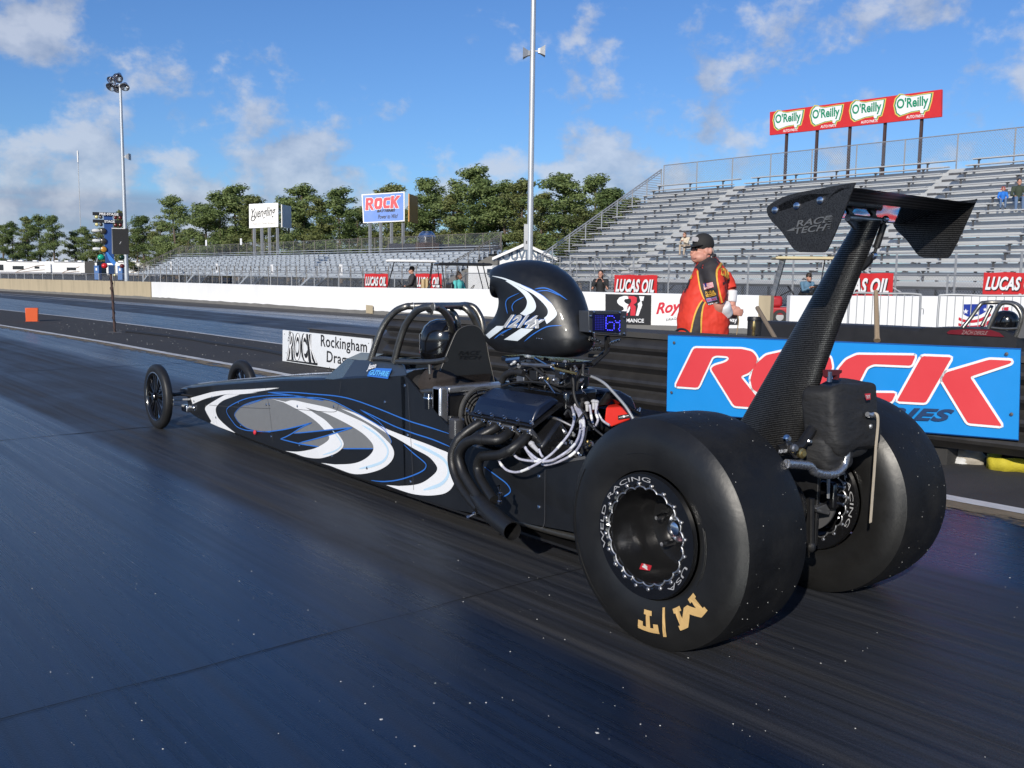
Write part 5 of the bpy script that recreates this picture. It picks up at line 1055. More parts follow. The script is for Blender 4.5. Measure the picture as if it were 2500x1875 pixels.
# radiator and its fan, catch can, filler cap
alp = mat('polished aluminium', (.46, .47, .49), .30, .8, .25, 14)
rd_ = MB().bb((-.30, 1.88, .445), (.26, 1.93, .74)).build('radiator', black_satin, DR)
MB().bb((-.300, 1.865, .44), (-.240, 1.945, .752)).build('end_tank', alp, rd_, bev=.012); MB().bb((.225, 1.865, .44), (.275, 1.945, .752)).build('end_tank', alp, rd_, bev=.012)
MB().bb((-.2395, 1.868, .716), (.225, 1.942, .750)).build('top_tank', alp, rd_, bev=.01)
MB().bb((-.255, 1.874, .70), (.22, 1.879, .712)).build('bright_edge', chrome, rd_, smooth=0)
mb = MB(); c = V((-.02, 1.865, .59)); mb.lathe([(.15, -.01), (.15, .012), (.140, .012), (.140, -.01)], c, (0, -1, 0), 32, close=True); fs_ = mb.build('fan_shroud', mat('worn fan plastic', (.10, .10, .10), .35, .2, .2, 30), rd_)
for k in range(6): MB().lathe([(.036+.02*k, .0), (.036+.02*k, .008), (.031+.02*k, .008), (.031+.02*k, 0)], c, (0, -1, 0), 28, close=True).build('guard_ring', MT['worn fan plastic'], fs_)
for k in range(10):
    th = k*.628; MB().bar(c+V((0, -.004, 0)), c+V((.14*math.cos(th), -.004, .14*math.sin(th))), .010, .004).build('guard_bar', black_gloss, fs_, smooth=0)
p = ay(z6(245, 545), 1.74); MB().lathe([(.0, -.055), (.038, -.055), (.042, -.045), (.042, .045), (.034, .055), (0, .055)], p, (0, 0, 1), 24).build('clear_catch_can', mat('smoky plastic', (.07, .07, .075), .15, .3, .2, coat=.5), DR)
p = ay(zc(775, 1320), 1.98); f_ = MB().lathe([(.0, .035), (.030, .035), (.034, .028), (.034, .016), (.036, .012), (.036, .004), (.031, 0), (.030, -.05), (0, -.05)], p, (0, 0, 1), 24).build('filler_neck', black_gloss, DR); MB().lathe([(.0355, 0), (.0375, .004), (.0375, .010), (.0355, .014)], p, (0, 0, 1), 24).build('cap_ring', chrome, f_)
# intake: manifold plenum, carburettors, linkage, hoses
MB().bb((-.11, 1.08, .66), (.11, 1.60, .80)).build('intake_manifold', black_gloss, DR, bev=.02)
for y in (1.22, 1.46):
    cb_ = MB().bb((-.085, y-.10, .80), (.085, y+.10, .90)).build('carburettor', mat('dark alloy', (.06, .06, .065), .35, .7, .3, 40), DR, bev=.01)
    MB().bb((-.105, y-.075, .82), (-.086, y+.075, .87)).build('float_bowl', cast, cb_, bev=.006)
    for dy in (-.05, 0, .05): MB().lathe([(.009, 0), (.009, .012), (.005, .016), (0, .016)], (-.106, y+dy, .845), (-1, 0, 0), 8).build('bowl_screw', brass if dy == 0 else chrome, cb_)
MB().bb((-.10, 1.10, .905), (.10, 1.60, .935)).build('scoop_tray', black_gloss, DR, bev=.008)
lk = [((865, 620), (940, 612), .020, chrome), ((940, 640), (1100, 650), .011, cast), ((1010, 605), (1120, 668), .008, chrome), ((1105, 660), (1230, 690), .007, brass), ((980, 640), (1060, 700), .008, hose_m)]
for a, b, r_, m_ in lk: MB().tube([ax(z5(*a), -.12), ax(z5(*b), -.12)], r_, 10).build('throttle_linkage', m_, DR)
rd = random.Random(11)
for i in range(46):
    a = ax(z5(rd.uniform(880, 1275), rd.uniform(612, 745)), rd.uniform(-.14, -.02)); k = rd.random(); m_ = rd.choice((chrome, cast, black_gloss, black_gloss, brass, steel, hose_m))
    if k < .45: MB().lathe([(0, -.012), (.009, -.012), (.011, 0), (.007, .006), (.006, .018), (0, .018)], a, (rd.uniform(-1, 1), rd.uniform(-1, 1), rd.uniform(-.4, 1)), 8).build('fitting', m_, DR)
    else:
        b = a+V((rd.uniform(-.03, .03), rd.uniform(-.12, .12), rd.uniform(-.06, .05))); MB().tube(spl([a, (a+b)/2+V((-.02, 0, rd.uniform(-.03, .03))), b], 5), rd.choice((.004, .005, .006)), 7).build('fuel_line', rd.choice((hose_m, hose_m, hose_m, chrome)), DR)
for P, X, r_, m_ in (([(830, 735), (850, 700), (900, 680), (950, 690)], -.13, .018, hose_m), ([(1240, 690), (1310, 705), (1380, 740), (1440, 800), (1500, 870), (1540, 935)], -.02, .007, steel), ([(1190, 620), (1215, 720), (1220, 800), (1240, 860), (1290, 930), (1300, 1000)], -.06, .008, hose_m), ([(1280, 640), (1250, 700), (1230, 800)], -.03, .008, hose_m), ([(830, 760), (900, 740), (990, 735), (1080, 745)], -.14, .006, hose_m), ([(960, 700), (1010, 740), (1090, 760), (1150, 790)], -.12, .007, hose_m), ([(1060, 690), (1100, 745), (1160, 760), (1200, 740)], -.10, .005, hose_m)):
    MB().tube(spl([ax(z5(*p), X) for p in P], 6), r_, 9).build('hose', m_, DR, smooth=60)
for (a, b, X, r_) in (((875, 640), (905, 775), -.02, .013), ((1100, 700), (1095, 800), .02, .010)): MB().tube([ax(z5(*a), X), ax(z5(*b), X)], r_, 10).build('support_tube', tube_m, DR)
for a in ((940, 720), (1010, 700), (1150, 690)):
    c = ax(z5(*a), -.11); MB().box(c, (.03, .06, .05)).build('solenoid', cast if a[0] == 940 else black_satin, DR, bev=.004)
rd = random.Random(31); braid = mat('braided line', (.20, .20, .21), .4, .7, .4, 300)
for i in range(26):
    a = ax(z6(rd.uniform(1000, 1480), rd.uniform(430, 800)), rd.uniform(-.26, -.02)); b = a+V((rd.uniform(-.05, .05), rd.uniform(-.22, .10), rd.uniform(-.10, .06))); MB().tube(spl([a, (a+b)/2+V((rd.uniform(-.05, 0), 0, rd.uniform(-.05, .05))), b], 5), rd.choice((.004, .0055, .0065)), 7).build('line', rd.choice((braid, hose_m, hose_m, hose_m)), DR)
for i in range(40):
    a = ax(z6(rd.uniform(930, 1480), rd.uniform(560, 800)), rd.uniform(-.30, -.05)); m_ = rd.choice((chrome, cast, brass, steel, eng_blk, eng_blk)); MB().lathe([(0, -.010), (.008, -.010), (.010, 0), (.006, .006), (.005, .016), (0, .016)], a, (rd.uniform(-1, .2), rd.uniform(-1, 1), rd.uniform(-.2, 1)), 6).build('fitting', m_, DR)
MB().tube(spl([ax(z6(*p), -.16) for p in ((1490, 690), (1420, 720), (1330, 790), (1290, 830))], 5), .012, 10).build('hose', braid, DR); MB().bb((-.30, .62, .47), (-.12, .93, .49)).build('side_shelf', cast, DR, bev=.004)
# gearbox and driveline under the driver's rear, behind the engine
MB().lathe([(.17, 0), (.165, .12), (.11, .26), (.09, .50), (.10, .60), (0, .60)], (0, .98, .36), (0, -1, 0), 28).build('gearbox', eng_blk, DR)
MB().bb((-.29, .96, .20), (.29, .985, .56)).build('motor_plate', black_satin, DR)
# ignition: distributor caps, plug wires, red coil box
wire_m = mat('grey plug wire', (.44, .44, .52), .45, 0, .35, 60); boot_m = mat('grey boot', (.46, .46, .48), .5, 0, .1)
dc = ax(z6(1300, 330), -.04)
MB().lathe([(.0, .05), (.05, .05), (.06, .03), (.062, -.02), (.05, -.05), (.04, -.12), (0, -.12)], dc+V((.02, .02, -.02)), (0, 0, 1), 20).build('distributor', black_gloss, DR)
cl_ = [((1265, 310), -.06), ((1290, 325), -.055), ((1320, 322), -.05), ((1340, 335), -.045), ((1445, 318), .02), ((1505, 300), .04), ((1530, 305), .05)]
for p, X in cl_:
    c = ax(z6(*p), X); mb = MB(); mb.ell(c, (.014, .014, .010), None, 10, 6); mb.tube([c, c+V((-.004, -.006, -.040))], [.010, .007], 8); mb.build('plug_boot', boot_m, DR)
wr_ = [([(1300, 345), (1318, 400), (1325, 470), (1290, 580), (1200, 700), (1100, 800), (960, 890), (820, 950), (720, 940), (660, 890), (632, 840)], (-.06, -.40)), ([(1330, 345), (1370, 430), (1385, 520), (1370, 620), (1320, 710), (1220, 790), (1100, 850), (940, 850), (820, 830), (760, 780)], (-.05, -.37)),
       ([(1350, 350), (1390, 430), (1402, 540), (1370, 660), (1290, 750), (1160, 830), (1060, 850), (985, 830), (900, 760), (875, 720)], (-.05, -.36)), ([(1360, 355), (1405, 440), (1415, 560), (1390, 680), (1320, 780), (1200, 850), (1080, 885), (1030, 880)], (-.045, -.34)), ([(1470, 335), (1478, 400), (1490, 480), (1510, 560)], (.02, .0)), ([(1520, 320), (1535, 390), (1580, 470), (1650, 520)], (.05, .08)), ([(1540, 320), (1525, 400), (1545, 470), (1520, 530)], (.05, .03)), ([(1000, 740), (1020, 790), (1040, 815)], (-.36, -.36))]
for P, (Xa, Xb) in wr_:
    k = len(P); q = [ax(z6(*p), Xa+(Xb-.03*(k > 6)-Xa)*min(1, 1.7*i/(k-1))) for i, p in enumerate(P)]; S_ = spl(q, 6); w_ = MB().tube(S_, .0062, 8).build('plug_wire', wire_m, DR, smooth=60)
    for j in range(8, len(S_)-6, 15): MB().tube(S_[j:j+4], .0072, 8).build('wire_marker', ink_white, w_, smooth=60)
c = ax(z6(935, 690), -.36); MB().tube([ax(z6(925, 685), -.355), ax(z6(1000, 765), -.365)], [.013, .008], 10).build('plug_boot', boot_m, DR); MB().ell(c, (.016, .014, .012), None, 10, 6).build('plug_boot', boot_m, DR)
MB().tube([ax(z6(860, 705), -.355), ax(z6(915, 790), -.37), ax(z6(960, 850), -.37)], .007, 8).build('plug_wire', wire_m, DR)
c0, c1 = ax(z6(1600, 440), .10), ax(z6(1840, 440), .24)
q = [ax(z6(*p), X) for p, X in (((1605, 480), .10), ((1660, 540), .11), ((1845, 470), .22), ((1830, 395), .22), ((1750, 350), .20), ((1620, 355), .12))]
rb = MB().prism(q, V((.10, .08, 0))).build('ignition_box', mat('red coil box', (.72, .035, .02), .35, 0, .05, 10), DR, bev=.008)
Q = quad(*[ax(z6(*p), X) for p, X in (((1730, 470), .155), ((1840, 445), .205), ((1832, 415), .205), ((1728, 432), .155))]); MB().sheet([Q(0, 0), Q(1, 0), Q(1, 1), Q(0, 1)]).build('box_label', ink_black, rb, smooth=0)
Q = quad(*[ax(z6(*p), X-.004) for p, X in (((1738, 462), .158), ((1833, 441), .203), ((1826, 420), .203), ((1736, 438), .158))]); MB().sheet([Q(0, .4), Q(.45, .4), Q(.45, .6), Q(0, .6)]).build('box_label', ink_white, rb, smooth=0); MB().sheet([Q(.55, .4), Q(1, .4), Q(1, .6), Q(.55, .6)]).build('box_label', ink_white, rb, smooth=0); MB().sheet([Q(.40, .1), Q(.6, .1), Q(.6, .9), Q(.4, .9)]).build('box_label', ink_white, rb, smooth=0)
for k in range(9):
    a = ax(z6(1590+9*k, 330-13*k), .16); MB().lathe([(.026, -.006), (.030, 0), (.026, .006), (.02, 0)], a, (.1, .3, .9), 16, close=True).build('coil_spring', black_satin, DR)
MB().bb((-.22, .25, .40), (.22, .75, .46)).build('tray', black_satin, DR, bev=.01)
MB().bb((-.12, .5, .46), (.02, .75, .56)).build('battery_box', black_gloss, DR, bev=.01)
# ------------------------------------------------------------------ air scoop
scoop_m = mat('scoop black', (.009, .010, .012), .42, 0, .12, 30, coat=.08, bump=.04, bscale=300)
def sring(F, B, w, e=.96, cut=0.0, n=40):
    F = V((0, *F)); B = V((0, *B)); c = (F+B)/2; a = (F-B)/2; q = []
    for k in range(n):
        th = 2*math.pi*k/n; cx, sx = math.cos(th), math.sin(th)
        q.append(c+a*(math.copysign(abs(cx)**e, cx))+V((w*math.copysign(abs(sx)**e, sx), -cut*abs(sx)**2.5, 0)))
    return q
SPEC = [((1.71, .955), (1.15, .955), .115, .75), ((1.775, .995), (1.085, .985), .145, .75), ((1.79, 1.035), (1.056, 1.035), .158, .78), ((1.778, 1.08), (1.060, 1.085), .164, .86), ((1.722, 1.128), (1.078, 1.138), .168), ((1.684, 1.170), (1.108, 1.200), .170), ((1.668, 1.205), (1.155, 1.278), .170), ((1.668, 1.228), (1.235, 1.355), .168), ((1.672, 1.240), (1.35, 1.412), .164), ((1.680, 1.243), (1.47, 1.434), .158, .92), ((1.688, 1.236), (1.59, 1.428), .152, .86, .02), ((1.696, 1.230), (1.68, 1.408), .148, .80, .05), ((1.700, 1.232), (1.725, 1.385), .146, .75, .085), ((1.695, 1.240), (1.728, 1.370), .138, .75, .10)]
rgs = [sring(*a) for a in SPEC]
fine_ = []
for i in range(len(rgs)-1):
    for f in (0, .34, .67): fine_.append([p.lerp(q, f) for p, q in zip(rgs[i], rgs[i+1])])
fine_.append(rgs[-1])
cols_ = list(zip(*[spl([r_[k] for r_ in rgs], 4) for k in range(40)])); mb = MB(); mb.rings([list(c_) for c_ in cols_], True, False); sc_ = mb.build('air_scoop', scoop_m, DR, smooth=70)
inn = [sring((1.695, 1.240), (1.728, 1.370), .138, .75, .10), sring((1.68, 1.252), (1.71, 1.360), .126, .75, .10), sring((1.63, 1.262), (1.58, 1.37), .122, .8, .06), sring((1.58, 1.22), (1.4, 1.34), .12)]
MB().rings(inn, False, True).build('scoop_mouth', mat('scoop throat', (.008, .008, .008), .7), sc_, smooth=60)
dg = bpy.context.evaluated_depsgraph_get(); dg.update(); BV = BVHTree.FromObject(sc_, dg)
def on_scoop(p, l):
    d = ray(*p).normalized(); h = BV.ray_cast(CAM, d)
    if h[0] is None: h = BV.find_nearest(CAM+d*((V((-.1, 1.4, 1.2))-CAM).dot(d)))
    n = h[1] if h[1].dot(d) < 0 else -h[1]; return h[0]+n*l
def drape(A, B, m_, l=.003, n=40, k=4, name='swoosh'):
    A = spl([(a, b, 0) for a, b in A], 8); B = spl([(a, b, 0) for a, b in B], 8)
    def at(P, f): x = f*(len(P)-1); i = min(int(x), len(P)-2); return P[i].lerp(P[i+1], x-i)
    q = []
    for i in range(n+1):
        a, b = at(A, i/n), at(B, i/n)
        for j in range(k+1): c = a.lerp(b, j/k); q.append(on_scoop(r4b(c.x, c.y), l))
    return MB().add(q, [(i*(k+1)+j, (i+1)*(k+1)+j, (i+1)*(k+1)+j+1, i*(k+1)+j+1) for i in range(n) for j in range(k)]).build(name, m_, sc_, smooth=60)
sc_w = mat('scoop white', (.70, .76, .80), .35, 0, .04, 5, coat=.2)
drape([(1300, 275), (1420, 308), (1540, 368), (1592, 396), (1660, 432), (1740, 500), (1790, 560), (1800, 600), (1788, 630), (1765, 650)], [(1300, 272), (1400, 288), (1520, 333), (1640, 385), (1740, 440), (1820, 510), (1868, 580), (1879, 620), (1850, 658), (1790, 705)], sc_w)
drape([(1420, 318), (1480, 356), (1540, 400), (1590, 450), (1613, 500), (1606, 545), (1585, 580), (1550, 612)], [(1440, 312), (1560, 382), (1622, 420), (1672, 480), (1693, 540), (1682, 580), (1640, 612), (1598, 630)], sc_w, .0028)
drape([(1340, 722), (1290, 762), (1243, 803)], [(1425, 722), (1350, 780), (1275, 836)], sc_w)
drape([(1560, 742), (1480, 795), (1406, 843)], [(1672, 748), (1600, 803), (1528, 856)], sc_w)
def sline(P, w=3.0):
    S_ = spl([(a, b, 0) for a, b in P], 8); A = []; B = []
    for i, p in enumerate(S_):
        t = (S_[min(i+1, len(S_)-1)]-S_[max(i-1, 0)]).normalized(); ww = w*min(1, .2+5*min(i, len(S_)-1-i)/len(S_)); A.append((p.x-t.y*ww, p.y+t.x*ww)); B.append((p.x+t.y*ww, p.y-t.x*ww))
    q = []
    for a, b in zip(A, B): q += [on_scoop(r4b(*a), .0036), on_scoop(r4b(*b), .0036)]
    MB().add(q, [(2*i, 2*i+1, 2*i+3, 2*i+2) for i in range(len(A)-1)]).build('pinstripe', paint_blu, sc_, smooth=60)
for P, w in (([(1440, 612), (1428, 560), (1424, 510), (1450, 470), (1545, 425)], 3.5), ([(1490, 590), (1480, 545), (1510, 500), (1588, 460)], 3.5), ([(1680, 392), (1770, 383), (1860, 418), (1970, 490)], 5), ([(1700, 412), (1800, 408), (1900, 450)], 4), ([(1590, 860), (1660, 802), (1760, 742), (1830, 722), (1925, 720)], 4.5), ([(1320, 835), (1400, 775), (1480, 742)], 4), ([(1390, 790), (1440, 760)], 3), ([(1560, 350), (1660, 395), (1760, 455), (1840, 530)], 2.5)): sline(P, w)
def num(l, off, m_, dx=0, dy=0, sh=.30):
    def fn(s, u): return on_scoop(r4b(1398+345*s+50*u+dx, 735+8*s-(118-6*s)*u+dy), l)
    return text('1214x', fn, m_, sc_, shear=sh, off=off, space=1.02)
num(.0045, .105, paint_blu); num(.0052, .075, navy); num(.0060, .055, ink_white); num(.0068, .018, mat('silver numerals', (.50, .51, .53), .3, .3, .15, 20))
for p in ((1380, 803), (1395, 806), (1700, 833), (1722, 836), (1745, 838), (1480, 700)):
    c = on_scoop(r4b(*p), .002); MB().ell(c, (.004, .004, .004), None, 6, 4).build('rivet', chrome, sc_)
Q = lambda s, u: on_scoop(r4b(2092+68*s, 741-5*s-20*u), .004)
text('FIBER', Q, ink_white, sc_, shear=.2, off=.01)
# ------------------------------------------------------------------ dial-in board behind the scoop
f = [ay(r1(*p), 1.0) for p in ((170, 760), (575, 800), (580, 530), (165, 525))]
db = MB().prism(f, V((.0, .07, .0))).build('dial_board', mat('grey board case', (.05, .055, .065), .45, .2, .1, 20), DR, bev=.004)
scf = [ay(r1(*p), .996) for p in ((210, 745), (500, 762), (505, 560), (210, 558))]
MB().prism(scf, V((0, .003, 0))).build('screen', mat('blue black screen', (.004, .005, .04), .2, 0, .1), db, smooth=0)
Q = quad(*scf, lift=0); led = mat('blue led', (.05, .05, .6), .4, emit=(.06, .06, 1.0), estr=2.2); led_d = mat('dim blue led', (.02, .02, .25), .4, emit=(.03, .03, .5), estr=.22)
def dots(pat, s0, s1, m_, nm):
    mb = MB(); h = len(pat); w = len(pat[0])
    for j, row in enumerate(pat):
        for i, ch in enumerate(row):
            if ch == '#':
                c = Q(s0+(s1-s0)*(i+.5)/w, .93-.86*(j+.5)/h)+V((0, -.002, 0)); mb.box(c, (.0042, .002, .0042))
    mb.build(nm, m_, db, smooth=0)
dots(['.####.', '#....#', '#.....', '#.....', '#.###.', '##...#', '#....#', '#....#', '#....#', '.####.'], .44, .80, led, 'led_digit'); dots(['......', '......', '......', '#....#', '.####.', '.....#', '.....#', '.....#', '....#.', '.....#'], .80, 1.0, led, 'led_digit'); dots(['######']*9, .06, .40, led_d, 'led_digit')
for p in ((180, 582), (540, 595), (175, 750), (540, 770), (218, 540), (495, 547), (215, 765), (492, 778)):
    c = ay(r1(*p), .995); MB().lathe([(.006, 0), (.006, .004), (0, .006)], c, (0, -1, 0), 8).build('corner_screw', chrome, db)
for P in ([(190, 800), (300, 850), (300, 885), (180, 845)], [(385, 870), (510, 830), (515, 850), (385, 895)], [(180, 935), (290, 925), (300, 945), (180, 960)]):
    MB().prism([ay(r1(*p), 1.03) for p in P], V((0, .012, 0))).build('bracket', black_gloss, db, smooth=0)
for p in ((200, 832), (228, 842), (258, 856), (288, 874), (395, 882), (425, 872), (455, 862), (490, 852), (195, 942), (235, 938), (280, 936)):
    c = ay(r1(*p), 1.028); MB().lathe([(.0085, 0), (.0085, .003), (.004, .0032), (.004, 0)], c, (0, -1, 0), 10).build('lightening_hole', chrome, db)
MB().tube(spl([ay(r1(370, 800), 1.03), ay(r1(380, 880), 1.04), ay(r1(300, 1000), 1.1), ay(r1(160, 1010), 1.15)], 6), .010, 8).build('cable', hose_m, db)
MB().tube([ay(r1(365, 800), 1.05), ay(r1(360, 960), 1.06), V((.06, 1.08, .92))], .014, 8).build('mast', black_satin, db)
# ------------------------------------------------------------------ rear wing on its strut
STR = [((965, 300), (1142, 285), .070), ((850, 495), (1062, 490), .076), ((700, 765), (940, 800), .082), ((560, 1010), (842, 1080), .088), ((400, 1290), (745, 1385), .094), ((330, 1400), (700, 1480), .096)]
rg = []
for a, b, w in STR:
    A = ax(zt(*a), 0)+V((0, -.035, 0)); B = ax(zt(*b), 0)+V((0, .0, 0)); q = []
    for k in range(28):
        th = 2*math.pi*k/28; f_ = (1-math.cos(th))/2; t_ = w*.62*(math.sin(th))*(1.25*math.sqrt(max(0, f_))*(1-f_*.55)+.22); q.append(A.lerp(B, f_)+V((t_, 0, 0)))
    rg.append(q)
MB().rings(rg).build('wing_strut', [carbon_z][0], DR, smooth=45)
ep = [(570, 262), (563, 230), (580, 205), (640, 170), (720, 146), (800, 131), (900, 112), (1012, 94)]
ep2 = [(1000, 125), (950, 250), (905, 360), (872, 430)]; ep3 = [(860, 444), (840, 449), (730, 447)]; ep4 = [(708, 438), (690, 420), (640, 345), (590, 292)]
P2 = [ax(zt(*p), -.43) for p in spl2(ep, 3)+spl2(ep2, 2)+spl2(ep3, 2)+spl2(ep4, 2)]
for s in (-1, 1):
    e_ = MB().prism([V((p.x*(-s), p.y, p.z)) for p in P2], V((-s*.006, 0, 0))).build('wing_endplate', carbon_z if s > 0 else weave_mat('carbon weave dense', (.006, .006, .0065), (.045, .045, .047), 90, .38, 'Z'), DR, smooth=20)
    if s < 0:
        for p in ((608, 235), (718, 213), (837, 185)):
            c = ax(zt(*p), -.43); MB().lathe([(.013, 0), (.012, .005), (.006, .008), (0, .0085)], c, (-1, 0, 0), 16).build('dome_bolt', chrome, e_)
        Q = quad(*[ax(zt(*p), -.434) for p in ((700, 356), (880, 335), (900, 256), (682, 292))]); lg = mat('grey film', (.11, .115, .12), .5)
        text('RACE', lambda s_, u: Q(.12+.86*s_, .52+.46*u), lg, e_, shear=.3, off=.02); text('TECH', lambda s_, u: Q(.05+.86*s_, 0+.46*u), lg, e_, shear=.3, off=.02)
        for j in range(3):
            for k in (0, 1): MB().sheet([Q(.84+.10*(1-k)-.03*j, .08+.14*j+.47*k), Q(1.0+.0*k, .08+.14*j+.47*k), Q(1.02, .13+.14*j+.47*k), Q(.86+.10*(1-k)-.03*j, .13+.14*j+.47*k)]).build('lettering', lg, e_, smooth=0)
        MB().sheet([Q(-.20, .30), Q(.08, .52), Q(.06, .40), Q(.05, .26)]).build('lettering', lg, e_, smooth=0)
def foil(y0, z0, y1, z1, th, x0, x1, name, m_):
    rg = []
    for x in (x0, x1):
        q = []
        for k in range(24):
            a = 2*math.pi*k/24; f_ = (1-math.cos(a))/2; t_ = th*math.sin(a)*(1.4*math.sqrt(max(0, f_))*(1-f_)+.05); L_ = V((0, y1-y0, z1-z0)); n = V((0, -L_.z, L_.y)).normalized(); q.append(V((x, y0, z0))+L_*f_+n*t_*.9+n*(-.012*math.sin(math.pi*f_)))
        rg.append(q)
    return MB().rings(rg).build(name, m_, DR, smooth=40)
gl_c = mat('glossy carbon skin', (.008, .008, .0085), .07, 0, .1, 40, coat=1.0)
foil(-.265, 1.577, -.50, 1.628, .030, -.43, .43, 'wing', gl_c); foil(-.485, 1.612, -.578, 1.643, .008, -.43, .43, 'wing_flap', carbon_z)
for x in (-.10, .10): MB().bar((x, -.36, 1.585), (x*.5, -.37, 1.55), .012, .05, (1, 0, 0)).build('wing_bracket', cast, DR, bev=.003)
MB().tube([(-.12, -.375, 1.572), (.12, -.375, 1.572)], .012, 12).build('hinge_tube', alp, DR)
a, b = ax(zt(1165, 280), .03), ax(zt(1105, 465), .02); MB().tube([a, a.lerp(b, .12), a.lerp(b, .14), a.lerp(b, .78), a.lerp(b, .80), b], [.006, .006, .012, .012, .006, .006], 10).build('adjuster_rod', black_satin, DR); MB().ell(b, (.014, .014, .016), None, 10, 8).build('rod_end', chrome, DR); MB().ell(a, (.013, .013, .013), None, 10, 8).build('rod_end', chrome, DR)
MB().prism([ax(zt(*p), .0) for p in ((1100, 455), (1085, 500), (1045, 540), (1040, 500), (1070, 470))], V((.02, 0, 0))).build('strut_bracket', black_satin, DR)
# ------------------------------------------------------------------ parachute pack, tether, axle, brakes
cloth_b = mat('black parachute cloth', (.016, .016, .017), .7, 0, .25, 20, bump=.9, bscale=16, stretch=(1, 1, 2.2))
def softbox(c, d, e, amp, seed, tilt=0.0, nu=40, nv=28):
    mb = MB(); q = []; M = Matrix.Rotation(tilt, 3, 'X')
    for i in range(nv+1):
        ph = -math.pi/2+math.pi*i/nv
        for j in range(nu):
            th = 2*math.pi*j/nu; cp_, sp_, ct, st = math.cos(ph), math.sin(ph), math.cos(th), math.sin(th); g = lambda v: math.copysign(abs(v)**e, v)
            p = V((d[0]*g(cp_)*g(ct), d[1]*g(cp_)*g(st), d[2]*g(sp_))); nn = p.normalized(); w = mnoise.noise(p*9+V((seed, 0, 0)))*amp+abs(mnoise.noise(V((p.x*5, p.y*14, p.z*24))+V((seed, 3, 1))))*amp*1.1; q.append(V(c)+M @ (p+nn*w))
    fs = [(i*nu+j, i*nu+(j+1) % nu, (i+1)*nu+(j+1) % nu, (i+1)*nu+j) for i in range(nv) for j in range(nu)]
    return mb.add(q, fs)
pk = softbox((.095, -.262, .820), (.165, .075, .130), .30, .022, 3, -.12).build('parachute_pack', cloth_b, DR, smooth=70)
softbox((.01, -.262, .705), (.085, .065, .07), .6, .02, 8).build('pack_fold', cloth_b, pk, smooth=70); softbox((.15, -.262, .715), (.09, .06, .05), .6, .02, 5).build('pack_fold', cloth_b, pk, smooth=70)
Q = quad(*[ay(zr(*p), -.352) for p in ((638, 228), (668, 222), (668, 178), (625, 182))]); MB().sheet([Q(0, 0), Q(1, 0), Q(1, 1), Q(0, 1)]).build('pack_tag', ink_red, pk, smooth=0); Q_ = quad(*[ay(zr(*p), -.356) for p in ((640, 218), (664, 214), (664, 190), (632, 192))]); text('CHUTE', lambda s, u: Q_(s, u), ink_white, pk, off=.02)
strap = mat('cream webbing', (.62, .52, .38), .85, 0, .15, 40, bump=.3, stretch=(1, 1, .3))
mb = MB(); S_ = spl([ay(zr(*p), y) for p, y in (((690, 318), -.36), ((716, 335), -.375), ((722, 400), -.38), ((708, 560), -.385), ((694, 760), -.385), ((680, 950), -.38), ((668, 1115), -.375))], 6); mb.ribbon(S_, .019, (0, -1, 0)); mb.ribbon([p+V((.003, .003, 0)) for p in S_], .017, (0, -1, 0)); tag(mb.build('tether', strap, DR, smooth=60), 'x', 'x'); 
o = bpy.data.objects['tether']; del o['label'], o['category']
mb = MB(); mb.tube(spl([ay(zr(*p), -.36) for p in ((645, 330), (668, 338), (690, 335), (708, 345))], 4), .010, 8); mb.build('strap_pin', alp, DR)
MB().ell(ay(zr(668, 418), -.35), (.009, .009, .011), None, 8, 6).build('pull_knob', alp, DR); MB().ell(ay(zr(612, 478), -.33), (.028, .01, .016), None, 10, 6).build('pack_lining', ink_white, DR)
# bar across the pack and silver bent release tube
MB().tube(spl([ay(zr(*p), -.33) for p in ((60, 688), (150, 695), (225, 705), (262, 745), (330, 765), (410, 760), (465, 715), (487, 650), (490, 545)) ], 6), .0165, 12).build('release_tube', mat('foil wrapped tube', (.55, .55, .56), .28, .9, .2, 60, bump=.5, bscale=60), DR, smooth=60)
MB().tube([ay(zr(0, 590), -.20), ay(zr(160, 560), -.24), ay(zr(245, 440), -.24)], .020, 12).build('brace_tube', black_satin, DR); Q = quad(*[ay(zr(*p), -.232) for p in ((5, 612), (66, 605), (66, 582), (5, 588))]); text('PUSH OFF', Q, ink_white, DR, off=.02)
for p, r_, m_ in (((160, 612), .020, brass), ((55, 505), .014, chrome), ((105, 575), .016, cast), ((210, 525), .010, chrome)):
    MB().lathe([(r_, 0), (r_, .012), (r_*.6, .016), (r_*.6, .02), (0, .02)], ay(zr(*p), -.25), (-.2, -1, .1), 8).build('linkage_bolt', m_, DR)
MB().prism([ay(zr(*p), -.24) for p in ((35, 500), (70, 490), (125, 570), (190, 600), (185, 640), (130, 650), (90, 600))], V((0, .012, 0))).build('linkage_plate', cast, DR, bev=.002)
MB().prism([ay(zr(*p), -.23) for p in ((190, 580), (240, 570), (280, 700), (240, 700))], V((0, .014, 0))).build('linkage_arm', black_satin, DR)
MB().prism([ay(zr(*p), -.20) for p in ((360, 640), (380, 640), (372, 940), (362, 940))], V((0, .006, 0))).build('release_rod', steel, DR)
ra = [V((.12, -.30, .905)), V((.12, -.30, .985))]
MB().tube([ay(zr(370, 95), -.28), ay(zr(372, 20), -.28)], .010, 8).build('pin_stem', chrome, DR); MB().prism([ay(zr(*p), -.28) for p in ((355, 10), (460, 10), (462, 28), (445, 40), (440, 80), (428, 80), (424, 48), (385, 50), (372, 70), (358, 60))], V((0, .02, 0))).build('pin_bracket', mat('burgundy bracket', (.10, .015, .02), .4), DR)
MB().lathe([(.055, -.52), (.055, -.13), (.13, -.10), (.15, 0), (.13, .10), (.055, .13), (.055, .52)], (0, 0, .42), (1, 0, 0), 32).build('rear_axle', eng_blk, DR)
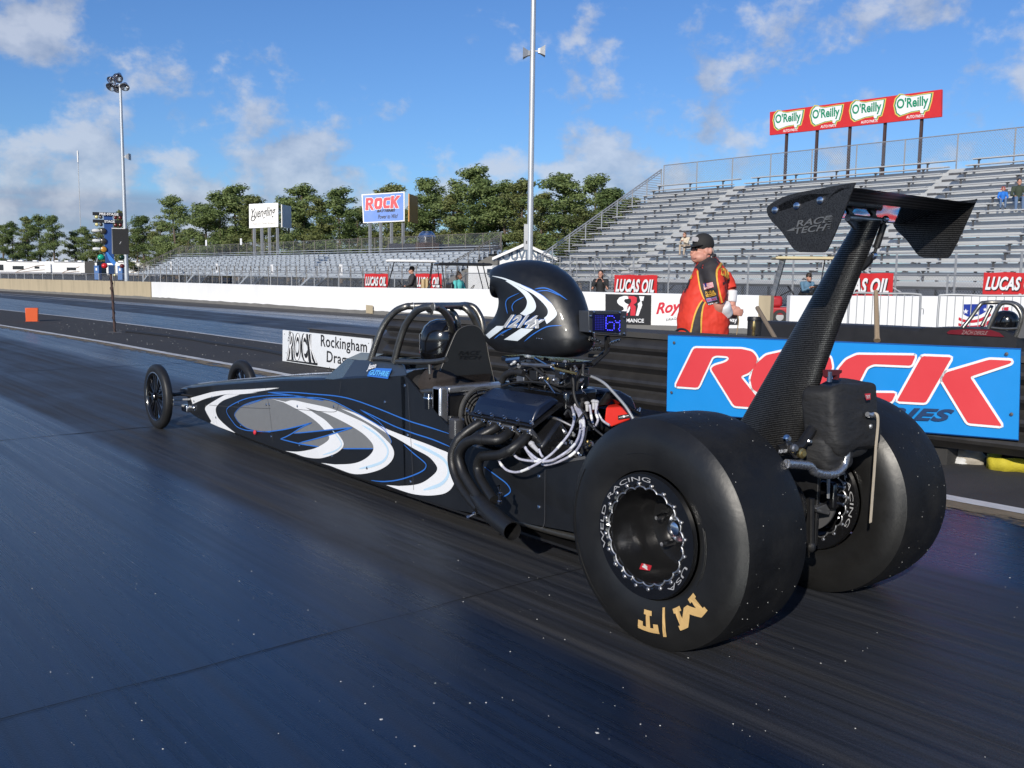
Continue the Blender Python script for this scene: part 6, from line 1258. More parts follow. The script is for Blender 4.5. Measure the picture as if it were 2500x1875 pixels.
for s in (-1, 1):
    MB().lathe([(.05, -.006), (.14, -.006), (.14, .006), (.05, .006)], (s*.30, 0, .42), (1, 0, 0), 40, close=True).build('brake_disc', steel_d, DR)
    cal = MB().bb((s*.30-.045, -.16, .40), (s*.30+.045, -.08, .52)).build('brake_caliper', black_gloss, DR, bev=.015)
    for z in (.425, .46, .495): MB().lathe([(.009, 0), (.009, .02), (0, .022)], (s*.30, -.16, z), (-.3, -1, 0), 8).build('caliper_bolt', chrome, cal)
    MB().bb((s*.20-.01, -.12, .25), (s*.20+.01, .12, .62)).build('rear_plate', black_satin, DR, bev=.004)
MB().prism([ay(zr(*p), -.14) for p in ((275, 1010), (350, 980), (380, 1030), (370, 1060), (290, 1040))], V((0, .03, 0))).build('alloy_bracket', cast, DR, bev=.003)
MB().tube([ay(zr(242, 940), -.24), ay(zr(240, 1270), -.24)], .011, 8).build('jack_bar', black_satin, DR); MB().ell(ay(zr(238, 1290), -.24), (.018, .018, .022), None, 10, 8).build('bar_foot', rubber, DR)
for p in ((437, 1045), (430, 1078), (380, 955), (360, 1050), (498, 932), (495, 1042), (285, 980)): MB().lathe([(.010, 0), (.010, .010), (.006, .014), (0, .014)], ay(zr(*p), -.10), (-.2, -1, 0), 8).build('axle_bolt', chrome if p[0] != 360 else brass, DR)
# ================================================================== between the lanes
rail_m = mat('blackened steel', (.045, .043, .042), .40, .35, .35, 5, dirt=.35)
gx = lambda y: 3.22+max(-.05, (3.4-y))*.125
GR = thing('guardrail', 'black dusty double guardrail between the two lanes, behind the blue sign', 'guardrail', (3.3, 1, 0))
GY = [8.0, 6.5, 5.0, 4.0, 3.4, 2.5, 1.5, .5, -.5, -2, -4, -6]
for z0, nm in ((.47, 'rail_beam'), (.145, 'rail_beam')):
    pr = [(.0, 0), (-.02, .02), (-.075, .06), (-.085, .085), (-.075, .11), (-.015, .155), (-.015, .175), (-.075, .22), (-.085, .245), (-.075, .27), (-.02, .31), (0, .33)]
    pr = pr+[(x+.012, z) for x, z in pr[::-1]]
    MB().rings([[V((gx(y)+.05+a, y, z0+b)) for a, b in pr] for y in GY]).build(nm, rail_m, GR, smooth=30)
mb = MB(); mb.rings([[V((gx(y)+a, y, z)) for a, z in ((.02, .802), (.42, .815), (.42, .855), (.02, .85))] for y in GY]); mb.build('top_plank', mat('dark dusty plank', (.045, .043, .042), .8, 0, .25, 4, dirt=.4), GR)
for y in (7, 5, 3, 1.05, -1, -3):
    mb = MB(); x = gx(y)+.20; mb.bb((x-.10, y-.10, 0), (x+.10, y+.10, .80)); mb.build('post', mat('tarred post', (.035, .034, .033), .85, 0, .3, 6) if y == 7 else MT['tarred post'], GR, bev=.008)
# blue sign
TL, TR, BR, BL = ax(px2(1443, 725), 3.13), ax(px2(2205, 755), 3.53), ax(px2(2200, 950), 3.53), ax(px2(1440, 888), 3.13)
rs = thing('sponsor_board', 'bright blue board with huge red word fixed to the guardrail behind the rear wheels', 'sign', BL)
ns = (TR-BL).cross(BR-TL).normalized(); ns = ns if ns.x < 0 else -ns
MB().prism([BL, BR, TR, TL], -ns*.012).build('board', mat('bright blue board', (.012, .27, .71), .4, 0, .04, 3, dirt=.06), rs, smooth=0)
MB().tube([BL-ns*.006, BR-ns*.006, TR-ns*.006, TL-ns*.006, BL-ns*.006], .008, 4).build('board_edge', mat('blue edge', (.01, .10, .35), .5), rs)
def onsg(p, l): return apl(p, (TL+BR)/2+ns*(.012+l), ns)
sg_red = mat('sign red', (.70, .055, .065), .45, 0, .03, 3)
LT = [[(100, 1126), (195, 932), (440, 937), (492, 950), (516, 982), (508, 1022), (474, 1058), (430, 1076), (560, 1238), (398, 1226), (280, 1036), (300, 1020), (350, 1006), (374, 990), (366, 974), (308, 970), (288, 978), (216, 1134)],
      [(480, 1090), (500, 1020), (560, 968), (650, 948), (850, 956), (886, 980), (896, 1030), (862, 1120), (800, 1180), (700, 1212), (560, 1184), (490, 1140)],
      [(1318, 970), (1296, 1022), (1105, 1014), (1070, 1030), (1014, 1140), (1030, 1158), (1218, 1160), (1196, 1206), (950, 1202), (902, 1172), (896, 1120), (925, 1040), (965, 992), (1020, 966)],
      [(1350, 973), (1500, 979), (1368, 1210), (1222, 1202)], [(1448, 1092), (1470, 1056), (1690, 991), (1803, 996), (1798, 1010), (1592, 1078), (1755, 1328), (1582, 1313)]]
def roundp(P, f=.16):
    o = []; n = len(P)
    for i in range(n):
        a, b, c = V((*P[i-1], 0)), V((*P[i], 0)), V((*P[(i+1) % n], 0)); d1 = min(12, (a-b).length*.35); d2 = min(12, (c-b).length*.35)
        p0 = b+(a-b).normalized()*d1; p2 = b+(c-b).normalized()*d2
        for t in (0, .5, 1): q = p0*(1-t)**2+b*2*t*(1-t)+p2*t*t; o.append((q.x, q.y))
    return o
for P in LT:
    P = roundp(P); q = [onsg(zt(*p), .002) for p in P]; mb = MB(); mb.ribbon(q+[q[0], q[1]], .034, ns); mb.build('lettering', ink_white, rs, smooth=0); MB().sheet([onsg(zt(*p), .004) for p in P]).build('lettering', sg_red, rs, smooth=0)
ho = roundp([(590, 1080), (620, 1032), (680, 1012), (780, 1016), (800, 1040), (770, 1108), (720, 1140), (620, 1130)]); q = [onsg(zt(*p), .006) for p in ho]; MB().sheet(q).build('lettering', MT['bright blue board'], rs, smooth=0); MB().ribbon(q+[q[0], q[1]], .02, ns).build('lettering', ink_white, rs, smooth=0)
Q = quad(*[onsg(zt(*p), .003) for p in ((690, 1276), (1502, 1306), (1516, 1243), (704, 1213))]); text('BATTERIES', Q, navy, rs, shear=.35, off=.045, space=1.1)
for p in ((95, 905), (1778, 962), (82, 1157), (1803, 1267)): MB().lathe([(.012, 0), (.012, .005), (0, .008)], onsg(zt(*p), .0), ns, 10).build('bolt', steel_d, rs)
# low black barrier with the white dragway board
bw = thing('barrier', 'low black barrier box behind the white lettered board, left of the cockpit', 'barrier', (3.5, 9.5, 0)); MB().bb((3.36, 7.6, 0), (3.95, 10.3, .545)).build('box', rail_m, bw, bev=.01); MB().bb((3.34, 7.58, .545), (3.97, 10.32, .56)).build('lid', steel_d, bw, bev=.004)
def z8(x, y): return (650+.13562*x, 780+.13562*y)
SX2 = 3.33; c = [ax(z8(*p), SX2) for p in ((292, 745), (1890, 985), (1892, 350), (296, 188))]
wb = thing('dragway_board', 'white board with black lettering and a stone-style word, standing between the lanes', 'sign', (SX2, c[0].y, 0)); MB().prism(c, V((.02, 0, 0))).build('board', mat('white board', (.74, .76, .78), .5, 0, .03, 4, dirt=.08), wb, smooth=0)
q8 = lambda P, l: quad(*[ax(z8(*p), SX2-l) for p in P])
Q = q8(((982, 548), (1812, 656), (1812, 392), (982, 272)), .004); text('Rockingham', Q, ink_black, wb, off=.012, space=1.08)
Q = q8(((1085, 830), (1740, 915), (1740, 690), (1090, 560)), .004); text('Dragway', Q, ink_black, wb, off=.012, space=1.08)
Q = q8(((366, 722), (920, 796), (822, 262), (440, 226)), .004); text('ROCK', Q, ink_black, wb, off=.075, space=1.12); Q = q8(((374, 716), (912, 790), (816, 270), (446, 234)), .006); text('ROCK', Q, ink_white, wb, off=.0, space=1.45)
Q = q8(((362, 742), (918, 826), (922, 790), (372, 722)), .0055); MB().sheet([Q(0, 0), Q(1, 0), Q(1, 1), Q(0, 1)]).build('lettering', ink_black, wb, smooth=0)
Q = q8(((395, 420), (445, 215), (412, 205), (385, 395)), .004); text('THE', lambda s, u: Q(s, u), ink_black, wb, off=.02)
for p in ((330, 262), (1845, 430), (1142, 862), (360, 600)): MB().lathe([(.008, 0), (.008, .004), (0, .006)], ax(z8(*p), SX2), (-1, 0, 0), 8).build('bolt', steel_d, wb)
# ------------------------------------------------------------------ starting lights
o0 = V((3.42, 19.5, 0)); u_ = V((math.cos(.30), -math.sin(.30), 0)); w_ = V((-math.sin(.30), -math.cos(.30), 0)); kz = .00197
CT = thing('starting_lights', 'starting light tree with amber, green and red lamps on a thin brown pole', 'starting lights', o0)
def tp(x, y, d=0.0): return o0+u_*((x-358)*kz)+V((0, 0, (1535-y)*kz))+w_*d
def tbox(x0, x1, y0, y1, d0, d1, name, m_, par=CT, bev=.004):
    P = [tp(x0, y1, d0), tp(x1, y1, d0), tp(x1, y0, d0), tp(x0, y0, d0)]; return MB().prism(P, w_*(d1-d0)).build(name, m_, par, smooth=0, bev=bev)
MB().tube([tp(362, 1535), tp(350, 1100), tp(342, 860)], .026, 10).build('pole', rust_m, CT); tbox(290, 425, 1530, 1545, -.12, .12, 'base_plate', concrete_d)
mb = MB(); q = []
for i in range(60): f = i/59; c = tp(362-20*f, 1535-640*f); q.append(c+(u_*math.cos(i*.62)+w_*math.sin(i*.62))*.034)
mb.tube(q, .007, 5); mb.build('cable', hose_m, CT)
MB().tube(spl([tp(385, 900, .03), tp(375, 980, .05), tp(365, 1060, .04), tp(368, 1140, .03)], 5), .006, 5).build('cable', hose_m, CT)
bl_p = mat('tree blue', (.02, .07, .24), .45, 0, .08, 8)
tbox(290, 382, 235, 760, -.05, .05, 'backbone', bl_p); tbox(318, 380, 780, 880, -.05, .05, 'socket', navy)
MB().prism([tp(300, 640, .06), tp(318, 640, .06), tp(400, 750, .06), tp(380, 790, .06), tp(330, 730, .06)], w_*.02).build('blue_plate', mat('bright tree blue', (.05, .22, .62), .45), CT, smooth=0)
yl = mat('pale amber lens', (.72, .66, .30), .25, 0, .05); am_ = mat('amber lens', (.50, .24, .03), .25, 0, .05); dl = mat('dark lens', (.05, .045, .035), .2, 0, .1); gl_ = mat('green lens', (.01, .36, .22), .25, 0, .05); gd = mat('dark green lens', (.008, .035, .02), .25); rl = mat('red lens', (.62, .02, .025), .25, 0, .05); rd2 = mat('dark red lens', (.12, .015, .015), .25)
for y0, y1, yl_, wd in ((203, 238, 255, 'PRE-STAGE'), (284, 318, 337, 'STAGE')):
    b_ = tbox(178, 488, y0, y1, .02, .09, 'lamp_bar', black_satin); Q = quad(*[tp(x, y, .094) for x, y in ((248 if y0 < 250 else 296, y1-3), (442 if y0 < 250 else 402, y1-3), (442 if y0 < 250 else 402, y0+5), (248 if y0 < 250 else 296, y0+5))]); text(wd, Q, ink_white, b_, off=.03)
    for x, m_ in ((217, yl), (260, dl), (410, rd2), (458, rd2)):
        l_ = MB().lathe([(.036, -.03), (.036, .03), (.031, .045), (.014, .055), (0, .057)], tp(x, yl_, .03), w_, 16).build('lamp', m_, CT); MB().lathe([(.040, -.02), (.040, .035), (.036, .035)], tp(x, yl_, .03), w_, 16).build('bezel', black_satin, l_)
refl = mat('white reflector', (.70, .70, .68), .4, 0, .05)
for y, m_ in ((407, dl), (517, dl), (608, am_)):
    l_ = MB().lathe([(.062, 0), (.058, .02), (.03, .035), (0, .038)], tp(278, y, .06), w_, 20).build('lamp', m_, CT); MB().lathe([(.066, -.03), (.068, .03), (.062, .03)], tp(278, y, .05), w_, 20).build('hood', black_satin, l_)
    MB().lathe([(.02, 0), (.034, .05), (.04, .11), (.028, .16), (0, .17)], tp(250, y-3, -.01), -u_, 14).build('lamp_back', refl, l_)
for x, y, m_, r_ in ((250, 697, gl_, .07), (282, 790, rl, .062), (462, 693, gd, .058), (462, 790, rd2, .05)):
    l_ = MB().ell(tp(x, y, .03), (r_*1.1, r_*.9, r_*.95), None, 16, 10).build('lamp', m_, CT); MB().lathe([(.02, 0), (.035, .06), (.02, .1), (0, .11)], tp(x, y, .0), -w_, 12).build('lamp_back', refl if x < 300 else black_satin, l_)
bx_ = MB().prism([tp(372, 660, .06), tp(540, 660, .06), tp(540, 372, .06), tp(372, 372, .06)], w_*-.14).build('score_panel', black_matt, CT, smooth=0, bev=.004); MB().prism([tp(360, 650, .05), tp(371, 660, .06), tp(371, 372, .06), tp(318, 364, -.06), tp(318, 640, -.06)], u_*.004).build('panel_side', mat('grey panel side', (.14, .15, .16), .5), bx_, smooth=0)
MB().prism([tp(366, 378, .065), tp(505, 378, .065), tp(505, 370, .065), tp(366, 370, .065)], w_*.004).build('panel_label', ink_white, bx_, smooth=0); MB().ribbon([tp(444, 548, .064), tp(452, 530, .064), tp(461, 518, .064)], .006, w_).build('scuff', ink_white, bx_, smooth=0)
MB().ell(tp(380, 892, .05), (.02, .02, .028), None, 10, 8).build('small_lamp', yl, CT)
# cable run along the island and the orange block
mb = MB(); q = [V((3.62, 19.3, .02)), V((3.75, 18.4, .025)), V((3.9, 16.5, .02)), V((3.85, 15, .02)), V((3.9, 13.6, .02)), V((3.8, 12.0, .02)), V((3.6, 10.8, .02))]; mb.tube(spl(q, 6), .035, 7); tag(mb.build('floor_cable', hose_m, None), 'black cable bundle lying along the island from the starting lights', 'cable')
c0 = V((3.02, 25.03, 0)); cb = thing('lane_marker', 'bright orange foam block standing on the island at the far left', 'marker', c0)
MB().prism([c0+u_*-.145, c0+u_*.14, c0+u_*.155+V((0, 0, .36)), c0+u_*-.15+V((0, 0, .36))], -w_*.26).build('block', orange, cb, bev=.012); MB().prism([c0-u_*.16+w_*.01, c0+u_*.16+w_*.01, c0+u_*.16+w_*.01+V((0, 0, .012)), c0-u_*.16+w_*.01+V((0, 0, .012))], -w_*.28).build('base', orange, cb)
# ------------------------------------------------------------------ clutter by the guardrail at the right
def r3(x, y): return (2200+.18083*x, 1000+.18083*y)
def cloth(c, d, m_, label, cat, seed, name):
    o = softbox(c, d, .8, .04, seed, 0, 28, 18).build(name, m_, None, smooth=70); return tag(o, label, cat)
softc = az(r3(860, 730), .0); ragm = mat('pale rag', (.42, .38, .32), .9, 0, .2, 20)
cloth(softc+V((.05, .02, .05)), (.09, .14, .065), ragm, 'crumpled pale rag lying under the guardrail beside a dark post', 'rag', 4, 'rag')
softc = az(r3(700, 725), .0); cloth(softc+V((.05, .0, .02)), (.05, .07, .03), mat('white rag', (.6, .6, .6), .9), 'small white crumpled rag at the foot of the dark post', 'rag', 9, 'rag')
softc = az(r3(1030, 700), .0); cloth(softc+V((.35, .02, .12)), (.06, .18, .12), mat('blue cloth', (.03, .05, .22), .85, 0, .15, 20), 'blue cloth hanging in the shade under the guardrail', 'cloth', 6, 'cloth')
softc = az(r3(1150, 740), .0); cloth(softc+V((.06, .0, .012)), (.07, .24, .02), mat('brown litter', (.12, .08, .05), .9, 0, .4, 40), 'low heap of brown scraps under the guardrail between rag and yellow strap', 'scraps', 7, 'scraps')
dbx = az(r3(1440, 740), .0); dt = thing('tyre', 'black ribbed tyre lying under the guardrail behind the yellow strap', 'tyre', dbx+V((.42, -.1, 0)))
pf = [(.16, 0), (.30, 0), (.33, .03), (.335, .10), (.325, .12), (.335, .14), (.335, .20), (.33, .23), (.30, .26), (.16, .26)]; MB().lathe(pf, dbx+V((.42, -.1, 0)), (0, 0, 1), 36, close=True).build('carcass', rubber, dt, smooth=40); mb = MB()
for k in range(18): th = k*.349; p = dbx+V((.42+.336*math.cos(th), -.1+.336*math.sin(th), .12)); mb.box(p, (.012, .03, .22), Matrix.Rotation(th, 3, 'Z'))
mb.build('tread', rubber, dt, smooth=0)
yst = mat('yellow webbing', (.52, .44, .03), .75, 0, .15, 30, bump=.3); c0 = az(r3(1440, 840), 0)
mb = MB(); q = [c0+V(p) for p in ((.12, .12, .045), (.02, .16, .045), (-.06, .10, .045), (-.05, 0, .045), (.02, -.08, .045), (.0, -.30, .045), (-.03, -.6, .045))]; S_ = spl(q, 6); vs_ = []
for i, p in enumerate(S_): vs_ += [V((p.x, p.y, .006)), V((p.x+.008*math.sin(i), p.y, .105))]
mb.add(vs_, [(2*i, 2*i+2, 2*i+3, 2*i+1) for i in range(len(S_)-1)]); q2 = [p+V((.05, .0, 0)) for p in S_]; vs_ = []
for i, p in enumerate(q2): vs_ += [V((p.x, p.y, .006)), V((p.x+.012*math.sin(i), p.y, .095))]
mb.add(vs_, [(2*i, 2*i+2, 2*i+3, 2*i+1) for i in range(len(q2)-1)]); o = mb.build('tow_strap', yst, None, smooth=60); md = o.modifiers.new('s', 'SOLIDIFY'); md.thickness = .006; tag(o, 'yellow tow strap coiled on the asphalt at the right edge', 'strap')
# things standing behind the guardrail
def rr1(p, X): return ax(r1(*p), X)
c0 = ax(r1(1950, 800), 4.5); rk = (ax(r1(2030, 700), 4.5)-ax(r1(1870, 700), 4.5)).length*.5*.78; zt_ = ax(r1(1950, 590), 4.5).z
bk = thing('bucket', 'tall black bucket behind the guardrail right of the man', 'bucket', (c0.x, c0.y, 0)); MB().lathe([(0, .2), (rk*.92, .2), (rk, zt_), (rk*.93, zt_), (rk*.85, .25), (0, .25)], (c0.x, c0.y, 0), (0, 0, 1), 28).build('shell', black_matt, bk); MB().lathe([(rk, zt_), (rk*1.06, zt_-.01), (rk*1.06, zt_-.035), (rk, zt_-.04)], (c0.x, c0.y, 0), (0, 0, 1), 28).build('rim', black_satin, bk)
p = ax(r1(1942, 800), 4.15); q = ax(r1(1950, 660), 4.15); t = thing('nozzle', 'brass spray nozzle standing in front of the black bucket', 'nozzle', p); MB().lathe([(.012, 0), (.016, .02), (.012, .05), (.018, .07), (.018, .10), (.012, .14), (.009, (q-p).length), (0, (q-p).length)], p, q-p, 12).build('body', brass, t); MB().tube([q, q+V((0, 0, .03))], .005, 6).build('tip', steel, t)
wood = mat('weathered handle', (.20, .155, .11), .8, 0, .2, 14, stretch=(8, 8, 1)); wood2 = mat('tan handle', (.30, .22, .14), .7, 0, .2, 14, stretch=(8, 8, 1))
a, b = ax(r1(1985, 492), 4.5), ax(r1(2195, 850), 4.2); t = thing('broom', 'grey weathered wooden handle leaning by the black bucket', 'broom', b); MB().tube([a, b], .021, 8).build('handle', wood, t); MB().bar(b+V((0, .15, -.1)), b+V((0, -.15, -.1)), .06, .08).build('head', black_matt, t, smooth=0)
a, b = ax(r2b(982, 308), 4.4), ax(r2b(992, 720), 4.1); t = thing('broom', 'tan wooden handle upright in front of the crowd barrier, right of the wing strut', 'broom', b); MB().tube([a, a.lerp(b, .93), b], [.018, .022, .028], 8).build('handle', wood2, t); MB().bar(b+V((0, .15, -.06)), b+V((0, -.15, -.06)), .06, .08).build('head', black_matt, t, smooth=0)
mb = MB(); q = [ax(r1(*p), 4.3) for p in ((1095, 790), (1110, 745), (1160, 722), (1215, 735), (1250, 775), (1255, 800))]; mb.tube(spl(q, 6), .012, 8); tag(mb.build('hose', hose_m, None), 'thin black hose arching above the guardrail in front of the man', 'hose')
# ------------------------------------------------------------------ crowd barriers and flag panel on the far wall
def barrier(xa, xb, ytop, ybot, D, label):
    A, B = ad(r2b(xa, ytop[0]), D[0]), ad(r2b(xb, ytop[1]), D[1]); t = thing('crowd_barrier', label, 'barrier', (A.x, A.y, 0), 'steel crowd barriers in front of the white wall'); h = 1.12
    A.z = B.z = 0; d = (B-A); n = max(8, int(d.length/.125)); up = V((0, 0, 1))
    MB().tube(spl([A+up*.12, A+up*(h-.12), A+up*h+d*.05, A+d*.5+up*h, B+up*h-d*.05, B+up*(h-.12), B+up*.12], 5), .021, 8).build('frame', steel, t)
    MB().tube([A+up*.16, B+up*.16], .018, 6).build('bottom_rail', steel, t)
    for i in range(1, n): p = A+d*(i/n); MB().tube([p+up*.16, p+up*h], .0085, 5).build('bar', steel, t)
    nn = V((-d.y, d.x, 0)).normalized()
    for f in (.12, .88): MB().tube([A+d*f-nn*.3, A+d*f+up*.18, A+d*f+nn*.3], .018, 6).build('foot', steel, t)
    for z in (.35, .85): MB().tube(spl([B+up*z, B+up*z+d.normalized()*.06, B+up*(z-.1)+d.normalized()*.06], 3), .009, 6).build('hook', steel, t)
barrier(765, 1357, (292, 292), 640, (17.6, 17.2), 'steel crowd barrier right of the wing strut, in front of the white wall')
barrier(1512, 2330, (308, 302), 610, (16.6, 16.2), 'steel crowd barrier in front of the stars and stripes panel')
PC = V((20.7, 9.5, 0)); dC = (V((26, 5.6, 0))-PC).normalized(); nC = V((-dC.y, dC.x, 0)); nC = nC if nC.x < 0 else -nC
ow = lambda p, l=.03: apl(p, PC+nC*l, nC)
c = [ow(r2b(*p)) for p in ((1665, 606), (2330, 612), (2330, 372), (1690, 378))]; t = thing('banner', 'stars and stripes panel on the white wall behind the second crowd barrier', 'banner', c[0]); MB().prism(c, -nC*.02).build('sheet', ink_white, t, smooth=0)
fb = mat('flag blue', (.015, .04, .30), .5); fr = mat('flag red', (.55, .02, .04), .5)
pq = lambda P, m_, l: MB().sheet([ow(r2b(*p), .03+l) for p in P]).build('emblem', m_, t, smooth=0)
pq([(1712, 418), (1905, 415), (1895, 480)]+spl2([(1895, 480), (1850, 505), (1800, 520), (1750, 522), (1708, 500)]), fb, .006)
pq(spl2([(1670, 525), (1720, 545), (1790, 548), (1860, 530), (1930, 490)])+spl2([(1940, 510), (1870, 555), (1790, 572), (1720, 568), (1668, 550)]), fr, .006); pq(spl2([(1668, 572), (1720, 590), (1790, 595), (1870, 580), (1940, 540)])+spl2([(1945, 575), (1880, 602), (1800, 606), (1720, 606), (1666, 596)]), fr, .006)
pq([(2030, 445), (2085, 440), (2080, 490), (2030, 495)], fr, .006)
for x, y, r_ in ((1728, 478, 24), (1820, 488, 24), (1888, 462, 18)): pq([(x+r_*(1 if k % 2 == 0 else .42)*math.sin(k*math.pi/5), y-r_*(1 if k % 2 == 0 else .42)*math.cos(k*math.pi/5)) for k in range(10)], ink_white, .010)
# ------------------------------------------------------------------ second dragster in the far lane
D2X = 7.5; D2 = thing('dragster', 'second dragster, black with a dark red flank, waiting in the far lane at the right', 'dragster', (D2X, 2.5, 0))
r22 = lambda p, X=D2X-.27: ax(r2b(*p), X)
dkred = mat('dark red paint', (.16, .012, .02), .35, 0, .08, 10, coat=.4); blk2 = mat('flat black panel', (.022, .022, .024), .5, 0, .12, 10)
rg = []
for p, w in (((20, 575), .16), ((300, 590), .19), ((700, 606), .22), ((1000, 622), .24), ((1340, 640), .26)):
    q = r22(p, D2X-w); rg.append([V((D2X-w, q.y, .12)), V((D2X-w, q.y, q.z)), V((D2X-w+.04, q.y, q.z+.03)), V((D2X+w-.04, q.y, q.z+.03)), V((D2X+w, q.y, q.z)), V((D2X+w, q.y, .12))])
MB().rings(rg).build('body', blk2, D2, smooth=25)
rg = []
for p, w in (((1335, 636), .26), ((1400, 612), .265), ((1700, 612), .27), ((2050, 640), .27), ((2150, 700), .27)):
    q = r22(p, D2X-w); rg.append([V((D2X-w, q.y, .12)), V((D2X-w, q.y, q.z)), V((D2X+w, q.y, q.z)), V((D2X+w, q.y, .12))])
MB().rings(rg).build('cockpit_shell', blk2, D2, smooth=25)
MB().sheet([r22(p, D2X-.285) for p in ((1570, 652), (1600, 632), (1750, 624), (1935, 630), (2010, 655), (2050, 690), (1580, 665))]).build('flank_panel', dkred, D2, smooth=0)
Q = quad(*[r22(p, D2X-.29) for p in ((1690, 668), (1905, 672), (1915, 642), (1695, 634))]); text('ZACH DEIGLE', Q, ink_black, D2, shear=.3, off=.05); Q = quad(*[r22(p, D2X-.294) for p in ((1690, 668), (1905, 672), (1915, 642), (1695, 634))]); text('ZACH DEIGLE', Q, mat('grey red ink', (.35, .18, .18), .5), D2, shear=.3, off=.015)
ctube = mat('bare steel tube', (.22, .215, .20), .35, .8, .15, 30)
for P, X0, X1, r_ in (([(1705, 612), (1770, 530), (1850, 420), (1885, 405), (1960, 402), (2110, 405), (2180, 440), (2212, 500), (2260, 640)], -.22, .2, .022), ([(1915, 620), (1950, 540), (2000, 440), (2040, 408), (2110, 412), (2160, 450), (2190, 520), (2170, 610), (2140, 690)], -.25, -.2, .022), ([(1940, 612), (2050, 622), (2160, 618)], -.25, -.22, .014), ([(1860, 600), (1900, 520), (1945, 430)], .0, .1, .02)):
    k = len(P); MB().tube(spl([r22(p, D2X+X0+(X1-X0)*i/(k-1)) for i, p in enumerate(P)], 6), r_, 10).build('cage_tube', ctube, D2, smooth=60)
MB().prism([r22(p, D2X-.2) for p in ((2140, 700), (2185, 540), (2230, 470), (2300, 470), (2360, 700))], V((.3, -.3, 0))*.04).build('shield_plate', mat('grey shield', (.12, .12, .125), .5), D2)
for s in (-1, 1): MB().lathe([(.22, -.17), (.34, -.19), (.41, -.17), (.43, -.1), (.43, .1), (.41, .17), (.34, .19), (.22, .17)], (D2X+s*.52, .35, .43), (1, 0, 0), 48).build('rear_tyre', slick, D2, smooth=40)
for s in (-1, 1): MB().lathe([(.0, -.03), (.2, -.03), (.27, -.035), (.28, 0), (.27, .035), (.2, .03), (0, .03)], (D2X+s*.36, 7.0, .28), (1, 0, 0), 40).build('front_tyre', rubber, D2, smooth=40)
# ================================================================== people
def chain(mb, P, rr, n=12):
    S_ = [V(p) for p in P]; mb.tube(S_, rr, n); mb.ell(S_[0], (rr[0],)*3, None, n, 8); mb.ell(S_[-1], (rr[-1],)*3, None, n, 8)
def fuse(mb, name, m_, par, vox, sm=4, f=.5):
    o = mb.build(name, m_, par, smooth=0); md = o.modifiers.new('fuse', 'REMESH'); md.mode = 'VOXEL'; md.voxel_size = vox; md.use_smooth_shade = True
    s = o.modifiers.new('smooth', 'SMOOTH'); s.iterations = sm; s.factor = f; return o
def head(mb, c, R3, k=1.0):
    f = lambda p: c+R3 @ (V(p)*k)
    mb.ell(f((0, -.01, .03)), (.076*k, .095*k, .105*k), R3, 18, 14); mb.ell(f((0, .03, -.045)), (.060*k, .068*k, .075*k), R3, 16, 12); mb.ell(f((0, .055, -.088)), (.035*k, .035*k, .028*k), R3, 12, 8)
    mb.tube([f((0, .088, .025)), f((0, .112, -.015)), f((0, .100, -.025))], [.010*k, .017*k, .012*k], 8)
    for s in (-1, 1): mb.ell(f((s*.078, -.005, -.005)), (.012*k, .024*k, .034*k), R3, 8, 8)
    mb.ell(f((0, .088, -.055)), (.024*k, .010*k, .008*k), R3, 8, 6)
def hand(mb, w, d, up, k=1.0, curl=.5):
    """palm, four unequal curled fingers and a thumb from the side of the palm"""
    d = V(d).normalized(); s = d.cross(V(up)).normalized(); n = s.cross(d)
    M = Matrix((s, d, n)).transposed(); mb.ell(w+d*.045*k, (.040*k, .052*k, .016*k), M, 12, 8)
    for i, (o_, L) in enumerate(((-.030, .070), (-.010, .080), (.011, .076), (.030, .060))):
        a = w+d*.085*k+s*o_*k; b = a+(d*math.cos(curl*.6)-n*math.sin(curl*.6))*L*.5*k; c = b+(d*math.cos(curl*1.7)-n*math.sin(curl*1.7))*L*.5*k; mb.tube([w+d*.05*k+s*o_*.8*k, a, b, c], [.011*k, .0105*k, .0095*k, .008*k], 8)
    a = w+d*.02*k-s*.035*k; mb.tube([w+d*.01*k-s*.02*k, a+d*.01*k-s*.008*k, a+d*.045*k-s*.016*k-n*.01*k, a+d*.07*k-s*.008*k-n*.02*k], [.014*k, .0135*k, .011*k, .009*k], 8)
